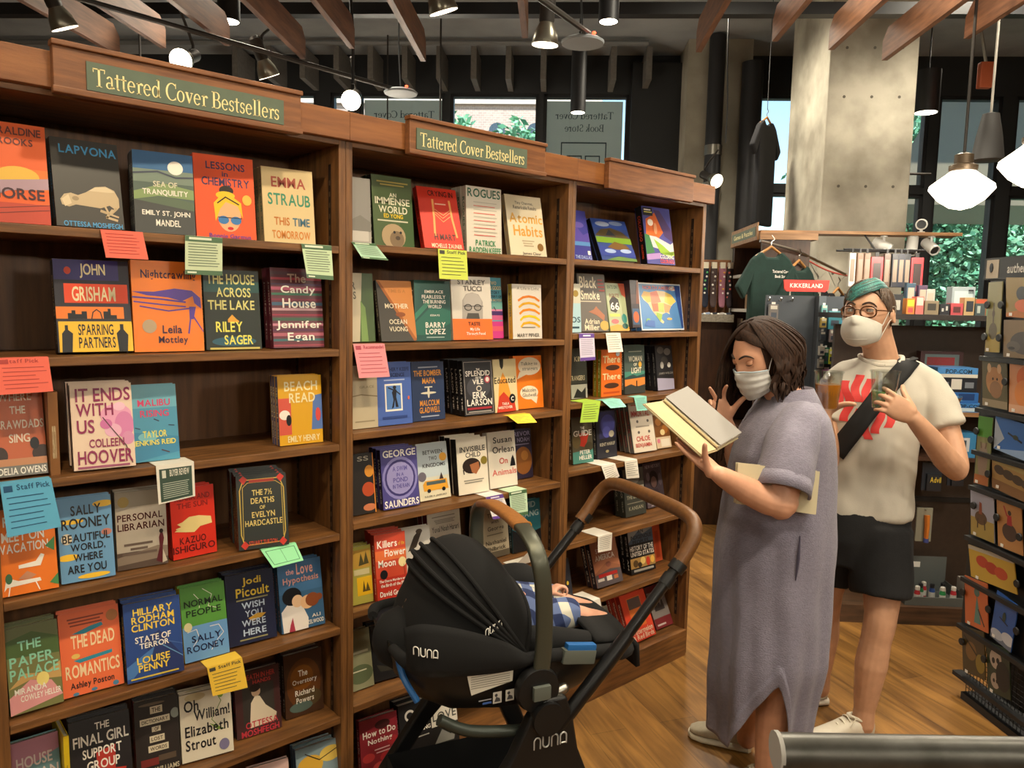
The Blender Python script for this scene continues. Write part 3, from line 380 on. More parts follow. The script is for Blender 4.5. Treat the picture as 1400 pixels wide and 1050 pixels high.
 (21,1.279,0.064,-1.2,0.146,6.3,0.22,0.03,1,'20241c','4a5c34','green hardcover with a monkey face',[('R',0,.78,1,1,'4a5a34'),('P',[(.5,0),(1,0),(1,.7),(.8,.6)],'3a5426'),('T','AN',.42,.7,.6,.76,'d8d4b8'),('T','IMMENSE',.06,.59,.93,.69,'d8d4b8'),('T','WORLD',.14,.47,.86,.57,'d8d4b8'),('T','ED YONG',.26,.4,.74,.46,'e0c020'),('R',.1,.35,.86,.37,'c8c4a8'),('E',.48,.14,.3,.18,'a8906c'),('E',.56,.1,.18,.12,'7a6448'),('E',.5,.2,.03,.02,'16161a'),('E',.66,.2,.03,.02,'16161a'),('E',.58,.12,.06,.03,'4a3c2c'),('R',.12,.9,.9,.92,'b0a050'),('R',.2,.86,.8,.88,'b0a050')]),
 (21,1.466,0.061,-5.1,0.153,16.9,0.213,0.024,0,'b82a20','d83a28','red hardcover with gold curtain strings',[('T','CRYING IN',.26,.86,.9,.95,'3c1414'),('S',[(.36,.8),(.34,.5),(.3,.2)],.05,'f0a860'),('S',[(.78,.8),(.8,.5),(.86,.2)],.05,'f0a860'),('S',[(.38,.56),(.56,.44),(.76,.54)],.012,'f0b878'),('S',[(.38,.6),(.56,.5),(.76,.6)],.012,'f0b878'),('S',[(.38,.64),(.58,.55),(.76,.64)],.012,'f0b878'),('T','H MART',.28,.14,.82,.24,'5a3a34'),('T','MICHELLE ZAUNER',.18,.01,.95,.08,'f0d8b8'),('R',.4,.72,.68,.74,'f0b8a0')]),
 (21,1.641,0.061,-3.5,0.15,3.3,0.226,0.03,2,'b8b0a0','d8d0c0','white jacket with tall green capitals and red lines',[('T','ROGUES',.04,.84,.97,.97,'2a6048'),('R',.2,.76,.86,.772,'b8b0a0'),('R',.2,.705,.8099999999999999,.717,'d86a60'),('R',.2,.65,.86,.662,'b8b0a0'),('R',.2,.595,.8099999999999999,.607,'d86a60'),('R',.2,.54,.86,.552,'b8b0a0'),('R',.2,.485,.8099999999999999,.497,'d86a60'),('R',.2,.43,.86,.442,'b8b0a0'),('R',.2,.375,.8099999999999999,.387,'d86a60'),('R',.2,.32,.86,.332,'b8b0a0'),('R',.2,.265,.8099999999999999,.277,'d86a60'),('T','PATRICK',.24,.11,.82,.2,'3c8a58'),('T','RADDEN KEEFE',.06,.0,.96,.09,'3c8a58')]),
 (21,1.841,0.06,-5.7,0.165,12.9,0.224,0.024,0,'b8a888','e0d2b4','cream hardcover with orange two-word title',[('T','Tiny Changes,',.26,.84,.76,.9,'6a6058'),('T','Remarkable Results',.2,.77,.84,.83,'6a6058'),('T','Atomic',.06,.54,.97,.7,'e0a848'),('T','Habits',.14,.32,.94,.5,'e0a040'),('E',.84,.15,.085,.065,'8a6430'),('T','James Clear',.32,.0,.84,.06,'6a6058'),('R',.34,.232,.68,.25,'b8a888'),('R',.36000000000000004,.192,.6200000000000001,.21000000000000002,'b8a888'),('R',.38,.15200000000000002,.65,.16999999999999998,'b8a888')]),
 (22,1.17,0.084,0,0.125,5.8,0.214,0.03,0,'4a5a34','c8bca0','beige jacket with green tree border by left post',[('P',[(.55,0),(1,0),(1,1),(.7,1)],'4a6038'),('P',[(.6,0),(.8,.0),(.75,.5),(.62,.6)],'7a9a54'),('T','ER',.26,.76,.5,.87,'5a5448'),('T','DS',.28,.62,.5,.73,'5a5448'),('E',.28,.55,.07,.03,'4a3c30'),('E',.26,.22,.07,.03,'4a3c30')]),
 (22,1.303,0.06,-2.9,0.13,12.1,0.197,0.018,0,'3c3834','46423c','slim charcoal book with an orange diagonal half',[('P',[(.0,1),(1,1),(1,.06),(.96,.0)],'c88040'),('P',[(.0,1),(.1,.98),(1,.02),(.92,.0)],'a05c28'),('E',.6,.44,.14,.04,'8a4a20'),('T','TIME IS A',.3,.8,.8,.86,'b07438'),('T','MOTHER',.18,.54,.84,.62,'e0d4b8'),('T','OCEAN',.26,.28,.76,.36,'e0d4b8'),('T','VUONG',.24,.16,.76,.24,'e0d4b8')]),
 (22,1.435,0.065,-2.8,0.141,3.9,0.2,0.028,0,'24403c','26544c','dark green hardcover with wide-spaced white title',[('P',[(0,.3),(.5,.6),(1,.5),(1,.3),(.4,.1),(0,.1)],'2c6a5a'),('P',[(0,.45),(.4,.7),(.5,.66),(0,.34)],'3a8068'),('T','EMBRACE',.28,.79,.8,.84,'f2ece0'),('T','FEARLESSLY',.2,.7,.86,.76,'f2ece0'),('T','THE BURNING',.22,.62,.86,.68,'f2ece0'),('T','WORLD',.36,.54,.74,.6,'f2ece0'),('T','ESSAYS',.42,.41,.68,.44,'f2ece0'),('T','BARRY',.28,.22,.84,.31,'f2ece0'),('T','LOPEZ',.28,.11,.84,.2,'f2ece0'),('R',.3,.05,.8,.07,'9ab0a8')]),
 (22,1.588,0.061,-5,0.165,6.9,0.219,0.03,0,'c8c0b4','d4ccc0','white over orange jacket with a bald man in glasses',[('R',0,0,1,.33,'f07020'),('P',[(.24,.33),(.26,.62),(.36,.72),(.52,.75),(.68,.72),(.78,.6),(.76,.33)],'a8a098'),('E',.52,.6,.22,.14,'b4aca4'),('P',[(.34,.33),(.38,.42),(.66,.42),(.68,.33)],'4a4640'),('E',.4,.51,.1,.055,'4a4640'),('E',.64,.51,.1,.055,'4a4640'),('E',.4,.51,.075,.038,'9a928a'),('E',.64,.51,.075,.038,'9a928a'),('S',[(.28,.53),(.78,.53)],.012,'16161a'),('T','STANLEY',.16,.87,.86,.95,'5a5450'),('T','TUCCI',.3,.77,.76,.85,'5a5450'),('T','TASTE',.38,.22,.68,.28,'4a2410'),('T','My Life',.42,.13,.66,.19,'f2ece0'),('T','Through Food',.32,.06,.8,.12,'f2ece0')]),
 (22,1.757,0.12,-2.9,0.105,6.7,0.222,0.024,0,'4a9ab0','58a4b8','teal to pink sunset jacket tucked behind bald portrait',[('R',0,.3,1,.46,'d06090'),('R',0,.0,1,.28,'d03a8a'),('R',0,.12,1,.2,'e05a70'),('R',0,.38,1,.45,'4a2c6a'),('R',0,.45,1,.48,'e08ab0'),('R',0,.48,1,.6,'70a8a0'),('T','TWO',.46,.88,.78,.94,'f0dca0'),('T','WHEELS GOOD',.1,.8,.98,.86,'f0dca0'),('T','HISTORY',.4,.73,.9,.78,'2c3a48'),('T','MYSTERY OF',.3,.67,.98,.71,'2c3a48'),('T','THE BICYCLE',.4,.61,.98,.65,'f0dca0'),('S',[(.62,.52),(.7,.46)],.03,'3c2c3c')]),
 (22,1.868,0.069,-2.1,0.142,4.1,0.201,0.026,0,'e0b820','dcd4c8','white jacket with five yellow-orange arcs',[('T','A Life in Light',.16,.88,.92,.95,'8a8478'),('S',[(.2,.7),(.36,.76),(.56,.78),(.76,.76),(.92,.7)],.06,'e0802c'),('S',[(.22,.58),(.36,.64),(.56,.66),(.76,.64),(.92,.58)],.06,'e0a82c'),('S',[(.24000000000000002,.45999999999999996),(.36,.52),(.56,.54),(.76,.52),(.92,.45999999999999996)],.06,'f08a20'),('S',[(.26,.33999999999999997),(.36,.4),(.56,.42000000000000004),(.76,.4),(.92,.33999999999999997)],.06,'e8c820'),('S',[(.28,.22),(.36,.28),(.56,.30000000000000004),(.76,.28),(.92,.22)],.06,'f0b020'),('T','MARY PIPHER',.14,.03,.9,.1,'6a645c'),('R',.3,.2,.76,.22,'8a8478')]),
 (23,1.17,0.056,0,0.118,3.2,0.196,0.024,0,'a89a80','c4b698','beige jacket with a rope half hidden by left post',[('S',[(.0,.5),(.5,.54),(1,.5)],.03,'8a7a5c'),('T','GRACE',.46,.64,.9,.68,'9a8c70'),('R',.3,.1,.9,.12,'9a8c70')]),
 (23,1.29,0.058,-0.1,0.131,5,0.201,0.024,1,'c85a1c','4a68b4','blue paperback with a dancing silhouette in a frame',[('R',.22,.22,.72,.66,'f2ece0'),('R',.26,.25,.68,.63,'5a86c8'),('P',[(.4,.26),(.46,.4),(.42,.52),(.48,.58),(.56,.56),(.54,.44),(.6,.28),(.52,.28),(.5,.4),(.46,.28)],'1c1c24'),('S',[(.46,.56),(.32,.6)],.03,'1c1c24'),('S',[(.54,.54),(.66,.48)],.03,'1c1c24'),('E',.5,.6,.05,.03,'1c1c24'),('T','CHERY KEEFE',.3,.86,.94,.92,'26345c'),('T','SCIENCE',.4,.77,.8,.83,'26345c'),('R',.2,.71,.8,.73,'a8b8dc'),('E',.9,.42,.03,.03,'e06a40'),('R',.12,.1,.84,.14,'2c4484')]),
 (23,1.432,0.071,0.5,0.133,4.6,0.197,0.024,1,'24304a','2a3a5c','navy paperback with a white bomber plane',[('T','THE BOMBER',.06,.76,.92,.86,'e09838'),('T','MAFIA',.32,.63,.72,.73,'e09838'),('E',.5,.47,.24,.02,'d8d0b8'),('E',.5,.48,.035,.1,'d8d0b8'),('R',.38,.56,.62,.58,'d8d0b8'),('T','MALCOLM',.22,.25,.82,.35,'e09838'),('T','GLADWELL',.2,.13,.84,.23,'e09838'),('R',.2,.9,.8,.92,'a8b0c0'),('R',.24,.06,.8,.08,'a8b0c0')]),
 (23,1.651,0.071,-1,0.134,6.9,0.194,0.026,4,'16161a','2c2c30','black paperback with white title fronting black spines',[('S',[(.04,.03),(.04,.97),(.96,.97),(.96,.03),(.04,.03)],.014,'a8a098'),('E',.5,.5,.4,.2,'44444a'),('T','THE',.44,.81,.56,.85,'f2ece0'),('T','SPLENDID',.08,.71,.9,.81,'f2ece0'),('T','AND THE',.4,.66,.6,.7,'f2ece0'),('T','VILE',.3,.56,.66,.65,'f2ece0'),('E',.8,.64,.1,.07,'a83c4c'),('E',.8,.64,.06,.045,'d8d0c8'),('E',.5,.48,.09,.055,'d8d0c0'),('E',.5,.48,.06,.035,'3c3c40'),('T','ERIK',.28,.3,.74,.42,'f2ece0'),('T','LARSON',.08,.17,.92,.29,'f2ece0'),('R',.08,.1,.9,.14,'a02c34'),('R',.12,.05,.88,.07,'a8a098')]),
 (23,1.792,0.072,3.2,0.118,6.5,0.194,0.022,0,'c8b890','dccb9c','cream paperback with a pencil-shaped mountain',[('P',[(.28,1),(.46,1),(.44,.86),(.37,.8),(.3,.86)],'2c2a24'),('P',[(.1,.0),(.22,.55),(.4,.75),(.6,.55),(.84,.0)],'e89a38'),('P',[(.06,0),(.2,.3),(.4,.38),(.62,.26),(.82,.3),(.9,0)],'c83c24'),('T','Educated',.02,.54,.94,.66,'3c3024'),('E',.76,.24,.14,.09,'16161a'),('T','C',.7,.2,.82,.28,'f2ece0'),('T','TARA',.3,.13,.6,.18,'f2ece0'),('T','WESTOVER',.12,.06,.74,.11,'f2ece0')]),
 (23,1.912,0.096,-2.9,0.14,6.8,0.201,0.024,0,'d86a14','ee7c1c','orange book with two cream speech bubbles',[('E',.56,.8,.4,.17,'ecdcc0'),('P',[(.2,.7),(.5,.66),(.1,.56)],'ecdcc0'),('E',.5,.3,.32,.13,'ecdcc0'),('P',[(.5,.2),(.8,.22),(.74,.08)],'ecdcc0'),('T','Talking to',.26,.8,.84,.88,'8a8070'),('T','strangers',.3,.7,.84,.78,'8a8070'),('T','Malcolm',.26,.31,.74,.38,'8a8070'),('T','Gladwell',.26,.22,.74,.29,'8a8070')]),
 (24,1.169,0.06,0,0.115,7.4,0.191,0.024,0,'1c1814','241f1c','black jacket with autumn fruit beside left post',[('E',.8,.4,.2,.12,'b84a24'),('E',.85,.7,.14,.1,'d89030'),('E',.8,.1,.2,.06,'c87850'),('T','SS',.5,.88,.85,.96,'a8a090'),('R',.97,0,1,1,'e08a30')]),
 (24,1.309,0.056,-3.5,0.136,7.9,0.195,0.026,2,'2c2444','6058a4','purple jacket with an ornate ring and white capitals',[('R',0,.0,1,1,'4a4488'),('E',.5,.5,.48,.36,'8a84c0'),('E',.5,.5,.42,.31,'3c3474'),('E',.5,.5,.37,.27,'9690c4'),('T','GEORGE',.06,.86,.96,.98,'f2ece0'),('T','SAUNDERS',.04,.02,.98,.14,'f2ece0'),('T','A SWIM',.3,.62,.7,.7,'6058a0'),('T','IN A',.4,.53,.6,.59,'6058a0'),('T','POND',.3,.43,.7,.51,'6058a0'),('T','IN THE RAIN',.28,.33,.74,.4,'6058a0')]),
 (24,1.464,0.072,-0.7,0.128,10,0.194,0.022,0,'b8b4a0','d4d0bc','pale blue-cream jacket with an orange camper van',[('R',0,.4,1,1,'c0ccd0'),('R',0,.0,1,.2,'dcd2b4'),('T','BETWEEN',.2,.8,.84,.87,'3c3c40'),('T','TWO',.38,.69,.64,.76,'3c3c40'),('T','KINGDOMS',.16,.57,.9,.64,'3c3c40'),('E',.84,.73,.12,.075,'e8a83c'),('E',.12,.42,.13,.085,'6a6470'),('P',[(.14,.16),(.12,.28),(.2,.34),(.9,.34),(.94,.16)],'e0a030'),('R',.24,.26,.86,.32,'4a5a5c'),('E',.3,.16,.06,.035,'16161a'),('E',.78,.16,.06,.035,'16161a'),('P',[(.66,.34),(.74,.46),(.8,.34)],'3c2c2c'),('T','SULEIKA JAOUAD',.14,.04,.86,.08,'4a4844')]),
 (24,1.616,0.054,-3.1,0.131,7.7,0.197,0.036,2,'221c1a','e4dac6','cream jacket with a child turning her head',[('T','INVISIBLE',.1,.75,.94,.85,'3c3834'),('T','CHILD',.28,.65,.78,.74,'3c3834'),('E',.46,.5,.3,.14,'2c201c'),('P',[(.4,.52),(.7,.56),(.72,.44),(.6,.34),(.46,.38)],'a86a44'),('E',.88,.57,.11,.075,'8a7a30'),('S',[(.18,.44),(.2,.36)],.03,'2c201c'),('R',.18,.232,.84,.25,'8a8478'),('R',.19999999999999998,.192,.78,.21,'8a8478')]),
 (24,1.766,0.063,-2.3,0.13,7.9,0.204,0.026,0,'c4bcae','dfd6c6','white jacket with red and black serif title',[('T','Susan',.2,.8,.88,.91,'3c3834'),('T','Orlean',.16,.62,.94,.74,'3c3834'),('T','On',.38,.42,.68,.53,'c05048'),('P',[(.76,.36),(.82,.5),(.88,.56),(.94,.46),(.96,.36)],'16161a'),('T','Animals',.1,.22,.98,.33,'d07068')]),
 (24,1.905,0.124,-2.7,0.128,7.3,0.192,0.024,0,'e0a040','2c2438','dark violet jacket with a brown portrait',[('E',.64,.36,.34,.28,'8a5424'),('E',.7,.46,.14,.1,'b07434'),('T','TREVOR',.2,.86,.96,.95,'a098b8'),('T','NOAH',.44,.74,.92,.83,'a098b8'),('R',.2,.68,.9,.7,'8a84a0')]),
 (25,1.169,0.04,-3.4,0.09,7.8,0.182,0.024,1,'8a8a40','a8a048','olive book with a yellow plant panel',[('R',.3,.62,.96,.94,'b8903c'),('R',.4,.14,.98,.46,'e0b020'),('P',[(.6,.2),(.66,.4),(.72,.22),(.8,.36),(.9,.2)],'5a4a20'),('P',[(.5,.66),(.6,.88),(.7,.7),(.8,.9),(.9,.68)],'4a4424'),('R',.3,.5,.9,.6,'c8bc8c')]),
 (25,1.262,0.014,-7.9,0.108,9,0.212,0.026,2,'c83a28','c84830','red paperback with white western title and pale moon',[('R',0,.6,1,.75,'e0703c'),('R',0,.0,1,.34,'b83020'),('T','Killers',.08,.79,.72,.9,'f2ece0'),('T','of the',.76,.8,.96,.86,'e0b040'),('T','Flower',.3,.65,.98,.76,'f2ece0'),('T','Moon',.08,.5,.64,.61,'f2ece0'),('E',.86,.54,.13,.075,'f0dca0'),('E',.24,.39,.12,.07,'16161a'),('T','The Osage Murders and',.08,.26,.96,.31,'f2ece0'),('T','the Birth of the FBI',.12,.2,.9,.25,'f2ece0'),('T','David Grann',.08,.06,.9,.14,'f2ece0'),('S',[(.9,.5),(.92,.34)],.012,'3c1c14')]),
 (25,1.375,0.06,-6,0.125,7,0.2,0.024,0,'b8b4ac','d0ccc2','white book with a perched dark bird',[('P',[(.3,.6),(.5,.85),(.66,.94),(.74,.9),(.66,.8),(.56,.66)],'3c342c'),('E',.66,.92,.1,.04,'4a4034'),('R',.2,.4,.9,.42,'a8a49c')]),
 (25,1.552,0.131,-0.5,0.145,7.7,0.204,0.03,1,'6a1c1c','d4ccbc','cream hardcover showing a fingerprint figure',[('R',.14,.92,.84,.935,'8a8478'),('T','Yuval Noah Harari',.12,.66,.94,.76,'5a5650'),('E',.56,.44,.1,.1,'6a645c'),('E',.56,.55,.05,.035,'6a645c'),('T','S',.12,.36,.28,.48,'c04038'),('R',.2,.8613333333333334,.84,.8733333333333333,'8a8478'),('R',.22,.8346666666666667,.78,.8466666666666667,'8a8478'),('R',.24000000000000002,.808,.8099999999999999,.8200000000000001,'8a8478')]),
 (25,1.774,0.107,0.1,0.134,8.2,0.195,0.028,1,'5a5244','a89a80','beige jacket with a dark seacoast photo foot',[('R',0,0,1,.12,'5a5040'),('T','Travels',.26,.78,.8,.86,'4a4034'),('T','with',.38,.66,.66,.73,'4a4034'),('T','George',.24,.5,.84,.61,'4a4034'),('R',.2,.44,.8,.46,'6a604c'),('T','Nathaniel',.14,.26,.9,.34,'3c3428'),('T','Philbrick',.16,.14,.86,.22,'3c3428')]),
 (25,1.921,0.103,-2.5,0.151,5.6,0.196,0.026,0,'1c2c30','2c6a74','teal jacket with an orange peach over black',[('P',[(0,0),(1,0),(1,.4),(.4,.3),(0,.46)],'1a1a1c'),('T','DAVID',.1,.84,.8,.96,'a8b8b4'),('T','CHANG',.1,.66,.9,.78,'a8b8b4'),('E',.5,.48,.16,.1,'e0a030')]),
 (26,1.17,0.072,0,0.115,11.2,0.191,0.024,0,'5a6048','8a8a6c','grey-green jacket beside left post, by stroller canopy',[('E',.6,.25,.4,.16,'5a6448'),('R',.4,.6,.9,.64,'c8c4a8'),('R',.3,.3,.8,.32,'c8c4a8')]),
 (26,1.288,0.079,-7.8,0.133,11.8,0.184,0.03,1,'141416','1c1c1e','large black jacket behind the stroller canopy',[('P',[(.1,.3),(.5,.2),(.9,.3),(.7,.14),(.2,.16)],'34322c'),('R',.2,.36,.8,.38,'5a5448')]),
 (26,1.84,0.116,0,0.098,7.8,0.179,0.026,0,'b8b0a0','d8d0c0','white book with maroon letters behind stroller arch',[('T','D',.6,.66,.9,.84,'6a2424'),('T','IS',.6,.42,.9,.58,'4a6a48')]),
 (26,1.943,0.107,0,0.118,8.5,0.202,0.03,1,'a82420','d8d0c4','white book with red top behind far push bar',[('R',0,.84,1,1,'b02a24'),('R',.2,.4,.8,.44,'a8a098')]),
 (27,1.219,0.04,-6,0.137,8.1,0.181,0.024,0,'7a1c24','8a2430','dark red floral jacket below stroller canopy',[('E',.2,.3,.16,.08,'c03a3c'),('E',.7,.24,.2,.1,'b02c34'),('E',.5,.1,.2,.08,'c84a48'),('E',.85,.5,.14,.08,'a02830'),('E',.6,.84,.2,.08,'3c1418'),('T','How to Do',.08,.66,.94,.78,'f2ece0'),('T','Nothing',.2,.5,.84,.62,'f2ece0'),('R',.36,.4,.76,.42,'d8b0b0'),('R',.4,.34,.8,.36,'d8b0b0')]),
 (27,1.358,0.007,-5.3,0.122,11.4,0.191,0.03,1,'101012','1a1a1c','black jacket with a white circle beside the red one',[('E',.34,.78,.16,.1,'c8c4bc'),('E',.34,.78,.1,.06,'1a1a1c'),('T','NOTHING',.3,.46,.96,.53,'f2ece0'),('R',.4,.36,.9,.38,'a8a49c')]),
 (27,1.484,0.014,-6.3,0.109,13.4,0.175,0.026,0,'4a8a30','1c1c1c','white-topped book with green spine under car seat',[('R',0,.42,1,1,'d8d2c4'),('T','LOVE',.1,.52,.96,.68,'4a4a44'),('P',[(.1,.1),(.4,.34),(.7,.2),(.9,.3),(.8,.08)],'8a8a84'),('R',.1,.8,.3,.9,'8a9a30')]),
 (31,2.171,0.064,0,0.107,14.7,0.2,0.02,0,'2c2a6a','3c3c94','blue-violet jacket half hidden by post',[('P',[(0,.5),(.4,.66),(.7,.5),(1,.56),(1,.3),(0,.3)],'5a4aa4'),('R',0,.28,1,.36,'5a90c8'),('E',.5,.7,.3,.06,'6a5aac'),('R',.8,.1,.94,.18,'f2ece0'),('T','THE DALLAS',.1,.01,.96,.08,'a8b8e0')]),
 (31,2.337,0.065,-3.1,0.205,25.3,0.189,0.024,1,'16161c','3a4e8c','square mountain lake jacket leaning back',[('R',0,.78,1,1,'3450a0'),('E',.3,.88,.2,.06,'a8b4cc'),('E',.7,.92,.2,.05,'8a9cc4'),('P',[(0,.58),(.2,.74),(.5,.8),(.8,.72),(1,.56)],'5a4a30'),('P',[(.3,.6),(.44,.76),(.6,.6)],'303440'),('R',0,.42,1,.56,'7aa030'),('P',[(.2,.28),(.5,.46),(.8,.4),(.9,.3),(.6,.26)],'7a5a30'),('P',[(0,.36),(.5,.26),(1,.3),(1,.1),(0,.1)],'3a4a9c'),('E',.3,.22,.16,.05,'a8bce0'),('E',.75,.24,.16,.05,'a8bce0'),('P',[(.1,0),(.5,.1),(1,.06),(1,0)],'6a8a4c')]),
 (31,2.61,0.052,-4.7,0.175,11.5,0.25,0.04,0,'121214','4a4a98','guidebook with an orange mountain and green pines',[('P',[(.1,.78),(.3,.84),(.5,.94),(.62,.84),(.74,.6),(.5,.46),(.06,.5)],'e06a28'),('P',[(.4,.95),(.62,.95),(1,.6),(1,.4),(.72,.5)],'4a3468'),('P',[(.04,.5),(.4,.48),(.9,.36),(1,.4),(1,.2),(.2,.3)],'d8d0d4'),('P',[(.0,.52),(.16,.5),(.3,.2),(.0,.16)],'3a7a48'),('P',[(.3,.44),(.6,.34),(1,.16),(1,.24),(.9,.12),(.5,.2)],'9ac038'),('P',[(0,.16),(.5,.2),(.5,.1),(0,.06)],'b08ac8'),('R',.02,.84,.36,.98,'141418'),('R',.06,.93,.3,.95,'f2ece0'),('R',.06,.89,.34,.91,'d8d060'),('T','COLORING',.48,.1,.96,.17,'f2ece0'),('T','COLORADO',.46,.02,.96,.09,'e8502c'),('E',.4,.62,.06,.1,'e8a070'),('E',.24,.72,.1,.06,'f0e0d0')]),
 (32,2.112,0.063,0,0.112,4.6,0.19,0.026,0,'7aa0b0','b0d0d8','pale blue jacket with a gold seal by left post',[('R',0,.6,1,1,'d0ccb8'),('E',.76,.8,.14,.07,'a08438'),('T','LOS',.3,.2,.96,.32,'2c4a5a'),('R',.4,.08,.9,.12,'2c4a5a')]),
 (32,2.228,0.065,-2.3,0.155,9.4,0.233,0.028,0,'5a5450','6e6862','tall grey barbecue jacket with bone-white title',[('T','Black',.06,.75,.68,.95,'e8dcc0'),('T','Smoke',.08,.55,.76,.71,'e8dcc0'),('R',.04,.51,.8,.53,'c8bca8'),('P',[(.3,.34),(.5,.38),(.6,.44),(.66,.4),(.9,.28),(.86,.18),(.6,.28)],'b07458'),('T','Adrian',.14,.13,.68,.22,'e8dcc0'),('T','Miller',.12,.02,.66,.12,'e8dcc0'),('E',.86,.1,.17,.085,'c8a858'),('R',.76,.7,.96,.73,'b05048'),('R',.72,.76,.96,.79,'b05048'),('R',.72,.82,.94,.85,'b05048'),('R',.72,.88,.9,.91,'b05048')]),
 (32,2.403,0.067,-0.3,0.12,11.7,0.202,0.022,0,'8a9a70','b0b890','pastel travel jacket with a highway shield',[('P',[(.14,.42),(.12,.62),(.34,.74),(.6,.66),(.64,.5),(.4,.38)],'2c2620'),('T','66',.16,.44,.6,.6,'f2ece0'),('T','ROUTE',.16,.7,.66,.78,'8a4a30'),('T','EATS ON',.1,.88,.6,.95,'4a6a50'),('P',[(.66,1),(1,1),(1,.7),(.8,.76)],'c06048'),('R',.06,.3,.6,.36,'c8cc60'),('E',.3,.2,.2,.05,'d86a6c'),('E',.8,.26,.14,.1,'3c8a80'),('P',[(0,.0),(1,.0),(1,.08),(.4,.14),(0,.1)],'e0a040'),('E',.8,.1,.16,.06,'2c5a50')]),
 (32,2.525,0.05,-0.2,0.054,8,0.2,0.14,0,'2c2c38','3a3038','dark box side with orange flashes beside the map',[('R',0,.5,1,.7,'4a3c40'),('R',.1,.06,.9,.4,'3c5a7c'),('E',.5,.22,.34,.12,'c8602c'),('P',[(.6,.5),(1,.5),(1,1),(.8,1)],'7a4028')]),
 (32,2.612,0.07,0,0.305,10.1,0.209,0.03,1,'3c6aa0','d8dce0','wide glossy map of North America in colours',[('R',.02,.03,.98,.97,'5a8cc4'),('P',[(.06,.72),(.12,.82),(.24,.8),(.42,.84),(.6,.83),(.76,.76),(.86,.62),(.78,.56),(.72,.5),(.67,.4),(.68,.34),(.6,.38),(.5,.34),(.47,.24),(.53,.18),(.5,.14),(.44,.18),(.36,.3),(.27,.42),(.2,.56),(.1,.64)],'ecd0a0'),('P',[(.06,.72),(.12,.82),(.26,.8),(.26,.6),(.18,.58)],'e8b860'),('P',[(.26,.8),(.42,.84),(.5,.6),(.27,.56)],'e88a70'),('P',[(.62,.82),(.76,.76),(.86,.62),(.72,.54),(.58,.6)],'e8c86a'),('P',[(.27,.56),(.42,.58),(.42,.4),(.3,.4)],'e07a5c'),('P',[(.42,.58),(.56,.58),(.54,.38),(.42,.4)],'b8c86a'),('P',[(.56,.58),(.72,.52),(.66,.38),(.56,.38)],'e8a070'),('P',[(.36,.38),(.5,.34),(.47,.24),(.44,.18),(.36,.3)],'a0c058'),('E',.66,.24,.06,.025,'e0b050'),('E',.8,.9,.1,.05,'d8e0d8'),('P',[(.84,.96),(.98,.96),(.98,.05),(.94,.05)],'2c4a8c'),('T','NORTH AMERICA',.1,.86,.86,.94,'d07070'),('E',.16,.2,.05,.05,'8ab85c'),('P',[(.06,.1),(.3,.06),(.3,.2),(.14,.22)],'4a70b8')]),
 (33,2.182,0.09,0,0.121,5.3,0.202,0.026,0,'24241f','34342c','dark jacket with pale serif capitals by left post',[('R',.0,.3,.96,.02,'1c1c1a'),('T','STRANGERS',.1,.36,.88,.46,'c8b898'),('T','KING',.4,.74,.96,.84,'c8b898'),('R',.2,.0,.98,.28,'a8a498'),('P',[(.3,.02),(.5,.2),(.7,.12),(.9,.22),(.9,0)],'1c1c1a')]),
 (33,2.371,0.078,0.4,0.13,2.2,0.193,0.022,1,'8a8a28','e06a20','orange paperback with two dark feathers',[('T','There',.08,.72,.92,.88,'f0dca8'),('E',.56,.62,.34,.06,'4a2c1c'),('T','There',.06,.36,.94,.5,'f0dca8'),('E',.5,.23,.36,.06,'4a2c1c'),('E',.8,.92,.1,.06,'a8b0b8'),('R',.1,.06,.9,.1,'b84a14')]),
 (33,2.523,0.077,0.8,0.138,4.3,0.209,0.024,1,'3c4440','4c5a54','grey-green book with an orange dusk horizon',[('R',0,.15,1,.34,'e0863c'),('R',0,.34,1,.46,'4a8a78'),('P',[(0,.34),(.4,.4),(.6,.36),(1,.4),(1,.33),(0,.3)],'304a48'),('P',[(0,0),(1,0),(1,.18),(.6,.14),(.3,.2),(0,.16)],'3a3c38'),('S',[(.58,.14),(.58,.26)],.05,'16161a'),('T','WOMAN',.2,.66,.86,.78,'e8e0c8'),('T','OF',.44,.57,.6,.63,'e8e0c8'),('E',.76,.6,.08,.06,'e0a840'),('T','LIGHT',.32,.42,.82,.54,'e8e0c8'),('R',.2,.86,.84,.88,'b0b8a8')]),
 (33,2.757,0.083,3.4,0.133,7.6,0.2,0.026,3,'1c1c22','26262a','dark photograph jacket fronting black spines',[('E',.3,.9,.2,.08,'6a6864'),('E',.7,.86,.2,.08,'8a8884'),('E',.5,.66,.2,.1,'4a4846'),('E',.34,.56,.1,.08,'a8a49c'),('P',[(0,.0),(1,.0),(1,.24),(0,.28)],'a8a4bc'),('T','JAMES WELCH',.1,.34,.94,.4,'8a8884'),('E',.75,.56,.1,.06,'c8c4bc')]),
 (34,2.213,0.076,-3.3,0.115,5.9,0.181,0.026,1,'5a4a34','5c5440','dark river jacket with a red tree',[('P',[(.3,.4),(.3,.64),(.5,.7),(.8,.64),(.7,.46),(.56,.36)],'c83a28'),('P',[(0,.0),(1,.0),(1,.3),(0,.26)],'4a8478'),('E',.2,.5,.2,.16,'6a5a38'),('E',.8,.36,.2,.1,'4a4430'),('T','THE',.4,.76,.6,.82,'f2ece0'),('T','GUIDE',.06,.61,.94,.74,'f2ece0'),('T','PETER',.34,.2,.84,.29,'f2ece0'),('T','HELLER',.3,.08,.92,.17,'f2ece0')]),
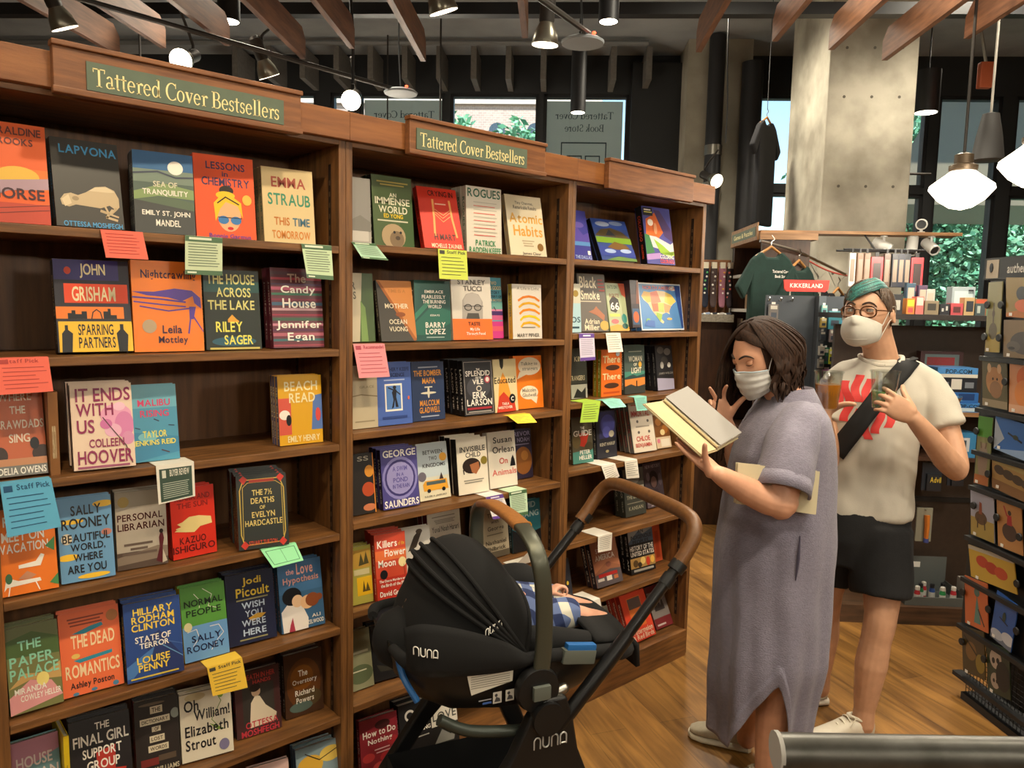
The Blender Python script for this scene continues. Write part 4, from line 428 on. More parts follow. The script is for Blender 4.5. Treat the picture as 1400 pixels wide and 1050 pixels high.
 (34,2.368,0.084,1.8,0.13,5.1,0.2,0.024,0,'24242c','2a2a34','dark jacket with a blue-violet tree glow',[('R',.14,.42,.94,.98,'34345c'),('E',.56,.7,.36,.22,'4a4c94'),('E',.5,.55,.2,.12,'5a5cac'),('E',.74,.5,.13,.07,'c8c0a8'),('T','KENT HARUF',.14,.26,.9,.33,'c8c0a8'),('E',.5,.14,.08,.03,'a89a70')]),
 (34,2.588,0.066,-4.3,0.143,13.7,0.218,0.028,2,'6a6864','e0d4c0','white paperback with red spaced title and grey spine',[('R',.12,.94,.88,.96,'d06a5a'),('T','IMMORTAL',.06,.72,.86,.84,'c8544c'),('E',.3,.62,.05,.03,'6a6058'),('E',.76,.62,.05,.03,'6a6058'),('R',.2,.5,.8,.53,'a89c8c'),('E',.3,.4,.05,.03,'6a6058'),('E',.76,.4,.05,.03,'6a6058'),('T','CHLOE',.16,.22,.76,.32,'c8544c'),('T','BENJAMIN',.1,.08,.8,.18,'c8544c')]),
 (34,2.755,0.071,-2.8,0.1,14.1,0.17,0.024,0,'c8a070','d8c0a0','cookbook jacket with brown food photo',[('R',0,.3,1,.9,'7a4c24'),('E',.3,.7,.2,.1,'b8783c'),('E',.7,.5,.2,.12,'a0642c'),('E',.5,.42,.16,.08,'e0c890'),('E',.16,.2,.1,.06,'d87a90'),('R',.3,.04,.9,.24,'e8dcc8')]),
 (35,2.585,0.097,-0.6,0.14,9.1,0.209,0.03,1,'2c2e28','3c3e38','dark green-grey jacket with a white band',[('R',0,.6,1,1,'5a5850'),('E',.5,.8,.3,.14,'8a8880'),('R',.02,.56,.98,.62,'d0ccbc'),('T','THE BLACK',.1,.36,.92,.44,'a8a28c'),('R',.1,.26,.9,.28,'8a8474'),('T','KANSAN',.16,.12,.86,.2,'a8a28c')]),
 (35,2.781,0.13,0,0.132,12.1,0.205,0.026,0,'4a3c44','5c5058','mauve photo jacket with a dark-haired portrait',[('E',.5,.62,.26,.2,'2c2428'),('E',.5,.56,.16,.13,'8a6c64'),('P',[(.2,.1),(.36,.4),(.66,.4),(.9,.1)],'4a4048'),('T','NEW HISTORY',.1,.88,.94,.96,'c8bcc0'),('T','FORT COLLINS',.06,.08,.96,.2,'dcd0d4'),('R',.2,.03,.8,.05,'c8bcc0'),('E',.2,.7,.1,.1,'8a7c84'),('E',.85,.6,.1,.14,'7a6c74')]),
 (36,2.112,0.06,0,0.108,12,0.165,0.024,0,'1c1e24','2a2c34','small dark jacket half hidden by left post',[('E',.8,.4,.06,.05,'e0c040'),('R',.5,.1,.9,.14,'5a5a50')]),
 (36,2.367,0.058,-1.1,0.162,17.8,0.195,0.03,1,'1c1826','a0684c','copper and slate jacket with white title and red ribbon',[('P',[(0,0),(1,0),(1,.3),(.6,.34),(0,.26)],'5c5458'),('P',[(0,.3),(.5,.5),(1,.36),(1,.5),(.4,.62),(0,.5)],'b87858'),('R',.12,.2,.84,.27,'b82c28'),('T','OF THE',.26,.84,.6,.9,'e0d4c4'),('T','STATES',.16,.72,.7,.82,'e0d4c4'),('T','AMERICA',.1,.56,.84,.68,'e0d4c4'),('R',.4,.1,.6,.2,'e8e0d4'),('R',.68,.1,.84,.18,'c8784c'),('R',.06,.12,.3,.18,'d0c8c0'),('E',.55,.44,.1,.06,'8a5444')]),
 (36,2.616,0.079,-4.7,0.159,11.2,0.201,0.028,1,'0e0e10','1c1c1e','black history paperback with a photo band',[('R',0,.66,1,1,'8a8a88'),('P',[(0,.7),(.4,.92),(.6,.84),(1,.94),(1,.66),(0,.66)],'4a5a6c'),('T','AN',.4,.88,.62,.96,'16161a'),('T','INDIGENOUS',.1,.75,.94,.84,'1c1c1c'),('T','PEOPLES',.16,.64,.8,.73,'1c1c1c'),('T','HISTORY OF THE',.03,.5,.97,.61,'f2ece0'),('T','UNITED STATES',.04,.38,.98,.48,'f2ece0'),('R',.0,.12,1,.34,'a8844c'),('E',.2,.22,.1,.08,'5a4428'),('E',.5,.26,.1,.08,'e0c070'),('E',.7,.22,.08,.1,'c03c28'),('E',.88,.24,.08,.08,'e0b050'),('E',.36,.18,.08,.06,'3c3024'),('R',.1,.04,.9,.09,'a8a49c')]),
 (36,2.818,0.123,0.2,0.082,10.7,0.178,0.024,0,'c85028','d05a34','orange-red book tucked behind the black history paperback',[('R',.5,.1,.8,.8,'b84424')]),
 (37,2.481,0.11,7,0.093,21.3,0.152,0.024,0,'8a8a70','b8b4a0','pale green-white book behind white handwritten card',[('E',.6,.6,.24,.2,'6a7a58'),('R',.2,.1,.8,.2,'d8d4c8')]),
 (37,2.576,0.029,0.8,0.174,23.8,0.211,0.028,2,'a82820','e04a30','bright red paperback with an orange photo panel',[('R',.22,.28,.76,.9,'e8803c'),('R',.24,.66,.74,.88,'6a5a58'),('E',.6,.46,.1,.1,'8a4a2c'),('E',.4,.4,.08,.06,'b05a2c'),('T','Watermelon',.06,.14,.94,.25,'f0d8c0'),('T','& Red Birds',.1,.03,.94,.13,'f0d8c0')]),
 (37,2.79,0.056,0,0.123,26,0.194,0.022,0,'6a2428','8a8482','grey photo book with a dark red band leaning right',[('R',0,0,1,.24,'7a2c30'),('R',0,.86,1,1,'6a2428'),('P',[(.2,.4),(.3,.7),(.4,.5),(.5,.76),(.6,.5),(.74,.7),(.8,.4)],'3c3838'),('R',.1,.06,.6,.1,'c8bcb8')]),
]
CARDS = [
 ([0.4912,-0.005,1.7815,0.5847,-0.005,1.7815,0.5941,-0.012,1.7162,0.4998,-0.012,1.7164],'f2705c',0.03,'hand','coral handwritten card under the charcoal lamb hardcover'),
 ([0.6848,-0.005,1.7815,0.779,-0.005,1.7815,0.7742,-0.012,1.6841,0.68,-0.012,1.6842],'c8d4b0',0.01,'print','pale green printed card under the orange sunglasses hardcover'),
 ([0.9999,-0.005,1.7815,1.0926,-0.005,1.7815,1.0953,-0.012,1.6839,1.0132,-0.012,1.6871],'c8dcb4',0.01,'print','pale green printed card at the left bookcase post,under the tan jacket'),
 ([0.2729,-0.005,1.4845,0.3738,-0.005,1.4845,0.3795,-0.012,1.4061,0.2764,-0.012,1.4043],'f2705c',0.02,'staff','larger coral staff card at far left,second shelf edge'),
 ([0.599,-0.005,1.2015,0.6928,-0.005,1.2015,0.692,-0.012,1.1118,0.6011,-0.012,1.1033],'ece6d8',0.07,'dark','white card with dark green printed panel under the sky-blue paperback'),
 ([0.2687,-0.005,1.2015,0.3686,-0.005,1.2015,0.3839,-0.012,1.0863,0.2765,-0.012,1.0807],'62b4d8',0.03,'staff','bright blue staff card hanging at far left,third shelf edge'),
 ([0.8696,-0.005,0.9275,0.9748,-0.005,0.9275,0.9757,-0.05,0.8879,0.8853,-0.05,0.8852],'8ed8a0',0.01,'frame','mint green card jutting out under the gold-framed paperback'),
 ([0.7144,-0.005,0.6315,0.811,-0.005,0.6315,0.8228,-0.012,0.5429,0.7257,-0.012,0.5504],'f2c640',0.05,'staff','yellow folded card under the green and blue paperback'),
 ([1.1591,-0.005,1.7965,1.2383,-0.005,1.7965,1.2559,-0.05,1.7473,1.1665,-0.05,1.749],'a8ccb0',0.01,'print','pale green card jutting out beside the monkey-face hardcover'),
 ([1.4702,-0.005,1.7965,1.5871,-0.005,1.7965,1.5895,-0.012,1.7008,1.472,-0.012,1.7015],'d0dc58',0.02,'staff','yellow-green staff card hanging under the red hardcover with curtain'),
 ([1.1634,-0.005,1.4965,1.2714,-0.005,1.4965,1.2869,-0.012,1.395,1.1789,-0.012,1.3959],'f49aa0',0.02,'staff','pink recommendation card at the middle bookcase left post'),
 ([1.7851,-0.005,1.2285,1.8909,-0.005,1.2285,1.885,-0.05,1.2035,1.7901,-0.05,1.2081],'f0d03c',0.03,'hand','small yellow card under the speech-bubble book'),
 ([1.687,-0.005,0.9505,1.7651,-0.005,0.9505,1.8033,-0.012,0.8629,1.7166,-0.012,0.8674],'e6e0dc',0.09,'purple','white card with purple bands under the child jacket'),
 ([1.7964,-0.005,0.9505,1.8825,-0.005,0.9505,1.8865,-0.012,0.8566,1.8034,-0.012,0.8602],'c0d8b8',0.06,'print','pale green printed card under the red and black lettered jacket'),
 ([1.8266,-0.005,0.6675,1.956,-0.005,0.6675,1.9582,-0.012,0.7259,1.8946,-0.012,0.7135],'dcd6ca',0.06,'blank','curled white card under the teal jacket'),
 ([2.1377,-0.005,1.5175,2.2229,-0.005,1.5175,2.2281,-0.012,1.4144,2.143,-0.012,1.4126],'d8cee0',0.02,'purple','lilac printed card under the tall barbecue jacket'),
 ([2.2913,-0.005,1.5175,2.38,-0.005,1.5175,2.3937,-0.012,1.4413,2.3031,-0.012,1.4409],'eee8da',0.02,'hand','white handwritten card under the highway-shield jacket'),
 ([2.1719,-0.005,1.2485,2.274,-0.005,1.2485,2.2526,-0.012,1.1681,2.1513,-0.012,1.1732],'b4d84c',0.08,'hand','lime green card hanging over the river jacket'),
 ([2.2848,-0.005,1.2485,2.3934,-0.005,1.2485,2.3812,-0.05,1.2229,2.2848,-0.05,1.2244],'90d4c4',0.04,'hand','pale teal card under the orange feather paperback'),
 ([2.482,-0.005,1.2485,2.5642,-0.005,1.2485,2.5646,-0.012,1.189,2.4966,-0.012,1.1913],'8cd0c0',0.04,'hand','pale teal card hanging over the white red-titled paperback'),
 ([2.2913,-0.005,0.9835,2.3764,-0.005,0.9835,2.3986,-0.012,0.9286,2.3272,-0.012,0.9021],'ece6da',0.1,'hand','white folded card lying under the river jacket,above the stroller handle'),
 ([2.4366,-0.005,0.9835,2.5175,-0.005,0.9835,2.5281,-0.012,0.9044,2.4443,-0.012,0.9111],'e8e2d4',0.1,'hand','white folded card under the white red-titled paperback'),
 ([2.2863,-0.005,0.6915,2.3732,-0.005,0.6915,2.3642,-0.012,0.6225,2.2815,-0.012,0.6291],'ece6da',0.1,'hand','white folded card hanging over the copper jacket'),
 ([2.2249,-0.005,0.4265,2.3104,-0.005,0.4265,2.3337,-0.012,0.3229,2.2532,-0.012,0.3201],'ece6da',0.1,'hand','white folded card above the baby,beside the red paperback'),
]
RACK = [[-0.064,1.755,0.029,1.749,0.031,1.471,-0.05,1.469],[0.035,1.769,0.205,1.758,0.216,1.609,0.054,1.614],[0.043,1.603,0.225,1.599,0.242,1.458,0.058,1.456],[-0.064,1.441,0.088,1.441,0.108,1.25,-0.036,1.25],[0.096,1.441,0.244,1.442,0.268,1.248,0.116,1.245],[-0.053,1.208,0.034,1.209,0.036,0.927,-0.048,0.923],[0.045,1.226,0.219,1.232,0.239,1.07,0.05,1.087],[0.044,1.062,0.247,1.066,0.266,0.914,0.061,0.931],[-0.068,0.899,0.086,0.898,0.101,0.71,-0.039,0.706],[0.09,0.899,0.238,0.898,0.257,0.712,0.123,0.708],[-0.051,0.655,0.232,0.672,0.246,0.555,-0.017,0.531],[-0.058,0.522,0.095,0.526,0.11,0.339,-0.028,0.325],[0.14,0.534,0.264,0.536,0.24,0.32,0.123,0.336],[-0.049,0.306,0.092,0.306,0.117,0.144,-0.016,0.118],[0.105,0.306,0.237,0.313,0.263,0.136,0.138,0.114],[-0.101,1.836,-0.023,1.835,-0.018,1.756,-0.087,1.761]]
# ------------------------------------------------------------------ books: front cover at the local y = 0, standing on its lower edge
def art(mb, ops, w, h, y0=-.0002):
    for i, o in enumerate(ops):
        y = y0 - .00016 * (i + 1); k = o[0]
        if k == 'T': mb.text(o[1], o[2] * w, o[4] * w, o[3] * h, o[5] * h, y, ink(o[6]))
        elif k == 'R': mb.quad((o[1] * w, y, o[2] * h), (o[3] * w, y, o[2] * h), (o[3] * w, y, o[4] * h), (o[1] * w, y, o[4] * h), ink(o[5]))
        elif k == 'E': clip(mb, [(o[1] + o[3] * math.cos(2 * PI * j / 22), o[2] + o[4] * math.sin(2 * PI * j / 22)) for j in range(22)], w, h, y, ink(o[5]))
        elif k == 'P': clip(mb, o[1], w, h, y, ink(o[2]))
        elif k == 'S':
            p = o[1]; wd = o[2] * w / 2; P = [Vector((a * w, b * h)) for a, b in p]
            for a, b in zip(P, P[1:]):
                d = (b - a).normalized(); nn = Vector((-d.y, d.x)) * wd; e = d * wd * .35
                mb.quad(*[(max(0, min(w, q.x)), y, max(0, min(h, q.y))) for q in (a - e - nn, b + e - nn, b + e + nn, a - e + nn)], ink(o[3]))
def clip(mb, poly, w, h, y, m):
    mb.add([(max(0, min(1, a)) * w, y, max(0, min(1, b)) * h) for a, b in poly], [tuple(range(len(poly)))], m)
def book_cover(w, h, t, spine, base, ops):
    mb = MB(); bd = .0022; bm = ink(base); sm = ink(spine)
    if t > w:                                       # standing spine outwards
        mb.box(0, .002, .001, t, 0, h, bm); mb.box(w - .002, w, .001, t, 0, h, bm); mb.box(0, w, 0, .0022, 0, h, bm)
    else:
        mb.box(0, w, 0, bd, 0, h, bm); mb.box(0, w, t - bd, t, 0, h, bm); mb.box(0, .0026, bd, t - bd, 0, h, sm)
        ts = [o for o in ops if o[0] == 'T']
        if ts and t > .015:
            st = max(ts, key=lambda o: (o[4] - o[2]) * (o[5] - o[3])); big = ts[0]; c = st[6]
            if c == base or c == spine: c = 'd8d0bc'
            mb.text(st[1], .16 * h, .6 * h, .3 * t, .68 * t, 0, ink(c), f=lambda x, z: (-.0003, t - z, h - x))
            mb.text(big[1], .66 * h, .9 * h, .36 * t, .62 * t, 0, ink(c), f=lambda x, z: (-.0003, t - z, h - x))
    art(mb, ops, w, h); return mb
def book_pages(w, h, t):
    if t > w: return MB().box(.0022, w - .0022, .0024, t - .004, .003, h - .003, PAPER)
    return MB().box(.0028, w - .003, .0024, t - .0024, .003, h - .003, PAPER)
SHN = ['top', 'second', 'third', 'fourth', 'fifth', 'sixth', 'bottom']
for (s, x, y, yaw, w_, lean, h, t, n, spine, base, desc, ops) in BOOKS:
    u = s // 10 - 1; z = SHZ[u][s % 10 - 1]; wh = '%s bookcase, %s shelf' % (UN[u], SHN[s % 10 - 1]); g = 'bestsellers, ' + wh
    y = max(y, .012); ln = R_(lean); sl = 'spine' in desc and t > w_
    tt = t; z1 = z + (tt * math.sin(ln) + .0008 if not sl else .0008)
    if sl: ln = 0
    b = thing('book', '%s, %s' % (desc, wh), 'book', (x, y, z1), (-ln, 0, R_(yaw)), g)
    cv = book_cover(w_, h, t, spine, base, ops).build('cover', b); pg = book_pages(w_, h, t).build('page_block', b)
    for k in range(1, n + 1):
        c = b.copy(); C.objects.link(c); d = (t + .0008) * k / math.cos(ln); jx = .002 * ((k * 7) % 3 - 1)
        c.location = (x - math.sin(R_(yaw)) * d + jx, y + math.cos(R_(yaw)) * d, z1)
        c['label'] = 'copy stacked behind the ' + desc; c['group'] = 'copies behind the ' + desc
        for p in (cv, pg): q = p.copy(); C.objects.link(q); q.parent = c
# ------------------------------------------------------------------ shelf cards
for (q, col, flap, sty, lab) in CARDS:
    P = [Vector(q[i:i + 3]) for i in (0, 3, 6, 9)]; org = P[0].copy(); P = [p - org for p in P]
    t = thing('shelf_card', lab, 'card', org, 0, 'staff pick cards on the shelf edges')
    m = mat('card_' + col, col, .7); mb = MB(); bk = Vector((0, flap, 0)); dz = Vector((0, 0, .0006))
    mb.plate([P[0], P[1], P[2], P[3]], -.0005, m)
    mb.plate([P[0] + dz, P[1] + dz, P[1] + bk + dz, P[0] + bk + dz], .0005, m)
    def at(u, v, o): a = P[0].lerp(P[1], u); b_ = P[3].lerp(P[2], u); p = a.lerp(b_, v); return (p.x, p.y - .0006 - o * .0002, p.z)
    def strip(u0, u1, v0, v1, c, o=1): mb.quad(at(u0, v1, o), at(u1, v1, o), at(u1, v0, o), at(u0, v0, o), ink(c))
    rnd = random.Random(lab)
    if sty == 'print':
        strip(0, 1, 0, .14, '4a6a48'); strip(0, 1, .88, 1, '4a6a48'); strip(.1, .7, .03, .09, 'd8e0c8', 2); strip(.06, .3, .92, .96, 'd8e0c8', 2)
        for i in range(9): strip(.08, .92 - .1 * rnd.random(), .19 + .07 * i, .215 + .07 * i, '7a8a70')
    elif sty == 'purple':
        strip(0, 1, 0, .16, '6a4a9c'); strip(0, 1, .88, 1, '6a4a9c'); strip(.25, .75, .05, .11, 'e8e0f0', 2)
        for i in range(9): strip(.1, .9 - .1 * rnd.random(), .22 + .068 * i, .24 + .068 * i, 'a098b0')
    elif sty == 'dark':
        strip(.07, .93, .1, .96, '3c5044'); strip(.14, .24, .14, .34, 'd8d8c8', 2); mb.text('BUYER REVIEW', 0.34, .86, .62, .8, 0, ink('e8e4d4'), f=lambda u, v: at(u, .14 + (.8 - v), 2))
        for i in range(8): strip(.14, .86 - .06 * rnd.random(), .48 + .055 * i, .5 + .055 * i, 'b8c0b0', 2)
    elif sty == 'frame':
        for a in ((.08, .92, .1, .13), (.08, .92, .84, .87), (.08, .1, .1, .87), (.9, .92, .1, .87), (.5, .51, .1, .87)): strip(*a, '3c7a50')
    elif sty in ('hand', 'staff'):
        dk = {'62b4d8': '2c5a80', 'f2705c': 'b83c34', 'f49aa0': 'b84a5a'}.get(col, '4a4a40')
        if sty == 'staff':
            s_ = 'Recommended' if 'recommendation' in lab else 'Staff Pick'
            mb.text(s_, .3 if col != 'f2705c' else .16, .95 if col != 'f2705c' else .8, .86, .97, 0, ink(dk), f=lambda u, v: at(u, 1 - v, 1)); strip(.05, .22, .04, .16, dk)
        for i in range(6 if sty == 'staff' else 7): v0 = (.26 if sty == 'staff' else .12) + .115 * i; strip(.08 + .03 * rnd.random(), .95 - .25 * rnd.random(), v0, v0 + .018, dk)
    mb.build('card', t)
# ------------------------------------------------------------------ stroller and infant car seat (own axes: x towards the push handle, y towards the shelves)
SO = Vector((1.30, -.56, 0)); SR = R_(-18.4)
FAB = mat('black_fabric', '070708', 0.92, var=.3, vs_=500, bump=.06, bs=700); PLAS = mat('black_plastic', '0d0d0e', 0.45); TUBE = mat('black_tube', '0c0c0d', 0.35)
LEATH = mat('brown_leather', '6a4420', 0.4, var=.25, vs_=60, bump=.1, bs=300); TAN = mat('tan_leather', '9a6430', 0.45, var=.2, vs_=80, bump=.1, bs=300)
ARCHM = mat('grey_green_metal', '55564a', 0.4, 0.6); WHITE = mat('white_print', 'e8e4dc', 0.5); BLUEP = mat('blue_plastic', '2060a0', 0.4); GREYP = mat('grey_plastic', '5a5f58', 0.4)
def hose(mb, *a, **k): return mb.tube(*a, **k)
def letters_nuna(mb, f, x0, x1, z0, z1, m):         # rounded single-stroke maker's word
    wd = (x1 - x0) / 4.4; h = z1 - z0
    def st(pts):
        q = [Vector(f(*p)) for p in pts]; mb.tube(q, h * .075, m, 6, round_=True)
    for i, ch in enumerate('nuna'):
        a = x0 + i * (x1 - x0) / 4 * 1.02; b = a + wd * .8; c = (a + b) / 2; q = 0
        w2 = (b - a) / 2; ar = [(c - w2 * math.cos(PI * k_ / 8), math.sin(PI * k_ / 8) * w2 * 1.1) for k_ in range(9)]
        if ch in 'na': st([(a, z0)] + [(x, z1 - w2 * 1.1 + dz) for x, dz in ar] + [(b, z0)])
        else: st([(a, z1)] + [(x, z0 + w2 * 1.1 - dz) for x, dz in ar] + [(b, z1)])
        if ch == 'a': st([(a + w2 * .5, z0 + h * .06), (b, z0 + h * .06)])
st_ = thing('stroller', 'black stroller frame with a curved brown leather push bar, before the middle bookcase', 'stroller', SO, SR)
for s, nm in ((-1, 'near'), (1, 'far')):
    y = .24 * s
    MB().tube([(.03, y, .61), (.17, y, .757), (.225, y, .818)], .0185, TUBE, 12).build('push_bar_sleeve', st_, True)
    MB().tube([(.215, y, .81), (.36, y, .972)], .0145, TUBE, 12).tube([(.325, y, .933), (.345, y, .955)], .018, PLAS, 12).tube([(.355, y, .966), (.372, y, .985)], .0215, PLAS, 12).build('push_bar_tube', st_, True)
    pl = MB(); o = [(-.045, .66), (-.01, .70), (.05, .70), (.07, .64), (.085, .56), (.13, .45), (.19, .30), (.235, .16), (.20, .15), (.15, .27), (.09, .40), (.05, .48), (.0, .52), (-.06, .50), (-.14, .42), (-.25, .26), (-.32, .13), (-.355, .14), (-.28, .30), (-.16, .47), (-.09, .57)]
    pl.prism([(x, z) for x, z in o], y - .017, y + .017, PLAS); fr = pl.build('side_frame', st_, bevel=.006)
    if s < 0:
        mb = MB(); letters_nuna(mb, lambda x, z: (x, y - .0185, z), -.035, .055, .585, .612, mat('silver_print', 'b8b8b4', .35, .3)); mb.build('maker_lettering', fr, True)
    MB().lathe([(.04, -.02), (.042, 0), (.04, .02)], 24, PLAS).build('hub', st_, True).matrix_local = Matrix.Translation((.0, y * 1.03, .655)) @ Matrix.Rotation(PI / 2, 4, 'X')
    mb = MB(); mb.tube([(-.02, y * 1.0 - .012 * s, .69), (.02, y - .012 * s, .705)], .014, CHROME, 10, round_=True); mb.build('release_button', st_, True).location = (.035, .03 * s * 0, .0)
    for wx, wr, nw in ((.23, .125, 'rear_wheel'), (-.34, .09, 'front_wheel')):
        wh = MB(Matrix.Translation((wx, y * 1.16, wr)) @ Matrix.Rotation(PI / 2, 4, 'X')); wh.lathe([(wr * .8, -.018), (wr * .96, -.02), (wr, -.01), (wr, .01), (wr * .96, .02), (wr * .8, .018)], 28, mat('tyre_rubber', '1c1c1c', .8)); w1 = wh.build(nw, st_, True)
        wh = MB(Matrix.Translation((wx, y * 1.16, wr)) @ Matrix.Rotation(PI / 2, 4, 'X')); wh.lathe([(.02, -.022), (wr * .3, -.02), (wr * .81, -.008), (wr * .81, .008), (wr * .3, .02), (.02, .022)], 24, GREYP); wh.build('wheel_disc', w1, True)
MB().tube([(.358, -.24, .97), (.385, -.24, 1.005), (.412, -.236, 1.045), (.427, -.215, 1.075), (.432, -.17, 1.088), (.434, -.08, 1.092), (.434, .08, 1.092), (.432, .17, 1.088), (.425, .215, 1.076), (.405, .237, 1.045), (.375, .24, 1.0), (.345, .24, .965)], .0195, LEATH, 14, smooth=5).build('push_bar_grip', st_, True)
mb = MB(); mb.box(-.25, .18, -.2, .2, .2, .21, FAB); mb.loft([[(-.27, -.2, z), (.2, -.2, z), (.2, .2, z), (-.27, .2, z)] for z in (.2, .36)], FAB, cap=False); mb.build('basket', st_)
MB().tube([(-.25, -.24, .26), (-.25, .24, .26)], .014, TUBE, 10).tube([(.15, -.24, .3), (.15, .24, .3)], .014, TUBE, 10).build('cross_tube', st_, True)

cs = thing('infant_car_seat', 'black infant car seat with hooded canopy and tan-gripped carry arch, clipped on the stroller', 'car seat', SO, SR)
def ssec(x, zt, zb, hw, k=2.6, n=28):
    r = []
    for j in range(n):
        a = PI + PI * j / (n - 1); c, s_ = math.cos(a), math.sin(a)
        r.append((x, hw * abs(c) ** (2 / k) * (1 if c > 0 else -1), zt + (zt - zb) * (-(abs(s_) ** (2 / k)))))
    return r
shell = [(-.335, .815, .80, .10), (-.315, .805, .725, .165), (-.27, .80, .675, .197), (-.2, .795, .635, .21), (-.08, .79, .612, .213), (.04, .785, .607, .213), (.12, .775, .625, .207), (.19, .758, .655, .19), (.25, .74, .69, .165), (.295, .72, .70, .12)]
mb = MB(); mb.loft([ssec(*s) for s in shell], PLAS, cap=True, closed=True); sh = mb.build('shell', cs, True, 60)
mb = MB(); rim = []
for sgn in (-1, 1):
    pts = [(x, sgn * hw * 1.0, zt) for x, zt, zb, hw in shell]; mb.tube(pts, [.012] + [.016] * 6 + [.02, .024, .024], FAB, 10, smooth=3)
mb.tube([(.295, -.11, .72), (.305, -.05, .722), (.305, .05, .722), (.295, .11, .72)], .024, FAB, 10, smooth=3)
mb.build('rim_padding', cs, True)
# footwell apron: padded black cloth hanging over the end
mb = MB(); mb.loft([[(x, hw * c, zt + .012 + .02 * (1 - abs(c) ** 3)) for c in [-1 + j / 7 for j in range(15)]] for x, zt, hw in ((.16, .772, .19), (.2, .760, .18), (.25, .750, .165), (.29, .742, .13))] , FAB, cap=False, closed=False)
mb.loft([[(x, hw * c, zt) for c in [-1 + j / 7 for j in range(15)]] for x, zt, hw in ((.29, .758, .13), (.318, .725, .135), (.325, .665, .13))], FAB, cap=False, closed=False)
ap = mb.build('foot_apron', cs, True); sm = ap.modifiers.new('thick', 'SOLIDIFY'); sm.thickness = .012
# inner liner with padded sides
mb = MB()
for sgn in (-1, 1):
    mb.tube([(-.22, sgn * .16, .81), (-.1, sgn * .165, .815), (.02, sgn * .165, .805), (.12, sgn * .16, .785), (.2, sgn * .14, .765)], [.03, .036, .036, .03, .02], FAB, 12, smooth=4, round_=True)
mb.tube([(-.02, .12, .82), (.05, .145, .835), (.11, .15, .835), (.175, .14, .80)], [.03, .05, .05, .03], FAB, 12, smooth=4, round_=True)
mb.tube([(-.28, 0, .79), (-.15, 0, .74), (.05, 0, .70), (.2, 0, .70)], [.08, .12, .12, .08], FAB, 14, smooth=3, round_=True)
mb.build('seat_liner', cs, True)
# canopy: a fan of arches about the two pivots
PV = (-.035, .795)
AR = [(80, .13, .200), (90, .165, .203), (100, .215, .204), (111, .245, .204), (124, .262, .203), (131, .274, .202), (137, .278, .201), (143, .270, .200), (155, .255, .197), (168, .262, .192), (180, .27, .187), (188, .262, .18)]
def arch(al, R, hy, n=33, grow=0.0):
    r = []
    for j in range(n):
        b = PI * j / (n - 1); c, s_ = math.cos(b), math.sin(b); q = (R + grow) * s_ ** .62
        r.append((PV[0] + q * math.cos(R_(al)), -(hy + grow) * (abs(c) ** .75) * (1 if c > 0 else -1), PV[1] + q * math.sin(R_(al))))
    return r
rows = []
for i, (al, R, hy) in enumerate(AR):
    rows.append(arch(al, R, hy))
    if i < len(AR) - 1: a2, R2, h2 = AR[i + 1]; rows.append(arch((al + a2) / 2, (R + R2) / 2 - (.008 if i in (4, 5, 6) else .006 if i == 7 else -.001), (hy + h2) / 2))
mb = MB(); mb.loft(rows, FAB, cap=False, closed=False); cn = mb.build('canopy', cs, True, 60)
so = cn.modifiers.new('thick', 'SOLIDIFY'); so.thickness = .004
mb = MB()
for al, R, hy in (AR[0], AR[4], AR[5], AR[6], AR[7]): mb.tube(arch(al, R, hy, 33, .003), .0055, FAB, 8)
mb.build('canopy_piping', cn, True)
# cloth skirt under the canopy on both sides, with the maker's word
for sgn in (-1,):
    mb = MB(); top = [(-.33, .895), (-.29, .91), (-.2, .888), (-.1, .845), (-.04, .806), (.0, .803)]; bot = [(-.325, .80), (-.30, .79), (-.2, .778), (-.1, .772), (-.04, .775), (.0, .79)]
    yy = [.175, .205, .217, .219, .219, .216]
    T_, _ = spline([Vector((x, sgn * y, z)) for (x, z), y in zip(top, yy)], [0] * 6, 5); B_, _ = spline([Vector((x, sgn * (y + .004), z)) for (x, z), y in zip(bot, yy)], [0] * 6, 5)
    mb.loft([[(a.lerp(b, k / 6) + Vector((0, sgn * .012 * math.sin(PI * k / 6), 0)))[:] for k in range(7)] for a, b in zip(T_, B_)], FAB, cap=False, closed=False)
    skk = mb.build('canopy_skirt', cs, True); so = skk.modifiers.new('thick', 'SOLIDIFY'); so.thickness = .003
    if sgn < 0:
        bvs = [BVHTree.FromPolygons([v.co for v in q.data.vertices], [p.vertices for p in q.data.polygons]) for q in (cn, skk)]
        def on_cloth(x, z):
            h = [b.ray_cast(Vector((x, -.6, z)), Vector((0, 1, 0)))[0] for b in bvs]; h = [q.y for q in h if q is not None]; return (x, (min(h) if h else -.2) - .0035, z)
        mb = MB(); letters_nuna(mb, lambda x, z: on_cloth(x, z - (x + .315) * .2), -.315, -.262, .846, .864, WHITE); mb.build('maker_lettering', skk, True)
        yy_ = min(on_cloth(-.14 + .01 * k_, .865)[1] for k_ in range(5)); mb = MB(); letters_nuna(mb, lambda x, z: (x, yy_, z + (x + .14) * .5), -.14, -.098, .855, .872, WHITE); mb.build('maker_lettering', cn, True)
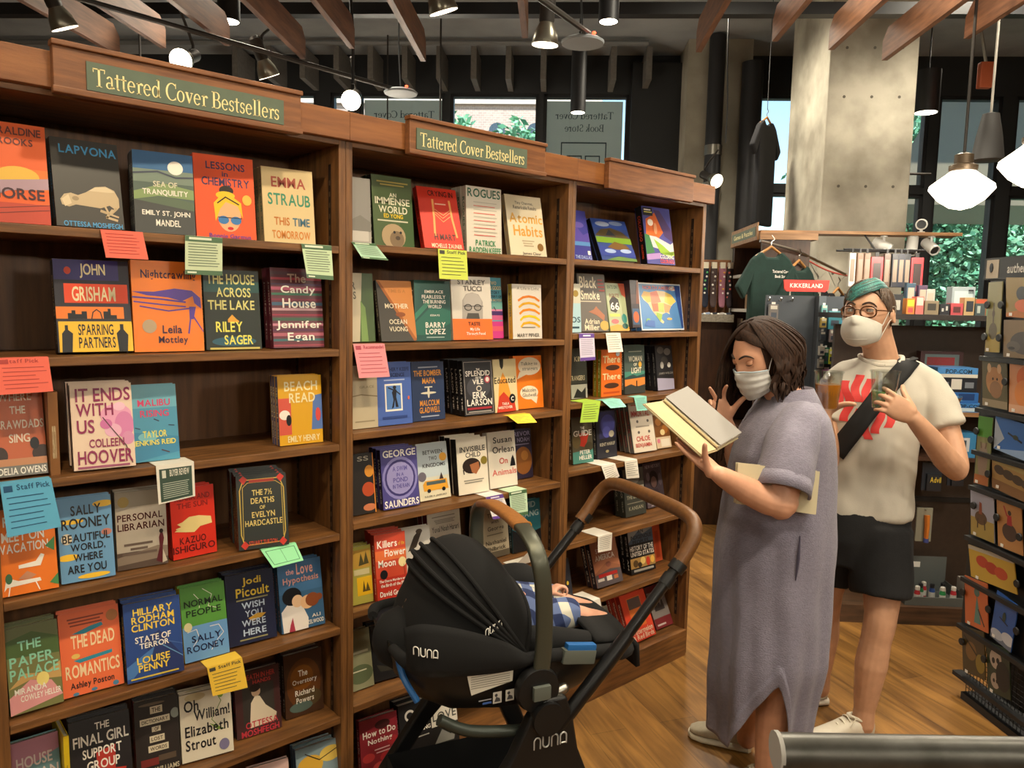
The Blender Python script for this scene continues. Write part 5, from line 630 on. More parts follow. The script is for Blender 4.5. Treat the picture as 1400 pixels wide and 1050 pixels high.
# carry arch
mb = MB(); pts = [(-.02, -.238, .70), (-.008, -.238, .80), (-.006, -.238, .88), (-.012, -.237, .98), (-.02, -.222, 1.043), (-.022, -.17, 1.078), (-.016, -.08, 1.088), (-.012, .02, 1.088), (-.008, .12, 1.08), (-.004, .2, 1.05), (.0, .234, .99), (.004, .238, .88), (.0, .238, .72)]
P_, _ = spline([Vector(p) for p in pts], [0] * len(pts), 6); rings = []
for i, p in enumerate(P_):
    t = (P_[min(i + 1, len(P_) - 1)] - P_[max(i - 1, 0)]).normalized(); a = Vector((1, 0, 0)); a = (a - t * a.dot(t)).normalized(); b = t.cross(a)
    rings.append([(p + a * .021 * math.copysign(abs(math.cos(q)) ** .6, math.cos(q)) + b * .0095 * math.copysign(abs(math.sin(q)) ** .6, math.sin(q)))[:] for q in [2 * PI * j / 16 for j in range(16)]])
mb.loft(rings, ARCHM); arc = mb.build('carry_arch', cs, True, 50)
mb = MB(); mb.loft([[tuple(Vector(q) + (Vector(q) - P_[i]) * .13) for q in rings[i]] for i in range(33, 52)], TAN); mb.build('leather_grip', arc, True, 60)
for sgn in (-1, 1):
    MB().lathe([(.03, -.018), (.052, -.016), (.056, 0), (.052, .014), (.03, .016)], 28, PLAS).build('arch_hub', cs, True).matrix_local = Matrix.Translation((-.02, sgn * .236, .722)) @ Matrix.Rotation(PI / 2, 4, 'X')
    MB().box(-.022, .022, -.006, .006, -.017, .017, GREYP, .003).build('hub_button', cs, True).location = (-.018, sgn * .258, .722)
    bg_ = MB(); bg_.box(-.045, .045, -.012, .012, -.018, .018, GREYP, .007); bo = bg_.build('belt_guide', cs, True); bo.location = (.095, sgn * .222, .778); bo.rotation_euler = (0, .16, 0)
    MB().box(-.04, .04, -.01, .01, -.009, .009, BLUEP, .004).build('blue_insert', bo, True).location = (.003, 0, .022)
mb = MB(); yq = lambda x, z: (x, -.2155 - .0 * x, z)
def sticker(x0, x1, z0, z1, c, o=0): mb.quad((x0, -.2155 - o, z0), (x1, -.2155 - o, z0), (x1, -.2155 - o, z1), (x0, -.2155 - o, z1), ink(c))
mb.add([(-.178, -.2152, .725), (-.075, -.2152, .742), (-.073, -.2152, .778), (-.19, -.2152, .778)], [(0, 1, 2, 3)], ink('d0cabc'))
for i in range(7): sticker(-.18, -.082, .773 - .0055 * i, .775 - .0055 * i, '8a8478', .0004)
for x0 in (-.124, -.092): sticker(x0, x0 + .022, .694, .722, 'b8b4ac'); mb.ball((x0 + .008, -.2159, .714), .004, .0006, .004, ink('3c3c40'), 8); mb.add([(x0 + .003, -.216, .698), (x0 + .019, -.216, .698), (x0 + .017, -.216, .706), (x0 + .008, -.216, .71)], [(0, 1, 2, 3)], ink('3c3c40'))
sticker(-.15, -.128, .697, .702, '3a5a9a'); sticker(-.16, -.128, .706, .709, '8a8a90')
mb.build('warning_label', sh)
MB().tube([(-.328, -.13, .80), (-.322, -.155, .765), (-.296, -.178, .715)], .008, BLUEP, 8, smooth=4).build('blue_edge_strip', cs, True)

MB().tube([(-.25, -.198, .672), (-.18, -.205, .634), (-.067, -.208, .612), (.02, -.208, .606), (.07, -.207, .615)], .014, mat('rocker_grey_green', '3c423c', .4, .4), 10, smooth=4).build('rocker_bar', cs, True)
# baby: one continuous small body with a plaid outfit
def plaid():
    m = bpy.data.materials.new('navy_plaid'); m.use_nodes = True; n = m.node_tree.nodes; L = m.node_tree.links; b = n['Principled BSDF']; b.inputs['Roughness'].default_value = .85
    tc = n.new('ShaderNodeTexCoord'); mp = n.new('ShaderNodeMapping'); mp.inputs['Rotation'].default_value = (0, .3, .25); L.new(tc.outputs['Object'], mp.inputs[0]); sx = n.new('ShaderNodeSeparateXYZ'); L.new(mp.outputs[0], sx.inputs[0]); out = []
    for ax in (0, 1):
        a = n.new('ShaderNodeMath'); a.operation = 'MULTIPLY'; a.inputs[1].default_value = 19; L.new(sx.outputs[ax], a.inputs[0])
        f = n.new('ShaderNodeMath'); f.operation = 'FRACT'; L.new(a.outputs[0], f.inputs[0]); g = n.new('ShaderNodeMath'); g.operation = 'GREATER_THAN'; g.inputs[1].default_value = .5; L.new(f.outputs[0], g.inputs[0]); out.append(g)
    ad = n.new('ShaderNodeMath'); ad.operation = 'ADD'; L.new(out[0].outputs[0], ad.inputs[0]); L.new(out[1].outputs[0], ad.inputs[1]); hf = n.new('ShaderNodeMath'); hf.operation = 'MULTIPLY'; hf.inputs[1].default_value = .5; L.new(ad.outputs[0], hf.inputs[0])
    rp = n.new('ShaderNodeValToRGB'); rp.color_ramp.interpolation = 'CONSTANT'; e = rp.color_ramp.elements; e[0].color = lin('c8c4b4'); e[1].position = .4; e[1].color = lin('5a6a94'); e.new(.8).color = lin('1e2c56')
    L.new(hf.outputs[0], rp.inputs[0]); L.new(rp.outputs[0], b.inputs['Base Color']); return m
SKIN_B = mat('baby_skin', 'd09a80', .5, var=.1, vs_=40)
def remesh(o, vox, it=4):
    r = o.modifiers.new('union', 'REMESH'); r.mode = 'VOXEL'; r.voxel_size = vox; r.use_smooth_shade = True
    s = o.modifiers.new('soft', 'SMOOTH'); s.factor = .5; s.iterations = it
    return o
def bake(o, after=None):
    dg = bpy.context.evaluated_depsgraph_get(); me = bpy.data.meshes.new_from_object(o.evaluated_get(dg)); old = o.data; ms = list(old.materials)
    o.modifiers.clear(); o.data = me; bpy.data.meshes.remove(old); me.materials.clear(); me.materials.append(ms[0])
    me.polygons.foreach_set('material_index', [0] * len(me.polygons)); me.polygons.foreach_set('use_smooth', [True] * len(me.polygons)); me.update(); return o
def finger(mb, p, d, nrm, side, L, r, curl, m):
    pts = [p - d * .012, p]; q = Vector(p); dd = Vector(d)
    for frac, c in zip((.44, .31, .25), curl):
        dd = (Matrix.Rotation(R_(c), 4, side) @ dd).normalized(); q = q + dd * L * frac; pts.append(q.copy())
    mb.tube(pts, [r * 1.02, r * 1.02, r * .96, r * .9, r * .72], m, 10, smooth=2, round_=True)
def hand(mb, wr, d, nrm, thumb, m, s=1.0, curl=((20, 30, 20),) * 4, spread=(8, 2, -4, -10), tcurl=(10, 15), tdir=(.55, .75, .35), wr_r=.026):
    wr = Vector(wr); d = Vector(d).normalized(); nrm = Vector(nrm); nrm = (nrm - d * nrm.dot(d)).normalized(); t = Vector(thumb); t = (t - d * t.dot(d) - nrm * t.dot(nrm)).normalized()
    rings = []
    for u, wd, th in ((-.01, .026, .02), (.0, .027, .0195), (.02, .034, .019), (.045, .041, .018), (.07, .042, .0155), (.088, .040, .0125), (.096, .034, .009)):
        c = wr + d * u * s
        rings.append([(c + t * math.copysign(abs(math.cos(a)) ** .8, math.cos(a)) * wd * s + nrm * math.sin(a) * th * s)[:] for a in [2 * PI * j / 16 for j in range(16)]])
    mb.loft(rings, m)
    ax = d.cross(nrm)                               # rotating about this bends d towards the palm normal
    for i, (off, L, r) in enumerate(((.031, .070, .0088), (.0105, .078, .009), (-.0105, .072, .0086), (-.030, .058, .0076))):
        dd = Matrix.Rotation(R_(spread[i]), 4, nrm) @ d
        if dd.dot(t) * spread[i] < 0: dd = Matrix.Rotation(R_(-spread[i]), 4, nrm) @ d
        finger(mb, wr + d * .086 * s + t * off * s, dd, nrm, ax, L * s, r * s, curl[i], m)
    td = (d * tdir[0] + t * tdir[1] + nrm * tdir[2]).normalized(); p = wr + d * .024 * s + t * .026 * s
    q = p + td * .04 * s; t2 = (Matrix.Rotation(R_(tcurl[0]), 4, ax) @ td); q2 = q + t2 * .032 * s; t3 = (Matrix.Rotation(R_(tcurl[1]), 4, ax) @ t2); q3 = q2 + t3 * .024 * s
    mb.tube([p - td * .015 * s, p, q, q2, q3], [.013 * s, .0145 * s, .0115 * s, .0102 * s, .0082 * s], m, 10, smooth=3, round_=True)
by = thing('person', 'baby in a navy and white plaid outfit lying in the black car seat', 'baby', SO, SR)
mb = MB(); mb.ball((-.215, .0, .845), .062, .055, .058, SKIN_B); mb.tube([(-.165, 0, .83), (-.12, 0, .815)], .03, SKIN_B, 12)
mb.tube([(-.13, 0, .80), (-.05, 0, .80), (.03, 0, .785), (.1, 0, .765)], [.05, .07, .072, .058], SKIN_B, 14, smooth=3, round_=True)
for sgn, hp in ((-1, (.005, -.03, .868)), (1, (.155, .03, .842))):
    mb.tube([(-.11, sgn * .06, .83), (-.06, sgn * .095, .84), Vector(hp) - Vector((.03, 0, .008))], [.026, .024, .018], SKIN_B, 10, smooth=3, round_=True)
    hand(mb, Vector(hp) - Vector((.028, 0, .008)), (.9, 0, .45), (.0, -.2, -1), (0, sgn * -1, 0), SKIN_B, .52, ((45, 60, 40), (35, 55, 40), (45, 60, 40), (50, 60, 40)), wr_r=.014)
    mb.tube([(.08, sgn * .035, .76), (.15, sgn * .05, .80), (.22, sgn * .045, .785), (.275, sgn * .04, .77)], [.04, .034, .026, .02], SKIN_B, 12, smooth=3, round_=True)
    mb.tube([(.27, sgn * .04, .768), (.285, sgn * .04, .73)], [.018, .016], SKIN_B, 10, round_=True)
bb = remesh(mb.build('body', by), .004, 3)
mb = MB(); PLD = plaid()
mb.tube([(-.14, 0, .80), (-.05, 0, .81), (.03, 0, .80), (.09, 0, .785)], [.052, .082, .088, .07], PLD, 18, smooth=4, round_=True)
for sgn, e in ((-1, (-.03, -.045, .86)), (1, (.115, .05, .835))):
    mb.tube([(-.1, sgn * .06, .83), (-.055, sgn * .098, .845), e], [.034, .033, .026], PLD, 12, smooth=3)
    mb.tube([(.05, sgn * .04, .775), (.13, sgn * .052, .81), (.17, sgn * .05, .805)], [.055, .046, .04], PLD, 12, smooth=3)
remesh(mb.build('plaid_outfit', by), .005, 4)
mb = MB(); mb.ball((-.228, 0, .853), .06, .058, .058, mat('baby_hair', '5a4030', .7)); mb.build('hair', by, True)

# ------------------------------------------------------------------ people
SK_W = mat('skin_warm', 'd09a7c', .5, var=.12, vs_=25); SK_M = mat('skin_light', 'c89878', .5, var=.14, vs_=25)
class Head:
    def __init__(s, c, fwd, up=(0, 0, 1), sc=1.0):
        s.c = Vector(c); s.F = Vector(fwd).normalized(); u = Vector(up); s.U = (u - s.F * u.dot(s.F)).normalized(); s.R = s.F.cross(s.U); s.s = sc
    def w(s, p): return s.c + (s.R * p[0] + s.F * p[1] + s.U * p[2]) * s.s
    def surf(s, az, el):                            # az 0 front, + towards the person's left; el -90 chin .. 90 crown; head-local metres
        a, e = R_(az), R_(el); dx, dy, dz = -math.sin(a) * math.cos(e), math.cos(a) * math.cos(e), math.sin(e)
        g = lambda v, m, w_: math.exp(-((v - m) / w_) ** 2)
        x, y, z = dx * .075, dy * .093, dz * .118
        if dz > 0: x *= 1.0 + .05 * dz; y = y * (1.0 if dy > 0 else 1.06)
        if dz < 0:
            k = min(1, -dz); x *= 1 - .30 * k ** 1.6
            if dy < 0: y *= 1 - .25 * k; 
            else: y *= 1 - .06 * k
        if dy > 0:
            ax = abs(x)
            y += .005 * g(z, .032, .012) * g(ax, .024, .025) - .011 * g(z, .012, .012) * g(ax, .031, .015) + .004 * g(z, -.022, .02) * g(ax, .042, .018)
            pz = max(0, min(1, (.022 - z) / .055)); pf = pz if z > -.033 else max(0, 1 - (-.033 - z) / .009)
            y += .024 * pf * g(x, 0, .010 + .004 * pz)
            y += .006 * g(z, -.058, .010) * g(x, 0, .022) - .003 * g(z, -.072, .005) * g(x, 0, .02) + .010 * g(z, -.095, .018) * g(x, 0, .024)
        return Vector((x, y, z))
    def mesh(s, mb, m, n=56, k=44):
        mb.loft([[s.w(s.surf(360 * j / n, -90 + 180 * (i + (.25 if i == 0 else -.25 if i == k else 0)) / k)) for j in range(n)] for i in range(k + 1)], m)
        for sg in (-1, 1):                          # ears
            for r_, rr, y0 in ((1, .0045, 0), (.55, .004, .001)):
                pts = [s.w((sg * (.073 + .012 * (.6 - .5 * math.cos(q)) * (1 if r_ == 1 else .6)), -.008 - .014 * r_ * math.sin(q) * 1.0, .004 + .030 * r_ * math.cos(q))) for q in [2 * PI * j / 12 for j in range(-1, 12)]]
                mb.tube(pts, rr * s.s, m, 6, smooth=2)
            mb.tube([s.w((sg * .068, -.004, .0)), s.w((sg * .08, -.012, .0))], .021 * s.s, m, 10)
    def eyes(s, parent, T, iris, look=(0, 0), lid=None, lash='2a1c14'):
        for sg in (-1, 1):
            c = Vector((sg * .031, .0735 if look[1] > -.3 else .0705, .012)); mb = MB(T); ev = mat('eye_white', 'd8d2c8', .3); dn_ = look[1] < -.3
            F = s.w(c + Vector((look[0], 1, look[1]))) - s.w(c); F.normalize(); B = s.R; rr = (.0108 if dn_ else .0118) * s.s; cc = s.w(c)
            mb.ball(cc, rr, rr, rr, ev, 18)
            u = F.cross(B).normalized(); b2 = u.cross(F).normalized()
            for r_, off, mm in ((.0064, .0105, iris), (.0034, .0112, BLACK)) if not dn_ else ():
                mb.add([(cc + F * off * s.s + (u * math.sin(q) + b2 * math.cos(q)) * r_ * s.s)[:] for q in [2 * PI * j / 18 for j in range(18)]], [tuple(range(18))], mm)
            mb.build('eye', parent, True)
            mb = MB(T); lm = lid
            for side, frac in ((1, .0075 if look[1] > -.3 else -.0045), (-1, -.006)):   # lids as two curved shells
                rows = []
                for i in range(6):
                    q = i / 5; row = []
                    for j in range(13):
                        a = -1.42 + 2.84 * j / 12; zz = (frac + (.0125 * side - frac) * q)
                        k = math.cos(a * 1.0); z_ = zz * (.35 + .65 * k) if q < .99 else zz
                        yy = math.sqrt(max(0, .0128 ** 2 - min(.0126, abs(z_)) ** 2)); row.append(s.w(c + Vector((math.sin(a) * .0165, yy * (.25 + .75 * k) + .0008, z_))))
                    rows.append(row)
                mb.loft(rows, lm, cap=False, closed=False)
                mb.tube([Vector(p) + s.F * .0006 for p in rows[0]], .0011 * s.s, ink(lash) if side > 0 else lm, 5)
            mb.build('eyelids', parent, True)
    def brows(s, parent, T, m, z=.034):
        for sg in (-1, 1):
            mb = MB(T); pts = [s.w(s.surf(-sg * a, e) + Vector((0, .002, 0))) for a, e in ((9, 16), (18, 19), (27, 20), (37, 17.5), (44, 13))]
            mb.tube(pts, [.0028 * s.s, .0042 * s.s, .004 * s.s, .003 * s.s, .0012 * s.s], m, 8, smooth=3, flat=.8); mb.build('eyebrow', parent, True)
def lock(mb, hd, path, r, m, n=6, flat=.45, smooth=3):
    pts = [hd.w(p) for p in path]; k = len(pts)
    mb.tube(pts, [r * hd.s * (.55 + .45 * math.sin(PI * min(1, (i + .6) / (k - .2)) ** .8)) if i < k - 1 else r * .12 for i in range(k)], m, n, smooth=smooth, flat=flat, up=hd.w(path[0]) - hd.c)
def shoe(parent, T, heel, toe, m, sole, lace):
    heel, toe = Vector(heel), Vector(toe); d = toe - heel; L = d.length; d.normalize(); s_ = Vector((-d.y, d.x, 0)); up = Vector((0, 0, 1))
    def ring(u, wd, z0, z1, n=18): 
        c = heel + d * L * u; r = []
        for j in range(n):
            a = 2 * PI * j / n; r.append((c + s_ * wd * math.copysign(abs(math.cos(a)) ** .75, math.cos(a)) + up * ((z0 + z1) / 2 + (z1 - z0) / 2 * math.copysign(abs(math.sin(a)) ** .8, math.sin(a))))[:])
        return r
    mb = MB(T); mb.loft([ring(u, w_ * 1.04, .0, h) for u, w_, h in ((.0, .02, .026), (.03, .033, .03), (.2, .037, .03), (.5, .040, .026), (.75, .047, .026), (.92, .038, .028), (1.0, .014, .028))], sole)
    so_ = mb.build('sole', parent, True)
    mb = MB(T); mb.loft([ring(u, w_, .02, h) for u, w_, h in ((.02, .016, .09), (.05, .03, .1), (.15, .034, .098), (.28, .036, .098), (.42, .037, .098), (.55, .04, .08), (.72, .044, .06), (.88, .038, .05), (.97, .02, .042))], m)
    mb.tube([(heel + d * L * .05 + up * .098)[:], (heel + d * L * .2 + s_ * .03 + up * .094)[:], (heel + d * L * .4 + up * .108)[:], (heel + d * L * .2 - s_ * .03 + up * .094)[:], (heel + d * L * .05 + up * .098)[:]], .007, m, 8, smooth=4)
    up_ = mb.build('upper', parent, True)
    mb = MB(T)
    for i in range(5): c = heel + d * L * (.42 + .07 * i); z = .1 - .0135 * i; mb.tube([(c - s_ * .024 + up * (z - .006))[:], (c + up * (z + .006))[:], (c + s_ * .024 + up * (z - .006))[:]], .003, lace, 6, smooth=3)
    mb.tube([(heel + d * L * .4 + up * .105 + s_ * .004)[:], (heel + d * L * .36 + s_ * .03 + up * .108)[:], (heel + d * L * .44 + s_ * .035 + up * .08)[:]], .0025, lace, 6, smooth=3)
    mb.build('laces', up_, True)
def drape(o, amp, sc, seed):
    me = o.data
    for v in me.vertices:
        p = o.matrix_world @ v.co if False else v.co
        v.co = v.co + v.normal * (noise.noise(Vector((p.x * sc, p.y * sc, p.z * sc * .55)) + Vector((seed, 0, 0))) * amp)
# ---- woman in the lavender dress, reading at the right bookcase
wm = thing('person', 'dark-haired woman in a long lavender dress and white mask reading an open book', 'person', (2.32, -.745, 0), R_(48.2)); TI = inv(wm)
DRESS = mat('lavender_gauze', '7f7a8a', .9, var=.16, vs_=60, bump=.45, bs=170, sheen=.2, stretch=(1, 1, 2.4))
HAIR_W = mat('dark_brown_hair', '1d1009', .7, col2='352012', vs_=60, stretch=(4, 4, .6)); MASKW = mat('mask_white', 'c8c7c4', .8, var=.08, vs_=90)
hw = Head((2.315, -.672, 1.468), (-.87, .30, -.40), (0, 0, 1), 1.02)
mb = MB(TI); hw.mesh(mb, SK_W)
mb.tube([(2.405, -.75, 1.25), (2.385, -.74, 1.32), (2.345, -.70, 1.39), (2.33, -.68, 1.44)], [.075, .058, .052, .055], SK_W, 16, smooth=3)
def ring2(c, z, hf, hs, n=32, F=(-.746, .666), sd=(-.666, -.746), k=2.3):
    r = []
    for j in range(n):
        a = 2 * PI * j / n; ca, sa = math.cos(a), math.sin(a); ca = math.copysign(abs(ca) ** (2 / k), ca); sa = math.copysign(abs(sa) ** (2 / k), sa)
        r.append((c[0] + F[0] * hf * ca + sd[0] * hs * sa, c[1] + F[1] * hf * ca + sd[1] * hs * sa, z))
    return r
mb.loft([ring2(c, z, hf, hs) for c, z, hf, hs in (((2.33, -.745), .72, .12, .16), ((2.335, -.745), .85, .135, .17), ((2.345, -.745), 1.0, .125, .15), ((2.355, -.745), 1.12, .125, .155), ((2.37, -.745), 1.24, .105, .165), ((2.385, -.745), 1.30, .07, .13))], SK_W)
S_ = Vector((-.155, .806, .569)).normalized(); U_ = Vector((.95, .27, .15)); U_ = (U_ - S_ * U_.dot(S_)).normalized(); N_ = U_.cross(S_)
HB_ = Vector((1.994, -.728, 1.196)) - S_ * .055 - U_ * .072 - N_ * .020
# near (left) arm, then the hand under the open book
mb.tube([(2.30, -.825, 1.25), (2.225, -.842, 1.17), (2.165, -.857, 1.08), (2.145, -.862, 1.03)], [.05, .055, .051, .045], SK_W, 16, smooth=4, round_=True)
mb.tube([(2.15, -.868, 1.04), (2.12, -.835, 1.045), (2.04, -.795, 1.085), HB_ - S_ * .008], [.045, .047, .040, .0265], SK_W, 16, smooth=4, round_=True)
hand(mb, HB_, S_ - U_ * .12, N_, -U_, SK_W, .92, ((4, 6, 4), (4, 6, 4), (4, 6, 4), (5, 8, 5)), (6, 1, -4, -9), (6, 8), (.62, .25, .72))
# far (right) arm and the raised hand
mb.tube([(2.49, -.62, 1.25), (2.45, -.60, 1.13), (2.40, -.585, 1.02)], [.05, .05, .043], SK_W, 14, smooth=4, round_=True)
mb.tube([(2.40, -.588, 1.02), (2.35, -.582, 1.10), (2.285, -.572, 1.228)], [.043, .042, .0265], SK_W, 14, smooth=4, round_=True)
hand(mb, (2.283, -.572, 1.232), (-.50, .22, .84), (-.66, -.72, -.1), (.35, -.4, .5), SK_W, .95, ((12, 22, 16), (6, 12, 10), (30, 42, 30), (42, 50, 36)), (24, -4, -8, -12), (12, 14), (.6, .8, .3))
# legs
mb.tube([(2.28, -.84, .8), (2.262, -.832, .45), (2.25, -.822, .30), (2.245, -.815, .1), (2.247, -.813, .06)], [.075, .058, .056, .038, .04], SK_W, 14, smooth=4, round_=True)
mb.tube([(2.40, -.66, .8), (2.42, -.64, .45), (2.43, -.635, .30), (2.435, -.63, .1), (2.437, -.628, .06)], [.075, .058, .056, .038, .04], SK_W, 14, smooth=4, round_=True)
bake(remesh(mb.build('body', wm), .0045, 3))
SHW = mat('shoe_canvas_beige', 'b0a48c', .8, var=.12, vs_=60); SOLE = mat('shoe_sole', 'c8bfa8', .6); LACE = mat('shoe_lace', 'd8d0bc', .8)
shoe(wm, TI, (2.46, -.635, 0), (2.372, -.42, 0), SHW, SOLE, LACE); shoe(wm, TI, (2.275, -.845, 0), (2.13, -.665, 0), SHW, SOLE, LACE)
# dress
RG = [((2.392, -.745), 1.338, .060, .066), ((2.392, -.745), 1.325, .074, .10), ((2.386, -.745), 1.305, .092, .15), ((2.378, -.745), 1.275, .112, .182), ((2.366, -.745), 1.22, .136, .192), ((2.356, -.745), 1.15, .155, .188), ((2.346, -.745), 1.05, .168, .186), ((2.34, -.745), .95, .176, .188), ((2.333, -.745), .82, .183, .193), ((2.325, -.746), .65, .183, .197), ((2.314, -.748), .48, .180, .197), ((2.300, -.745), .33, .166, .178), ((2.288, -.742), .2, .156, .166), ((2.284, -.741), .1, .154, .164)]
def dress_r(z):
    for (c0, z0, f0, s0), (c1, z1, f1, s1) in zip(RG, RG[1:]):
        if z1 <= z <= z0: t = (z0 - z) / (z0 - z1); return (c0[0] + (c1[0] - c0[0]) * t, c0[1] + (c1[1] - c0[1]) * t), f0 + (f1 - f0) * t, s0 + (s1 - s0) * t
    return (RG[-1][0], RG[-1][2], RG[-1][3])
NC, NR = 144, 90; cols = []
for j in range(NC):
    ph = 360 * j / NC; pf = ph if ph < 180 else 360 - ph; dl = pf - 86; ds = -dl / 1.6 if dl < 0 else dl * 1.9
    hem = .215 - .005 * math.cos(R_(ph)) - .02 * math.exp(-((pf - 45) / 22) ** 2) + (.24 * max(0, 1 - ds / 30) ** .85)
    col = []
    for i in range(NR + 1):
        t = i / NR; z = 1.338 + (hem - 1.338) * t; c, f_, s_ = dress_r(z); a = R_(ph); ca, sa = math.cos(a), math.sin(a); k = 2.25
        ca = math.copysign(abs(ca) ** (2 / k), ca); sa = math.copysign(abs(sa) ** (2 / k), sa)
        low = max(0, (1.05 - z) / .9); fo = .010 * low * math.sin(R_(ph) * 8 + 1.3 * math.sin(z * 4)) + .006 * low * math.sin(R_(ph) * 15 + z * 5) + .006 * noise.noise(Vector((ca * 3, sa * 3, z * 7))) * min(1, (1.34 - z) * 6)
        q = 1 + fo / .18
        if ds < 30 and z < hem + .06 and hem > .22: q += .04
        col.append((c[0] - .746 * f_ * ca * q - .666 * s_ * sa * q, c[1] + .666 * f_ * ca * q - .746 * s_ * sa * q, z))
    cols.append(col)
mb = MB(TI); mb.loft([[cols[j][i] for j in range(NC)] for i in range(NR + 1)], DRESS, cap=False)
dr = mb.build('dress', wm, True, 80); so = dr.modifiers.new('thick', 'SOLIDIFY'); so.thickness = .003; so.offset = -1
def sleeve(pts, rs, name):
    mb = MB(TI); mb.tube(pts, rs, DRESS, 24, smooth=6, cap=False); o = mb.build(name, wm, True, 80); drape(o, .010, 16, 3.1); q = o.modifiers.new('thick', 'SOLIDIFY'); q.thickness = .006; return o
sl = sleeve([(2.387, -.787, 1.288), (2.312, -.822, 1.255), (2.24, -.838, 1.20), (2.185, -.850, 1.13), (2.155, -.858, 1.078)], [.055, .078, .084, .084, .082], 'sleeve')
mb = MB(TI); mb.tube([(2.173, -.853, 1.108), (2.150, -.86, 1.068)], .0865, DRESS, 24, cap=False); q = mb.build('sleeve_cuff', sl, True, 80); q.modifiers.new('thick', 'SOLIDIFY').thickness = .008
sleeve([(2.40, -.69, 1.292), (2.46, -.645, 1.255), (2.475, -.612, 1.17), (2.45, -.60, 1.09)], [.055, .08, .082, .08], 'sleeve')
mb = MB(TI); rows = []                               # shirt collar
for i, (zz, gr) in enumerate(((1.322, .002), (1.352, .004), (1.366, .010), (1.345, .026), (1.298, .050))):
    row = []
    for j in range(29):
        a = R_(22 + 316 * j / 28); tip = 1 if j in (0, 28) else 0; c = (2.388 + (.0 if i < 3 else 0), -.742)
        f_, s_ = .062 + gr, .070 + gr; fr = math.cos(a)
        row.append((c[0] - .746 * f_ * fr - .666 * s_ * math.sin(a), c[1] + .666 * f_ * fr - .746 * s_ * math.sin(a), zz - (.022 * max(0, fr) if i < 3 else .034 * max(0, fr) ** 2 + .012)))
    rows.append(row)
mb.loft(rows, DRESS, cap=False, closed=False); q = mb.build('collar', dr, True, 80); q.modifiers.new('thick', 'SOLIDIFY').thickness = .003
mb = MB(TI)                                          # pocket slit in the side seam
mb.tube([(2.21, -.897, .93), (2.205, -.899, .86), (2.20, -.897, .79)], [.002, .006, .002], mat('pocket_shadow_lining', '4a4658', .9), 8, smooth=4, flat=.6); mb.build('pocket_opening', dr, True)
# hair
mb = MB(TI); rnd = random.Random(3)
mb.loft([[hw.w(hw.surf(360 * j / 40, e) * (1.06 if e > 20 else 1.05) if not (abs(((360 * j / 40 + 180) % 360) - 180) < 62 and e < 42) else hw.surf(360 * j / 40, max(e, 40)) * 1.0 + Vector((0, -.006, 0))) for j in range(40)] for e in (-24, -8, 6, 20, 34, 48, 62, 76, 88)], HAIR_W)
def wlock(az0, az1, drop, r, wave, out=1.12, fwd=0.0):
    bk = max(0, -math.cos(R_(az1))); p0 = hw.surf(az0, 84) * 1.07; p1 = hw.surf(az0 * .6 + az1 * .4, 58) * out; p2 = hw.surf(az0 * .25 + az1 * .75, 26) * (out + .06); p3 = hw.surf(az1, 0) * (out + .14)
    path = [p0, p1, p2, p3]; p2 = p2 + Vector((0, -.012 * bk, 0)); p3 = p3 + Vector((0, -.03 * bk - .01, .0)); path[2:] = [p2, p3]; base = p3.copy(); dn = Vector((hw.R.z, hw.F.z, hw.U.z)) * -1.0  # world-down in head axes
    for i in range(1, 5):
        q = base + dn * drop * i / 4 + Vector((wave * math.sin(i * 1.7 + az0), fwd * i / 4 + wave * math.cos(i * 2.1 + az1), 0)); path.append(q)
    lock(mb, hw, path, r, HAIR_W)
for i in range(230):
    az = rnd.uniform(72, 300); wlock(az * .9 + rnd.uniform(-10, 10), az, rnd.uniform(.10, .15) + .03 * max(0, -math.cos(R_(az))), rnd.uniform(.006, .011), rnd.uniform(.005, .014), 1.08 + .08 * rnd.random())
for i in range(26):                                  # swept back from the forehead on the near side
    k = i / 25; e0 = 80 - 36 * k; path = [hw.surf(2 + 30 * k + rnd.uniform(-4, 4), 62 - 16 * k) * 1.045, hw.surf(40 + 12 * k, 50 - 14 * k) * 1.07, hw.surf(70 + 6 * k, 32 - 10 * k) * 1.10, hw.surf(92 + 12 * k, 8 - 8 * k) * 1.14]
    dn = Vector((hw.R.z, hw.F.z, hw.U.z)) * -1; b_ = path[-1]; path += [b_ + dn * .05 + Vector((-.004, -.012, 0)), b_ + dn * .1 + Vector((.002, -.022, 0)), b_ + dn * (.13 + .02 * rnd.random()) + Vector((.0, -.02, 0))]
    lock(mb, hw, path, rnd.uniform(.009, .014), HAIR_W)
for i in range(90):                                  # long wavy hair falling before the far shoulder
    k = rnd.random(); a0 = -20 - 60 * k; fw = Vector((hw.R.dot(Vector((-.746, .666, 0))), hw.F.dot(Vector((-.746, .666, 0))), hw.U.dot(Vector((-.746, .666, 0))))); path = [hw.surf(a0 * .3, 80) * 1.06, hw.surf(-30 - 34 * k, 56) * 1.07, hw.surf(-48 - 30 * k, 30) * 1.12 + fw * .008, hw.surf(-56 - 26 * k, 4) * 1.2 + fw * (.03 - .02 * k)]
    dn = Vector((hw.R.z, hw.F.z, hw.U.z)) * -1; b_ = path[-1]; wv = rnd.uniform(-.016, .016)
    for j in range(1, 6): fw = Vector((hw.R.dot(Vector((-.746, .666, 0))), hw.F.dot(Vector((-.746, .666, 0))), hw.U.dot(Vector((-.746, .666, 0))))); path.append(b_ + dn * (.31 + .06 * rnd.random()) * j / 5 + fw * (.007 * j * (1 - .4 * k)) + Vector((.010 * math.sin(j * 1.5 + i), wv * math.cos(j * 1.3), 0)))
    lock(mb, hw, path, rnd.uniform(.010, .016), HAIR_W)
mb.build('hair', wm, True)
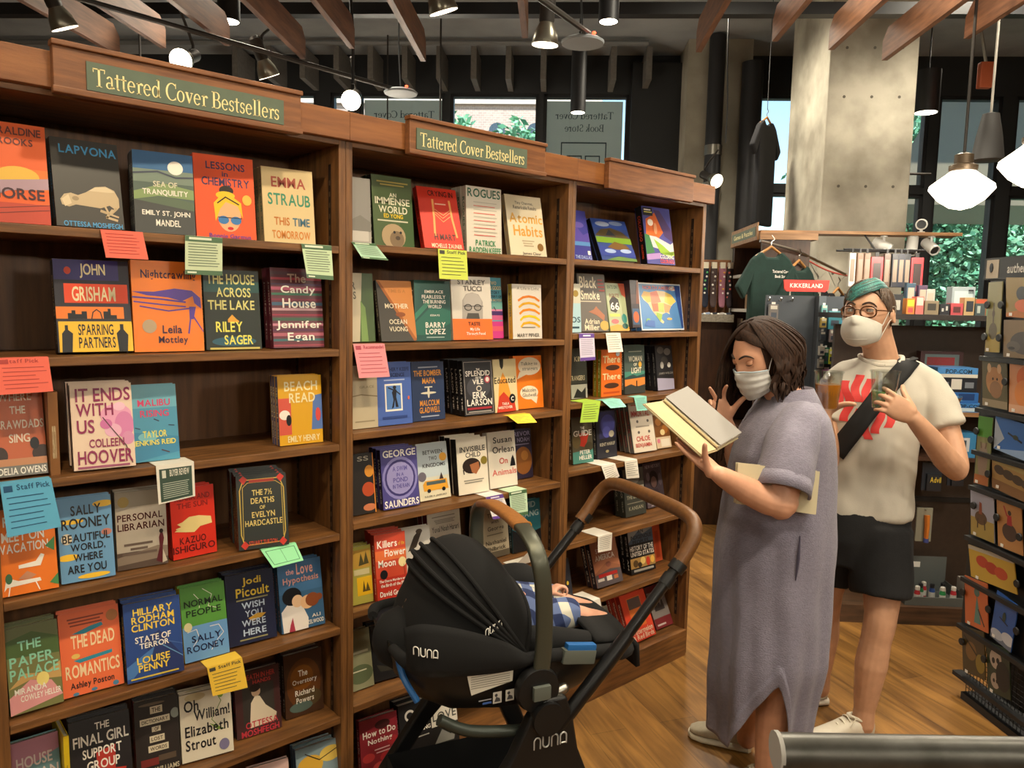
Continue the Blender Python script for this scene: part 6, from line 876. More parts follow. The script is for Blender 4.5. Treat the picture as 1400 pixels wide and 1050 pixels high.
hw.eyes(wm, TI, mat('iris_brown', '3a2416', .2), (0, -.6), SK_W); hw.brows(wm, TI, mat('brow_dark', '2e2018', .8))
def mask(hd, parent, T, m, zt, zb, bulge, wid, pleat, name='face_mask', strap_m=None, ear=(.0, -.01)):
    mb = MB(T); rows = []
    for i in range(23):
        v = i / 22; row = []
        for j in range(33):
            u = -1 + 2 * j / 32; a = R_(u * wid); ztop = zt - .030 * abs(u) ** 1.4 if not pleat else zt - .016 * abs(u) ** 1.3; zbot = zb + .022 * abs(u) ** 1.6
            z = ztop + (zbot - ztop) * v
            o = .004 + bulge * (1 - abs(u) ** 2.2) * math.sin(PI * min(1, v * .9 + .1)) ** .8
            nrm = Vector((math.sin(a), math.cos(a), 0)); el = math.degrees(math.asin(max(-.93, min(.99, z / .118)))); ps = hd.surf(-u * wid, el)
            tk = 1 - .16 * max(0, (v - .55) / .45) ** 2; q = Vector((math.sin(a) * .074 * tk, math.cos(a) * .094 * (1 - .05 * max(0, (v - .5) / .5) ** 2), z))
            bl_ = max(0, 1 - v / .5); bl_ = bl_ * bl_ * (3 - 2 * bl_); base = Vector((q.x, q.y + max(0, ps.y - q.y) * bl_, z))
            if not pleat: o += .007 * math.exp(-(u / .2) ** 2) * math.sin(PI * (v * .8 + .2))
            else: o += .0012 * math.sin(v * 26)
            row.append(hd.w(base + nrm * o))
        rows.append(row)
    mb.loft(rows, m, cap=False, closed=False); o = mb.build(name, parent, True, 80); o.modifiers.new('thick', 'SOLIDIFY').thickness = .0025
    mb = MB(T)
    for j, sg in ((0, -1), (32, 1)):
        for i, ey in ((1, .028), (20, -.022)):
            mb.tube([rows[i][j], hd.w((sg * .079, .012, (ey + .0) * .8)), hd.w((sg * .083, -.016, ey)), hd.w((sg * .08, -.03, 0))], .0016, strap_m or m, 6, smooth=4)
    mb.build('ear_loop', o, True); return o, rows
HAIR_W.node_tree.nodes['Principled BSDF'].inputs['Specular IOR Level'].default_value = .22
mk_, rows = mask(hw, wm, TI, MASKW, -.006, -.115, .010, 64, True)
mb = MB(TI); mb.tube([Vector(rows[0][j]) + hw.F * .001 for j in range(0, 33, 2)], .0022, mat('mask_blue_edge', 'b4c4cc', .8), 6); mb.build('mask_edge', mk_, True)
bd_ = next(o for o in wm.children if o.name.startswith('body'))
def bvh_of(o): return BVHTree.FromPolygons([v.co for v in o.data.vertices], [p.vertices for p in o.data.polygons])
def onto(bv, T, org, d, off=.0014):
    o = T @ Vector(org); dd = (T.to_3x3() @ Vector(d)).normalized(); h = bv.ray_cast(o, dd)
    return None if h[0] is None else h[0] - dd * off
bv = bvh_of(bd_); mb = MB(); VD = Vector((.664, .74, -.1)); INK = mat('tattoo_ink', '4a4448', .6)
for ln in ([(2.135, -.95, 1.078), (2.16, -.95, 1.062), (2.185, -.95, 1.056)], [(2.158, -.95, 1.10), (2.163, -.95, 1.08), (2.166, -.95, 1.062)], [(2.146, -.95, 1.085), (2.152, -.95, 1.068)], [(2.172, -.95, 1.085), (2.174, -.95, 1.06)], [(2.18, -.95, 1.075), (2.19, -.95, 1.05)]):
    q = [onto(bv, TI, (x - .664 * .1, y - .74 * .1, z + .01), VD, .0006) for x, y, z in ln]; q = [p for p in q if p]
    if len(q) > 1: mb.tube(q, .0011, INK, 5, smooth=3)
if mb.v: mb.build('tattoo', bd_)
# open book in her hand
PG = mat('page_cream', 'bcaa82', .8, var=.05, vs_=30); PGW = mat('endpaper_grey', '8f8b86', .8); CVR = mat('book_board_cream', 'ac9a74', .6)
sp0 = Vector((1.994, -.728, 1.196)); sp1 = sp0 + S_ * .232; org = sp0.copy()
ob = thing('open_book', 'open book with cream and grey endpapers held up by the woman in lavender', 'book', org); mb = MB(Matrix.Translation(-org))
def leaf(mb, u0, u1, lift0, lift1, s0, s1, th, m):
    q = [sp0 + S_ * s0 + U_ * u0 + N_ * lift0, sp0 + S_ * s0 + U_ * u1 + N_ * lift1, sp0 + S_ * s1 + U_ * u1 + N_ * lift1, sp0 + S_ * s1 + U_ * u0 + N_ * lift0]; mb.plate(q, th, m)
leaf(mb, -.125, -.004, .012, .0, 0, .235, .003, CVR); leaf(mb, .004, .13, .0, .018, 0, .235, .003, CVR); leaf(mb, -.005, .005, -.001, -.001, 0, .235, .003, CVR); mb.build('cover', ob)
mb = MB(Matrix.Translation(-org)); leaf(mb, -.12, -.004, .0145, .0035, .004, .231, .002, PG); mb.build('inside_cover_page', ob)
mb = MB(Matrix.Translation(-org)); leaf(mb, .003, .126, .013, .033, .004, .231, .012, PAPER); mb.build('page_block', ob)
mb = MB(Matrix.Translation(-org)); leaf(mb, .003, .128, .020, .042, .003, .232, .001, PGW); mb.build('endpaper', ob)
mb = MB(Matrix.Translation(-org)); mb.tube([sp0 + S_ * .006 + N_ * .009 + U_ * .001, sp0 + S_ * .228 + N_ * .009 + U_ * .001], .0045, PG, 8); mb.build('gutter_fold', ob)
# closed book tucked under her near arm
a, b, c, d = Vector((2.046, -.768, 1.158)), Vector((2.232, -.936, 1.137)), Vector((2.216, -.94, 1.006)), Vector((2.034, -.775, 1.035))
tb = thing('paperback_book', 'cream paperback tucked between the arm and the side of the woman in lavender', 'book', a); TT = Matrix.Translation(-a); ex = (b - a); ez = (d - a); nn = ex.cross(ez).normalized()
if nn.y > 0: nn = -nn
off = -nn * .0; CB = mat('cover_cream', 'bcb090', .5)
mb = MB(TT); mb.plate([a + off, b + off, c + off, d + off], .0015, CB); mb.plate([p - nn * .022 for p in (a, b, c, d)], .0015, CB); mb.build('cover', tb)
mb = MB(TT); k = [p - nn * .0015 + (m_ - p) * .02 for p, m_ in ((a, c), (b, d), (c, a), (d, b))]; mb.add([p[:] for p in k] + [(p - nn * .019)[:] for p in k], [(0, 1, 2, 3), (7, 6, 5, 4), (0, 4, 5, 1), (1, 5, 6, 2), (2, 6, 7, 3), (3, 7, 4, 0)], PAPER); mb.build('page_block', tb)
mb = MB(TT)
for i in range(9): u = .80 + .018 * (i % 3); v0 = .06 + .1 * i; p = lambda u_, v_: a + ex * u_ + ez * v_ + nn * .0006; mb.quad(p(u, v0 + .05), p(.97, v0 + .05), p(.97, v0), p(u, v0), ink('8a8474'))
for i in range(6): mb.quad(p(.03, .2 + .1 * i), p(.15, .2 + .1 * i), p(.15, .24 + .1 * i), p(.03, .24 + .1 * i), ink('b0a890'))
mb.build('cover_print', tb)

# ---- man with the teal fringe, two iced drinks
mn = thing('person', 'man with teal fringe, glasses, white mask and white T-shirt holding two iced drinks', 'person', (2.93, -.76, 0), 0); TM = inv(mn)
hm = Head((2.895, -.763, 1.612), (-.985, -.06, .02), (0, 0, 1), 1.06)
mb = MB(TM); hm.mesh(mb, SK_M)
MF = Vector((-.834, -.543, 0)); ML = Vector((.543, -.834, 0)); fd = (-.834, -.543); sdv = (.543, -.834)
mb.tube([(2.985, -.795, 1.38), (2.97, -.79, 1.45), (2.935, -.782, 1.53), (2.92, -.775, 1.58)], [.075, .06, .056, .058], SK_M, 16, smooth=3)
mb.loft([ring2(c, z, hf, hs, 32, fd, sdv) for c, z, hf, hs in (((2.925, -.77), .70, .085, .13), ((2.935, -.772), .85, .085, .135), ((2.945, -.775), 1.0, .095, .145), ((2.955, -.78), 1.2, .105, .16), ((2.97, -.786), 1.34, .095, .17), ((2.98, -.79), 1.41, .07, .14))], SK_M)
# near-camera left arm, bent, holding the green drink across the chest
mb.tube([(3.055, -.92, 1.36), (3.052, -.985, 1.25), (3.02, -1.055, 1.10), (2.995, -1.07, 1.065)], [.052, .05, .043, .04], SK_M, 16, smooth=4, round_=True)
mb.tube([(2.995, -1.068, 1.07), (2.93, -1.055, 1.11), (2.84, -1.03, 1.19), (2.762, -.999, 1.262)], [.042, .044, .037, .027], SK_M, 16, smooth=4, round_=True)
CL = Vector((2.735, -.905, 1.288)); CR = Vector((2.577, -.78, 1.283))      # cup bases
hand(mb, (2.758, -.998, 1.268), (-.66, .52, .46), (.55, .80, .05), (-.3, -.1, .9), SK_M, 1.0, ((28, 42, 26), (30, 42, 26), (32, 44, 28), (34, 46, 30)), (8, 2, -4, -10), (25, 22), (.55, .6, .6))
# right arm reaching forward behind the woman, holding the amber drink
mb.tube([(2.895, -.68, 1.36), (2.84, -.67, 1.22), (2.78, -.70, 1.06)], [.052, .049, .041], SK_M, 14, smooth=4, round_=True)
mb.tube([(2.78, -.70, 1.06), (2.72, -.72, 1.13), (2.655, -.735, 1.235)], [.041, .040, .027], SK_M, 14, smooth=4, round_=True)
hand(mb, (2.655, -.735, 1.24), (-.32, .05, .94), (-.75, -.64, -.1), (.45, -.6, .3), SK_M, 1.0, ((34, 44, 30), (36, 44, 30), (38, 46, 32), (40, 48, 32)), (4, 0, -2, -4), (22, 22), (.5, .75, .5))
# legs
mb.tube([(2.94, -.825, .80), (2.915, -.87, .66), (2.875, -.895, .50), (2.865, -.888, .40), (2.858, -.88, .30), (2.845, -.873, .13), (2.846, -.87, .07)], [.07, .076, .058, .054, .058, .038, .042], SK_M, 16, smooth=4, round_=True)
mb.tube([(2.905, -.70, .82), (2.93, -.68, .66), (2.95, -.655, .50), (2.965, -.645, .40), (2.975, -.64, .30), (2.985, -.632, .13), (2.985, -.63, .07)], [.088, .08, .058, .054, .058, .038, .042], SK_M, 16, smooth=4, round_=True)
bm_ = bake(remesh(mb.build('body', mn), .0045, 3))
SHM = mat('white_sneaker', 'cfc6b4', .6, var=.08, vs_=30); SOLM = mat('white_sole', 'd8d0c0', .6)
shoe(mn, TM, (2.885, -.893, 0), (2.655, -.75, 0), SHM, SOLM, LACE); shoe(mn, TM, (3.02, -.65, 0), (2.80, -.49, 0), SHM, SOLM, LACE)
# T-shirt: one closed garment around the torso and upper arms
TEE = mat('white_tee', 'bab3a5', .9, var=.06, vs_=12, bump=.1, bs=300)
mb = MB(TM)
mb.loft([ring2(c, z, hf, hs, 40, fd, sdv) for c, z, hf, hs in (((2.935, -.772), .848, .128, .178), ((2.937, -.773), .95, .124, .175), ((2.945, -.776), 1.08, .120, .173), ((2.955, -.78), 1.2, .124, .182), ((2.966, -.785), 1.31, .115, .178), ((2.974, -.788), 1.365, .10, .165), ((2.98, -.79), 1.41, .083, .13), ((2.984, -.792), 1.438, .072, .092), ((2.982, -.792), 1.448, .066, .078))], TEE)
mb.tube([(2.995, -.815, 1.41), (3.052, -.905, 1.368), (3.062, -.962, 1.285), (3.045, -1.01, 1.20)], [.055, .062, .070, .076], TEE, 20, smooth=4)
mb.tube([(2.96, -.76, 1.41), (2.90, -.685, 1.365), (2.87, -.668, 1.285), (2.84, -.665, 1.2)], [.055, .062, .07, .074], TEE, 20, smooth=4)
tee = bake(remesh(mb.build('t_shirt', mn), .009, 6)); drape(tee, .012, 9, 5.0); drape(tee, .006, 22, 1.0)
mb = MB(TM); mb.tube([(Vector((2.972, -.789, 1.455)) + MF * .068 * math.cos(q) + ML * .074 * math.sin(q) - Vector((0, 0, .03 * max(0, math.cos(q)))))[:] for q in [2 * PI * j / 24 for j in range(25)]], .009, TEE, 8); mb.build('neck_rib', tee, True)
bt_ = bvh_of(tee); RED = mat('red_print', 'c83430', .7)
def chest(u, z, off=.002): return onto(bt_, TM, Vector((2.955, -.78, 0)) + MF * .5 + ML * u + Vector((0, 0, z)), -MF, off)
mb = MB()                                           # wavy-striped diamond badge
def band(f0, f1, v0, v1, n=14):
    P0 = [chest(f0(v0 + (v1 - v0) * i / n), v0 + (v1 - v0) * i / n) for i in range(n + 1)]; P1 = [chest(f1(v0 + (v1 - v0) * i / n), v0 + (v1 - v0) * i / n) for i in range(n + 1)]
    for i in range(n):
        if all((P0[i], P0[i + 1], P1[i], P1[i + 1])): mb.quad(P0[i], P1[i], P1[i + 1], P0[i + 1], RED)
LZ0, LZ1, LU = 1.145, 1.40, -.055
for k in range(6):
    uc = LU - .088 + .0352 * k; wv = lambda v, s_=0: .010 * math.sin((v - LZ0) * 52 + k * .6)
    half = (LZ1 - LZ0) / 2 * (1 - abs(k - 2.5) / 3.6); zc = (LZ0 + LZ1) / 2 + .012 * (2.5 - k)
    band(lambda v: uc + wv(v) - .0145, lambda v: uc + wv(v) + .0145, zc - half, zc - .012); band(lambda v: uc + wv(v) - .0145, lambda v: uc + wv(v) + .0145, zc + .012, zc + half)
    if k != 2: band(lambda v: uc + wv(v) - .0145, lambda v: uc + wv(v) + .0145, zc - .012, zc + .012, 3)
mb.build('red_badge', tee)
# shorts
SHT = mat('black_shorts', '101012', .9, var=.3, vs_=40, bump=.1, bs=200); mb = MB(TM)
mb.loft([ring2(c, z, hf, hs, 32, fd, sdv) for c, z, hf, hs in (((2.925, -.775), .66, .10, .165), ((2.925, -.772), .76, .122, .178), ((2.93, -.772), .86, .122, .178), ((2.935, -.772), .92, .118, .170))], SHT)
mb.tube([(2.945, -.845, .80), (2.92, -.868, .68), (2.895, -.882, .565)], [.112, .112, .108], SHT, 22, smooth=4); mb.tube([(2.91, -.69, .80), (2.93, -.675, .68), (2.945, -.66, .57)], [.112, .11, .106], SHT, 22, smooth=4)
sh_ = bake(remesh(mb.build('shorts', mn), .008, 4)); drape(sh_, .008, 14, 2.0)
# cross-body strap over the tee
mb = MB(TM); BELT = mat('black_webbing', '0e0e10', .8, bump=.1, bs=500); rows = []
for i in range(25):
    t = i / 24; u = .118 - .255 * t; z = 1.452 - .36 * t + .03 * math.sin(PI * t); row = []
    for e in (-1, -.5, 0, .5, 1):
        p = chest(u + e * .027, z - e * .019, .006)
        if p is None: p = TM @ (Vector((2.98, -.79, z + e * .02)) + ML * (u + e * .027) + MF * .03)
        row.append(TM.inverted() @ p)
    rows.append(row)
sh0 = rows[0]; rows = [[Vector(p) + Vector((.05, .06, -.035)) for p in sh0], [Vector(p) + Vector((.022, .028, .004)) for p in sh0]] + rows
mb.loft(rows, BELT, cap=False, closed=False); o = mb.build('shoulder_strap', mn, True); o.modifiers.new('thick', 'SOLIDIFY').thickness = .004
# hair
HB = mat('brown_hair', '3c2c20', .5, col2='5a4430', vs_=80, stretch=(3, 3, 1)); HT = mat('teal_hair', '2c6a66', .5, col2='4c948a', vs_=80, stretch=(3, 3, 1)); HT2 = mat('teal_hair_dark', '1e4a48', .6); rnd = random.Random(11); mb = MB(TM)
def hl(az): a = abs(((az + 180) % 360) - 180); return 40 if a < 40 else 40 - (a - 40) * .95 if a < 78 else 4 - (a - 78) * .8 if a < 118 else -28
mb.loft([[hm.w(hm.surf(360 * j / 40, max(hl(360 * j / 40), -40) + (88 - hl(360 * j / 40)) * i / 8) * 1.05) for j in range(40)] for i in range(9)], HB)
for i in range(260):
    az = rnd.uniform(55, 305); h0 = hl(az); e0 = rnd.uniform(30, 80); path = [hm.surf(az, min(86, e0 + 12)) * 1.05, hm.surf(az + rnd.uniform(-5, 5), (e0 + h0) / 2 + 4) * 1.10, hm.surf(az + rnd.uniform(-6, 6), h0 + rnd.uniform(-4, 8)) * 1.075]
    lock(mb, hm, path, rnd.uniform(.004, .0065), HB, flat=.7)
mb.build('hair', mn, True); mb = MB(TM)
for i in range(300):                                 # teal fringe swept across the brow
    k = rnd.random(); path = [hm.surf(88 - 10 * k, 46 + 36 * k) * 1.085, hm.surf(60 - 20 * k, 46 + 26 * k) * 1.11, hm.surf(30 - 30 * k, 38 + 22 * k) * 1.12, hm.surf(0 - 40 * k, 31 + 12 * k + rnd.uniform(-3, 3)) * 1.10, hm.surf(-20 - 44 * k, 25 + 4 * k + rnd.uniform(-5, 5)) * 1.06]
    lock(mb, hm, path, rnd.uniform(.0032, .006), (HT, HT, HT, HT2, HB)[i % 5], flat=.8)
mb.build('fringe', mn, True)
hm.eyes(mn, TM, mat('iris_grey', '2e241c', .2), (-.05, .05), SK_M); hm.brows(mn, TM, mat('brow_brown', '3a2a1e', .8))
mk2, _r2 = mask(hm, mn, TM, mat('mask_ivory', 'c4c0b5', .8, var=.06, vs_=60), -.004, -.112, .020, 60, False)
mb = MB(TM); mb.tube([Vector(_r2[17][j]) + hm.F * .001 for j in range(9, 24)], .0012, mat('mask_seam', 'b8b4a8', .8), 6); mb.build('mask_seam', mk2, True)
FRM = mat('tortoise_frame', '3a241a', .25, col2='6a4428', vs_=90); gl = MB(TM)
for sg in (-1, 1):
    gl.tube([hm.w((sg * .034 + .0245 * math.copysign(abs(math.cos(q)) ** .8, math.cos(q)), .1 - .012 * abs(sg * .034 + .0245 * math.cos(q)) / .06, .008 + .019 * math.copysign(abs(math.sin(q)) ** .8, math.sin(q)))) for q in [2 * PI * j / 24 for j in range(25)]], .0030, FRM, 8)
    gl.tube([hm.w((sg * .059, .088, .014)), hm.w((sg * .076, .06, .014)), hm.w((sg * .082, .0, .012)), hm.w((sg * .078, -.025, -.002))], .002, FRM, 8, smooth=4)
gl.tube([hm.w((-.0105, .1, .013)), hm.w((0, .104, .016)), hm.w((.0105, .1, .013))], .002, FRM, 8, smooth=3)
gls = thing('eyeglasses', 'round tortoiseshell eyeglasses worn by the man above his mask', 'glasses', mn.location); gl.build('frame', gls, True)
# the two plastic cups
CUPM = mat('clear_cup_plastic', 'e8ecea', .08)
n_ = CUPM.node_tree.nodes; l_ = CUPM.node_tree.links; tr = n_.new('ShaderNodeBsdfTransparent'); mx = n_.new('ShaderNodeMixShader'); mx.inputs[0].default_value = .2; l_.new(tr.outputs[0], mx.inputs[1]); gs_ = n_.new('ShaderNodeBsdfGlossy'); gs_.inputs['Roughness'].default_value = .12; tr.inputs[0].default_value = (.93, .95, .94, 1); l_.new(gs_.outputs[0], mx.inputs[2]); l_.new(mx.outputs[0], n_['Material Output'].inputs[0])
for base, col, fill, lab, ice in ((CL, '6a9a5c', .062, 'clear cup of green iced drink in front of the man in the white tee', 8), (CR, 'b06a18', .088, 'clear cup of amber iced tea behind the woman in lavender', 7)):
    t = thing('drink_cup', lab, 'cup', base, 0, 'plastic cups'); mb = MB(); mb.lathe([(.034, 0), (.036, .004), (.047, .128), (.050, .128), (.050, .134), (.046, .134), (.0455, .126), (.0345, .006)], 28, CUPM, cap=False); mb.build('cup', t, True, 30)
    LQ = mat('drink_' + col, col, .15); MB().lathe([(.0335, .006), (.0345 + .011 * fill / .12, fill)], 26, LQ).build('drink', t, True, 30)
    mb = MB(); rnd = random.Random(col); IC = CUPM
    for i in range(ice):
        a = rnd.uniform(0, 6.3); r = rnd.uniform(0, .024); mb.T = Matrix.Translation((r * math.cos(a), r * math.sin(a), fill + .006 + .012 * (i % 3))) @ Matrix.Rotation(rnd.uniform(0, 3), 4, Vector((1, 2, 1)).normalized()); mb.box(-.009, .009, -.009, .009, -.009, .009, IC, .003)
    o = mb.build('ice', t); o['kind'] = 'stuff'
# ------------------------------------------------------------------ ceiling fittings
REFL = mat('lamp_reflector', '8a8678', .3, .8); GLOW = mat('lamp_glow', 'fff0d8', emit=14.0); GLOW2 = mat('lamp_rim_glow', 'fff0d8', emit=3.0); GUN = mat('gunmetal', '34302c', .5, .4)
def spot(b, a, z, aim, lab, lit=False, sc=1.0):
    t = thing('track_spotlight', lab, 'spotlight', bp(b, a, z), 0, 'track spotlights'); d = Vector(aim).normalized(); M = d.to_track_quat('-Z', 'Y').to_matrix().to_4x4() @ Matrix.Scale(sc, 4)
    MB(M).lathe([(.058, 0), (.06, .004), (.05, .05), (.034, .085), (.026, .1)], 24, REFL).build('lamp_reflector', t, True)
    MB(M).lathe([(.030, .085), (.034, .10), (.034, .20), (.02, .215)], 18, GUN).build('lamp_body', t, True)
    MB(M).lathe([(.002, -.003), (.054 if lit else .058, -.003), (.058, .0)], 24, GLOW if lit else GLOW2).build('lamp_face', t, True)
    MB().tube([(M @ Vector((0, .03, .15)))[:], (M @ Vector((0, .05, .2)))[:], (0, 0, .30)], .009, GUN, 8, smooth=3).build('yoke', t, True)
spot(-2.26, 4.6, 3.02, (-.62, -.70, -.42), 'lit track spotlight glaring above the larger green sign', True, 1.15); spot(-1.503, 5.6, 3.05, (-.60, -.72, -.42), 'lit track spotlight glaring before the first mirrored window banner', True, 1.2)
spot(-2.77, 4.3, 3.1, (.45, .1, -1), 'silver spotlight tilted to the right, topmost at far left', sc=1.2); spot(-1.95, 5.2, 3.1, (.5, .1, -1), 'silver spotlight right of the larger green sign, tilted right', sc=1.2)
spot(-.60, 4.0, 3.08, (.40, .0, -1), 'silver spotlight at the top edge, left of the plain downlight tube', sc=1.25); spot(-.095, 4.4, 3.05, (.02, .1, -1), 'silver spotlight pointing straight down beside the grey access point', sc=1.25)
spot(1.555, 7.8, 2.86, (-.3, -1, -.45), 'small spotlight clipped before the black standpipe', sc=1.2); spot(3.173, 7.5, 2.78, (-.55, -1, -.3), 'small spotlight on the short rail right of the big column', sc=1.4)
for b, a, z0, z1, r, lab in ((.262, 4.6, 3.24, 3.6, .058, 'dark tube downlight glowing at the top centre'), (.143, 6.5, 3.19, 3.75, .062, 'long dark tube pendant hanging before the mirrored banner'), (3.15, 7.0, 3.33, 3.68, .1, 'dark tube downlight right of the big column'), (-2.133, 5.0, 3.38, 3.55, .07, 'round downlight above and right of the left glaring spotlight')):
    t = bt('downlight', lab, 'ceiling light', b, a, z0, 'tube downlights'); MB().lathe([(r * .9, .002), (r, 0), (r, z1 - z0), (r * .3, z1 - z0 + .01)], 24, BLACK).build('tube', t, True)
    MB().lathe([(.002, .001), (r * .88, .001), (r * .88, .006)], 24, GLOW).build('lamp_face', t, True); MB().tube([(0, 0, z1 - z0), (0, 0, 4.42 - z0)], .006, BLACK, 6).build('suspension_rod', t)
def rail(p, q, lab, r=.016): o = tag(MB().tube([bp(*p)[:], bp(*q)[:]], r, GUN, 8).build('lighting_track'), lab, 'lighting track')
rail((-.5, 2.6, 2.9), (.15, 4.55, 3.16), 'dark lighting track slanting down to the grey access point'); rail((-2.9, 3.6, 3.17), (-1.22, 5.75, 3.17), 'dark lighting track slanting down behind the larger green sign'); rail((3.05, 7.5, 2.9), (3.46, 7.5, 2.9), 'short dark lighting track right of the big column', .012)
for b, a, z, lab in ((.118, 4.6, 3.13, 'grey wireless access point with a red light, upper centre'), (-1.183, 5.8, 3.16, 'grey wireless access point above the first mirrored banner')):
    t = bt('access_point', lab, 'access point', b, a, z, 'access points'); MB().lathe([(.03, -.02), (.12, -.012), (.125, 0), (.1, .015), (.03, .02)], 26, mat('ap_grey', '8a9094', .5)).build('housing', t, True)
    MB().ball((.06, -.09, .02), .012, .012, .009, mat('red_led', 'ff5030', emit=5), 10).build('status_light', t, True); MB().tube([(0, 0, .02), (-.02, .02, .5), (.05, 0, 1.2)], .006, BLACK, 6, smooth=4).build('cable', t, True)
# schoolhouse pendants and the dark cone pendant
OPAL = mat('opal_glass_lit', 'fff6e4', emit=5.0)
PW = [((x_ - (y_ - CAM.y)) * .70711, (x_ + (y_ - CAM.y)) * .70711, 2.24, ('white schoolhouse pendant hung behind the camera, over the aisle' if y_ < 0 else 'white schoolhouse pendant hidden behind the tall bookcases')) for i_, (x_, y_) in enumerate(FILL_PEND)]  # shades and stems for the added fill pendants
for b, a, z, lab in [(2.1, 4.2, 2.16, 'white schoolhouse pendant glowing over the window ledge'), (2.12, 3.6, 2.18, 'white schoolhouse pendant cut by the right edge of the photo')] + PW:
    t = bt('schoolhouse_pendant', lab, 'pendant lamp', b, a, z, 'schoolhouse pendants')
    MB().lathe([(.004, 0), (.055, .012), (.11, .05), (.155, .105), (.15, .125), (.085, .175), (.055, .2)], 32, OPAL).build('glass_shade', t, True, 60)
    MB().lathe([(.06, .195), (.068, .205), (.068, .225), (.045, .235), (.045, .28), (.02, .29)], 24, mat('aged_bronze', '5a4c3c', .4, .6)).build('fitter', t, True); MB().tube([(0, 0, .28), (0, 0, 2.2)], .008, GUN, 8).build('stem', t, True)
    if a > 2: lamp('pendant_bulb', 'POINT', bp(b, a, z - .08), (0, 0, 0), 22, NEUT, .1)
t = bt('cone_pendant', 'dark cone pendant on a pale cord, upper right', 'pendant lamp', 2.64, 5.0, 2.56); MB().lathe([(.088, .0), (.092, .003), (.072, .15), (.046, .28), (.03, .285), (.028, .275), (.068, .15), (.086, .004)], 28, mat('charcoal_shade', '262422', .6)).build('shade', t, True, 50); MB().tube([(0, 0, .28), (0, 0, 1.9)], .008, mat('pale_cord', 'a8a49a', .7), 6).build('cord', t, True)
t = bt('valve_handle', 'orange fitting on the ceiling pipes, upper right', 'valve', 3.36, 6.5, 3.4); MB().box(-.05, .05, -.03, .03, 0, .2, mat('orange_paint', 'b85a34', .5), .012).build('valve_body', t); MB().tube([(0, 0, .2), (-.06, 0, .45), (-.15, .1, 1.0)], .012, CHROME, 8).build('rod', t)
for i, (b, a, z0, z1, lab) in enumerate(((2.75, 7.4, 2.9, 4.4, 'black cable looping down to the short lighting track'), (1.27, 6.2, 2.9, 4.4, 'thin black hanging wire left of the standpipe'), (-1.35, 5.0, 3.0, 4.4, 'black drop rod between the two lit spotlights'))):
    tag(MB().tube([bp(b, a, z1)[:], bp(b, a, (z0 + z1) / 2)[:], bp(b + (.02 if i else .06), a, z0 + .3)[:], bp(b + (.02 if i else .34), a, z0)[:]], .010 if i != 1 else .005, BLACK, 8, smooth=5).build('hanging_cable'), lab, 'cable')
# ------------------------------------------------------------------ board with cameras, second bookcase, shirts, socks
o = MB().box(1.34, 2.63, -.0, .16, 0, .02, WOOD_PALE).build('camera_board'); o.location = bp(0, 5.2, 2.12); o.rotation_euler.z = BROT; tag(o, 'long pale wooden board carrying the white security cameras', 'board')
CAMW = mat('camera_white', 'd4d2cc', .4)
for b, z, up, aim, lab in ((2.394, 2.141, 1, (-.5, -1, -.1), 'white security camera standing on top of the board'), (2.158, 2.119, -1, (.9, -.5, -.5), 'white security camera hanging leftmost under the board, turned right'), (2.341, 2.119, -1, (-.2, -.3, -1), 'white security camera hanging under the board, pointing down'), (2.465, 2.119, -1, (.15, -.9, -.55), 'white security camera hanging rightmost under the board')):
    t = bt('security_camera', lab, 'security camera', b, 5.26, z, 'security cameras'); d = Vector(aim).normalized(); hz = .055 * up if up > 0 else -.07
    MB().lathe([(.022, 0), (.022, .008 * up), (.009, .01 * up), (.009, hz)], 14, CAMW).build('mount', t, True); M = Matrix.Translation((0, 0, hz)) @ d.to_track_quat('-Z', 'Y').to_matrix().to_4x4()
    MB(M).lathe([(.02, .075), (.034, .07), (.036, .0), (.036, -.05), (.03, -.052), (.028, -.04)], 20, CAMW).build('body', t, True); MB(M).lathe([(.002, -.042), (.027, -.043), (.027, -.04)], 18, BLACK).build('lens', t, True)
t = bt('gift_bookcase', 'dark wood bookcase behind the shirts with small green-grey sign', 'bookcase', 1.30, 5.0, 0)
for nm, a_ in (('side_panel', (0, .30, 0, .03, 0, 2.06)), ('side_panel', (0, .30, .75, .78, 0, 2.06)), ('back_panel', (.28, .30, .03, .75, 0, 2.06)), ('top_panel', (-.02, .34, -.02, .8, 2.06, 2.10))): MB().box(*a_, WOOD_DARK if nm != 'top_panel' else WOOD_PALE).build(nm, t)
for z in (.1, .45, .8, 1.1, 1.42, 1.62, 1.86): MB().box(-.004, .279, .031, .749, z - .022, z, WOOD_DARK if z < 1.3 else mat('shelf_white_edge', 'a8a49c', .6)).build('shelf', t)
sg = MB().box(-.03, -.021, .02, .74, 2.06, 2.17, WOOD_PALE).box(-.034, -.03, .06, .70, 2.085, 2.145, GREENP); sg.text('Games & Puzzles', .12, .64, 2.1, 2.13, 0, CREAM, f=lambda x, z: (-.0345, .76 - x, z)); sg.build('sign_board', t)
SMALLC = ['6a4a2c', '2c3c6a', '3c2c2c', '4a7ab4', '5c5a50', '7a3a30']
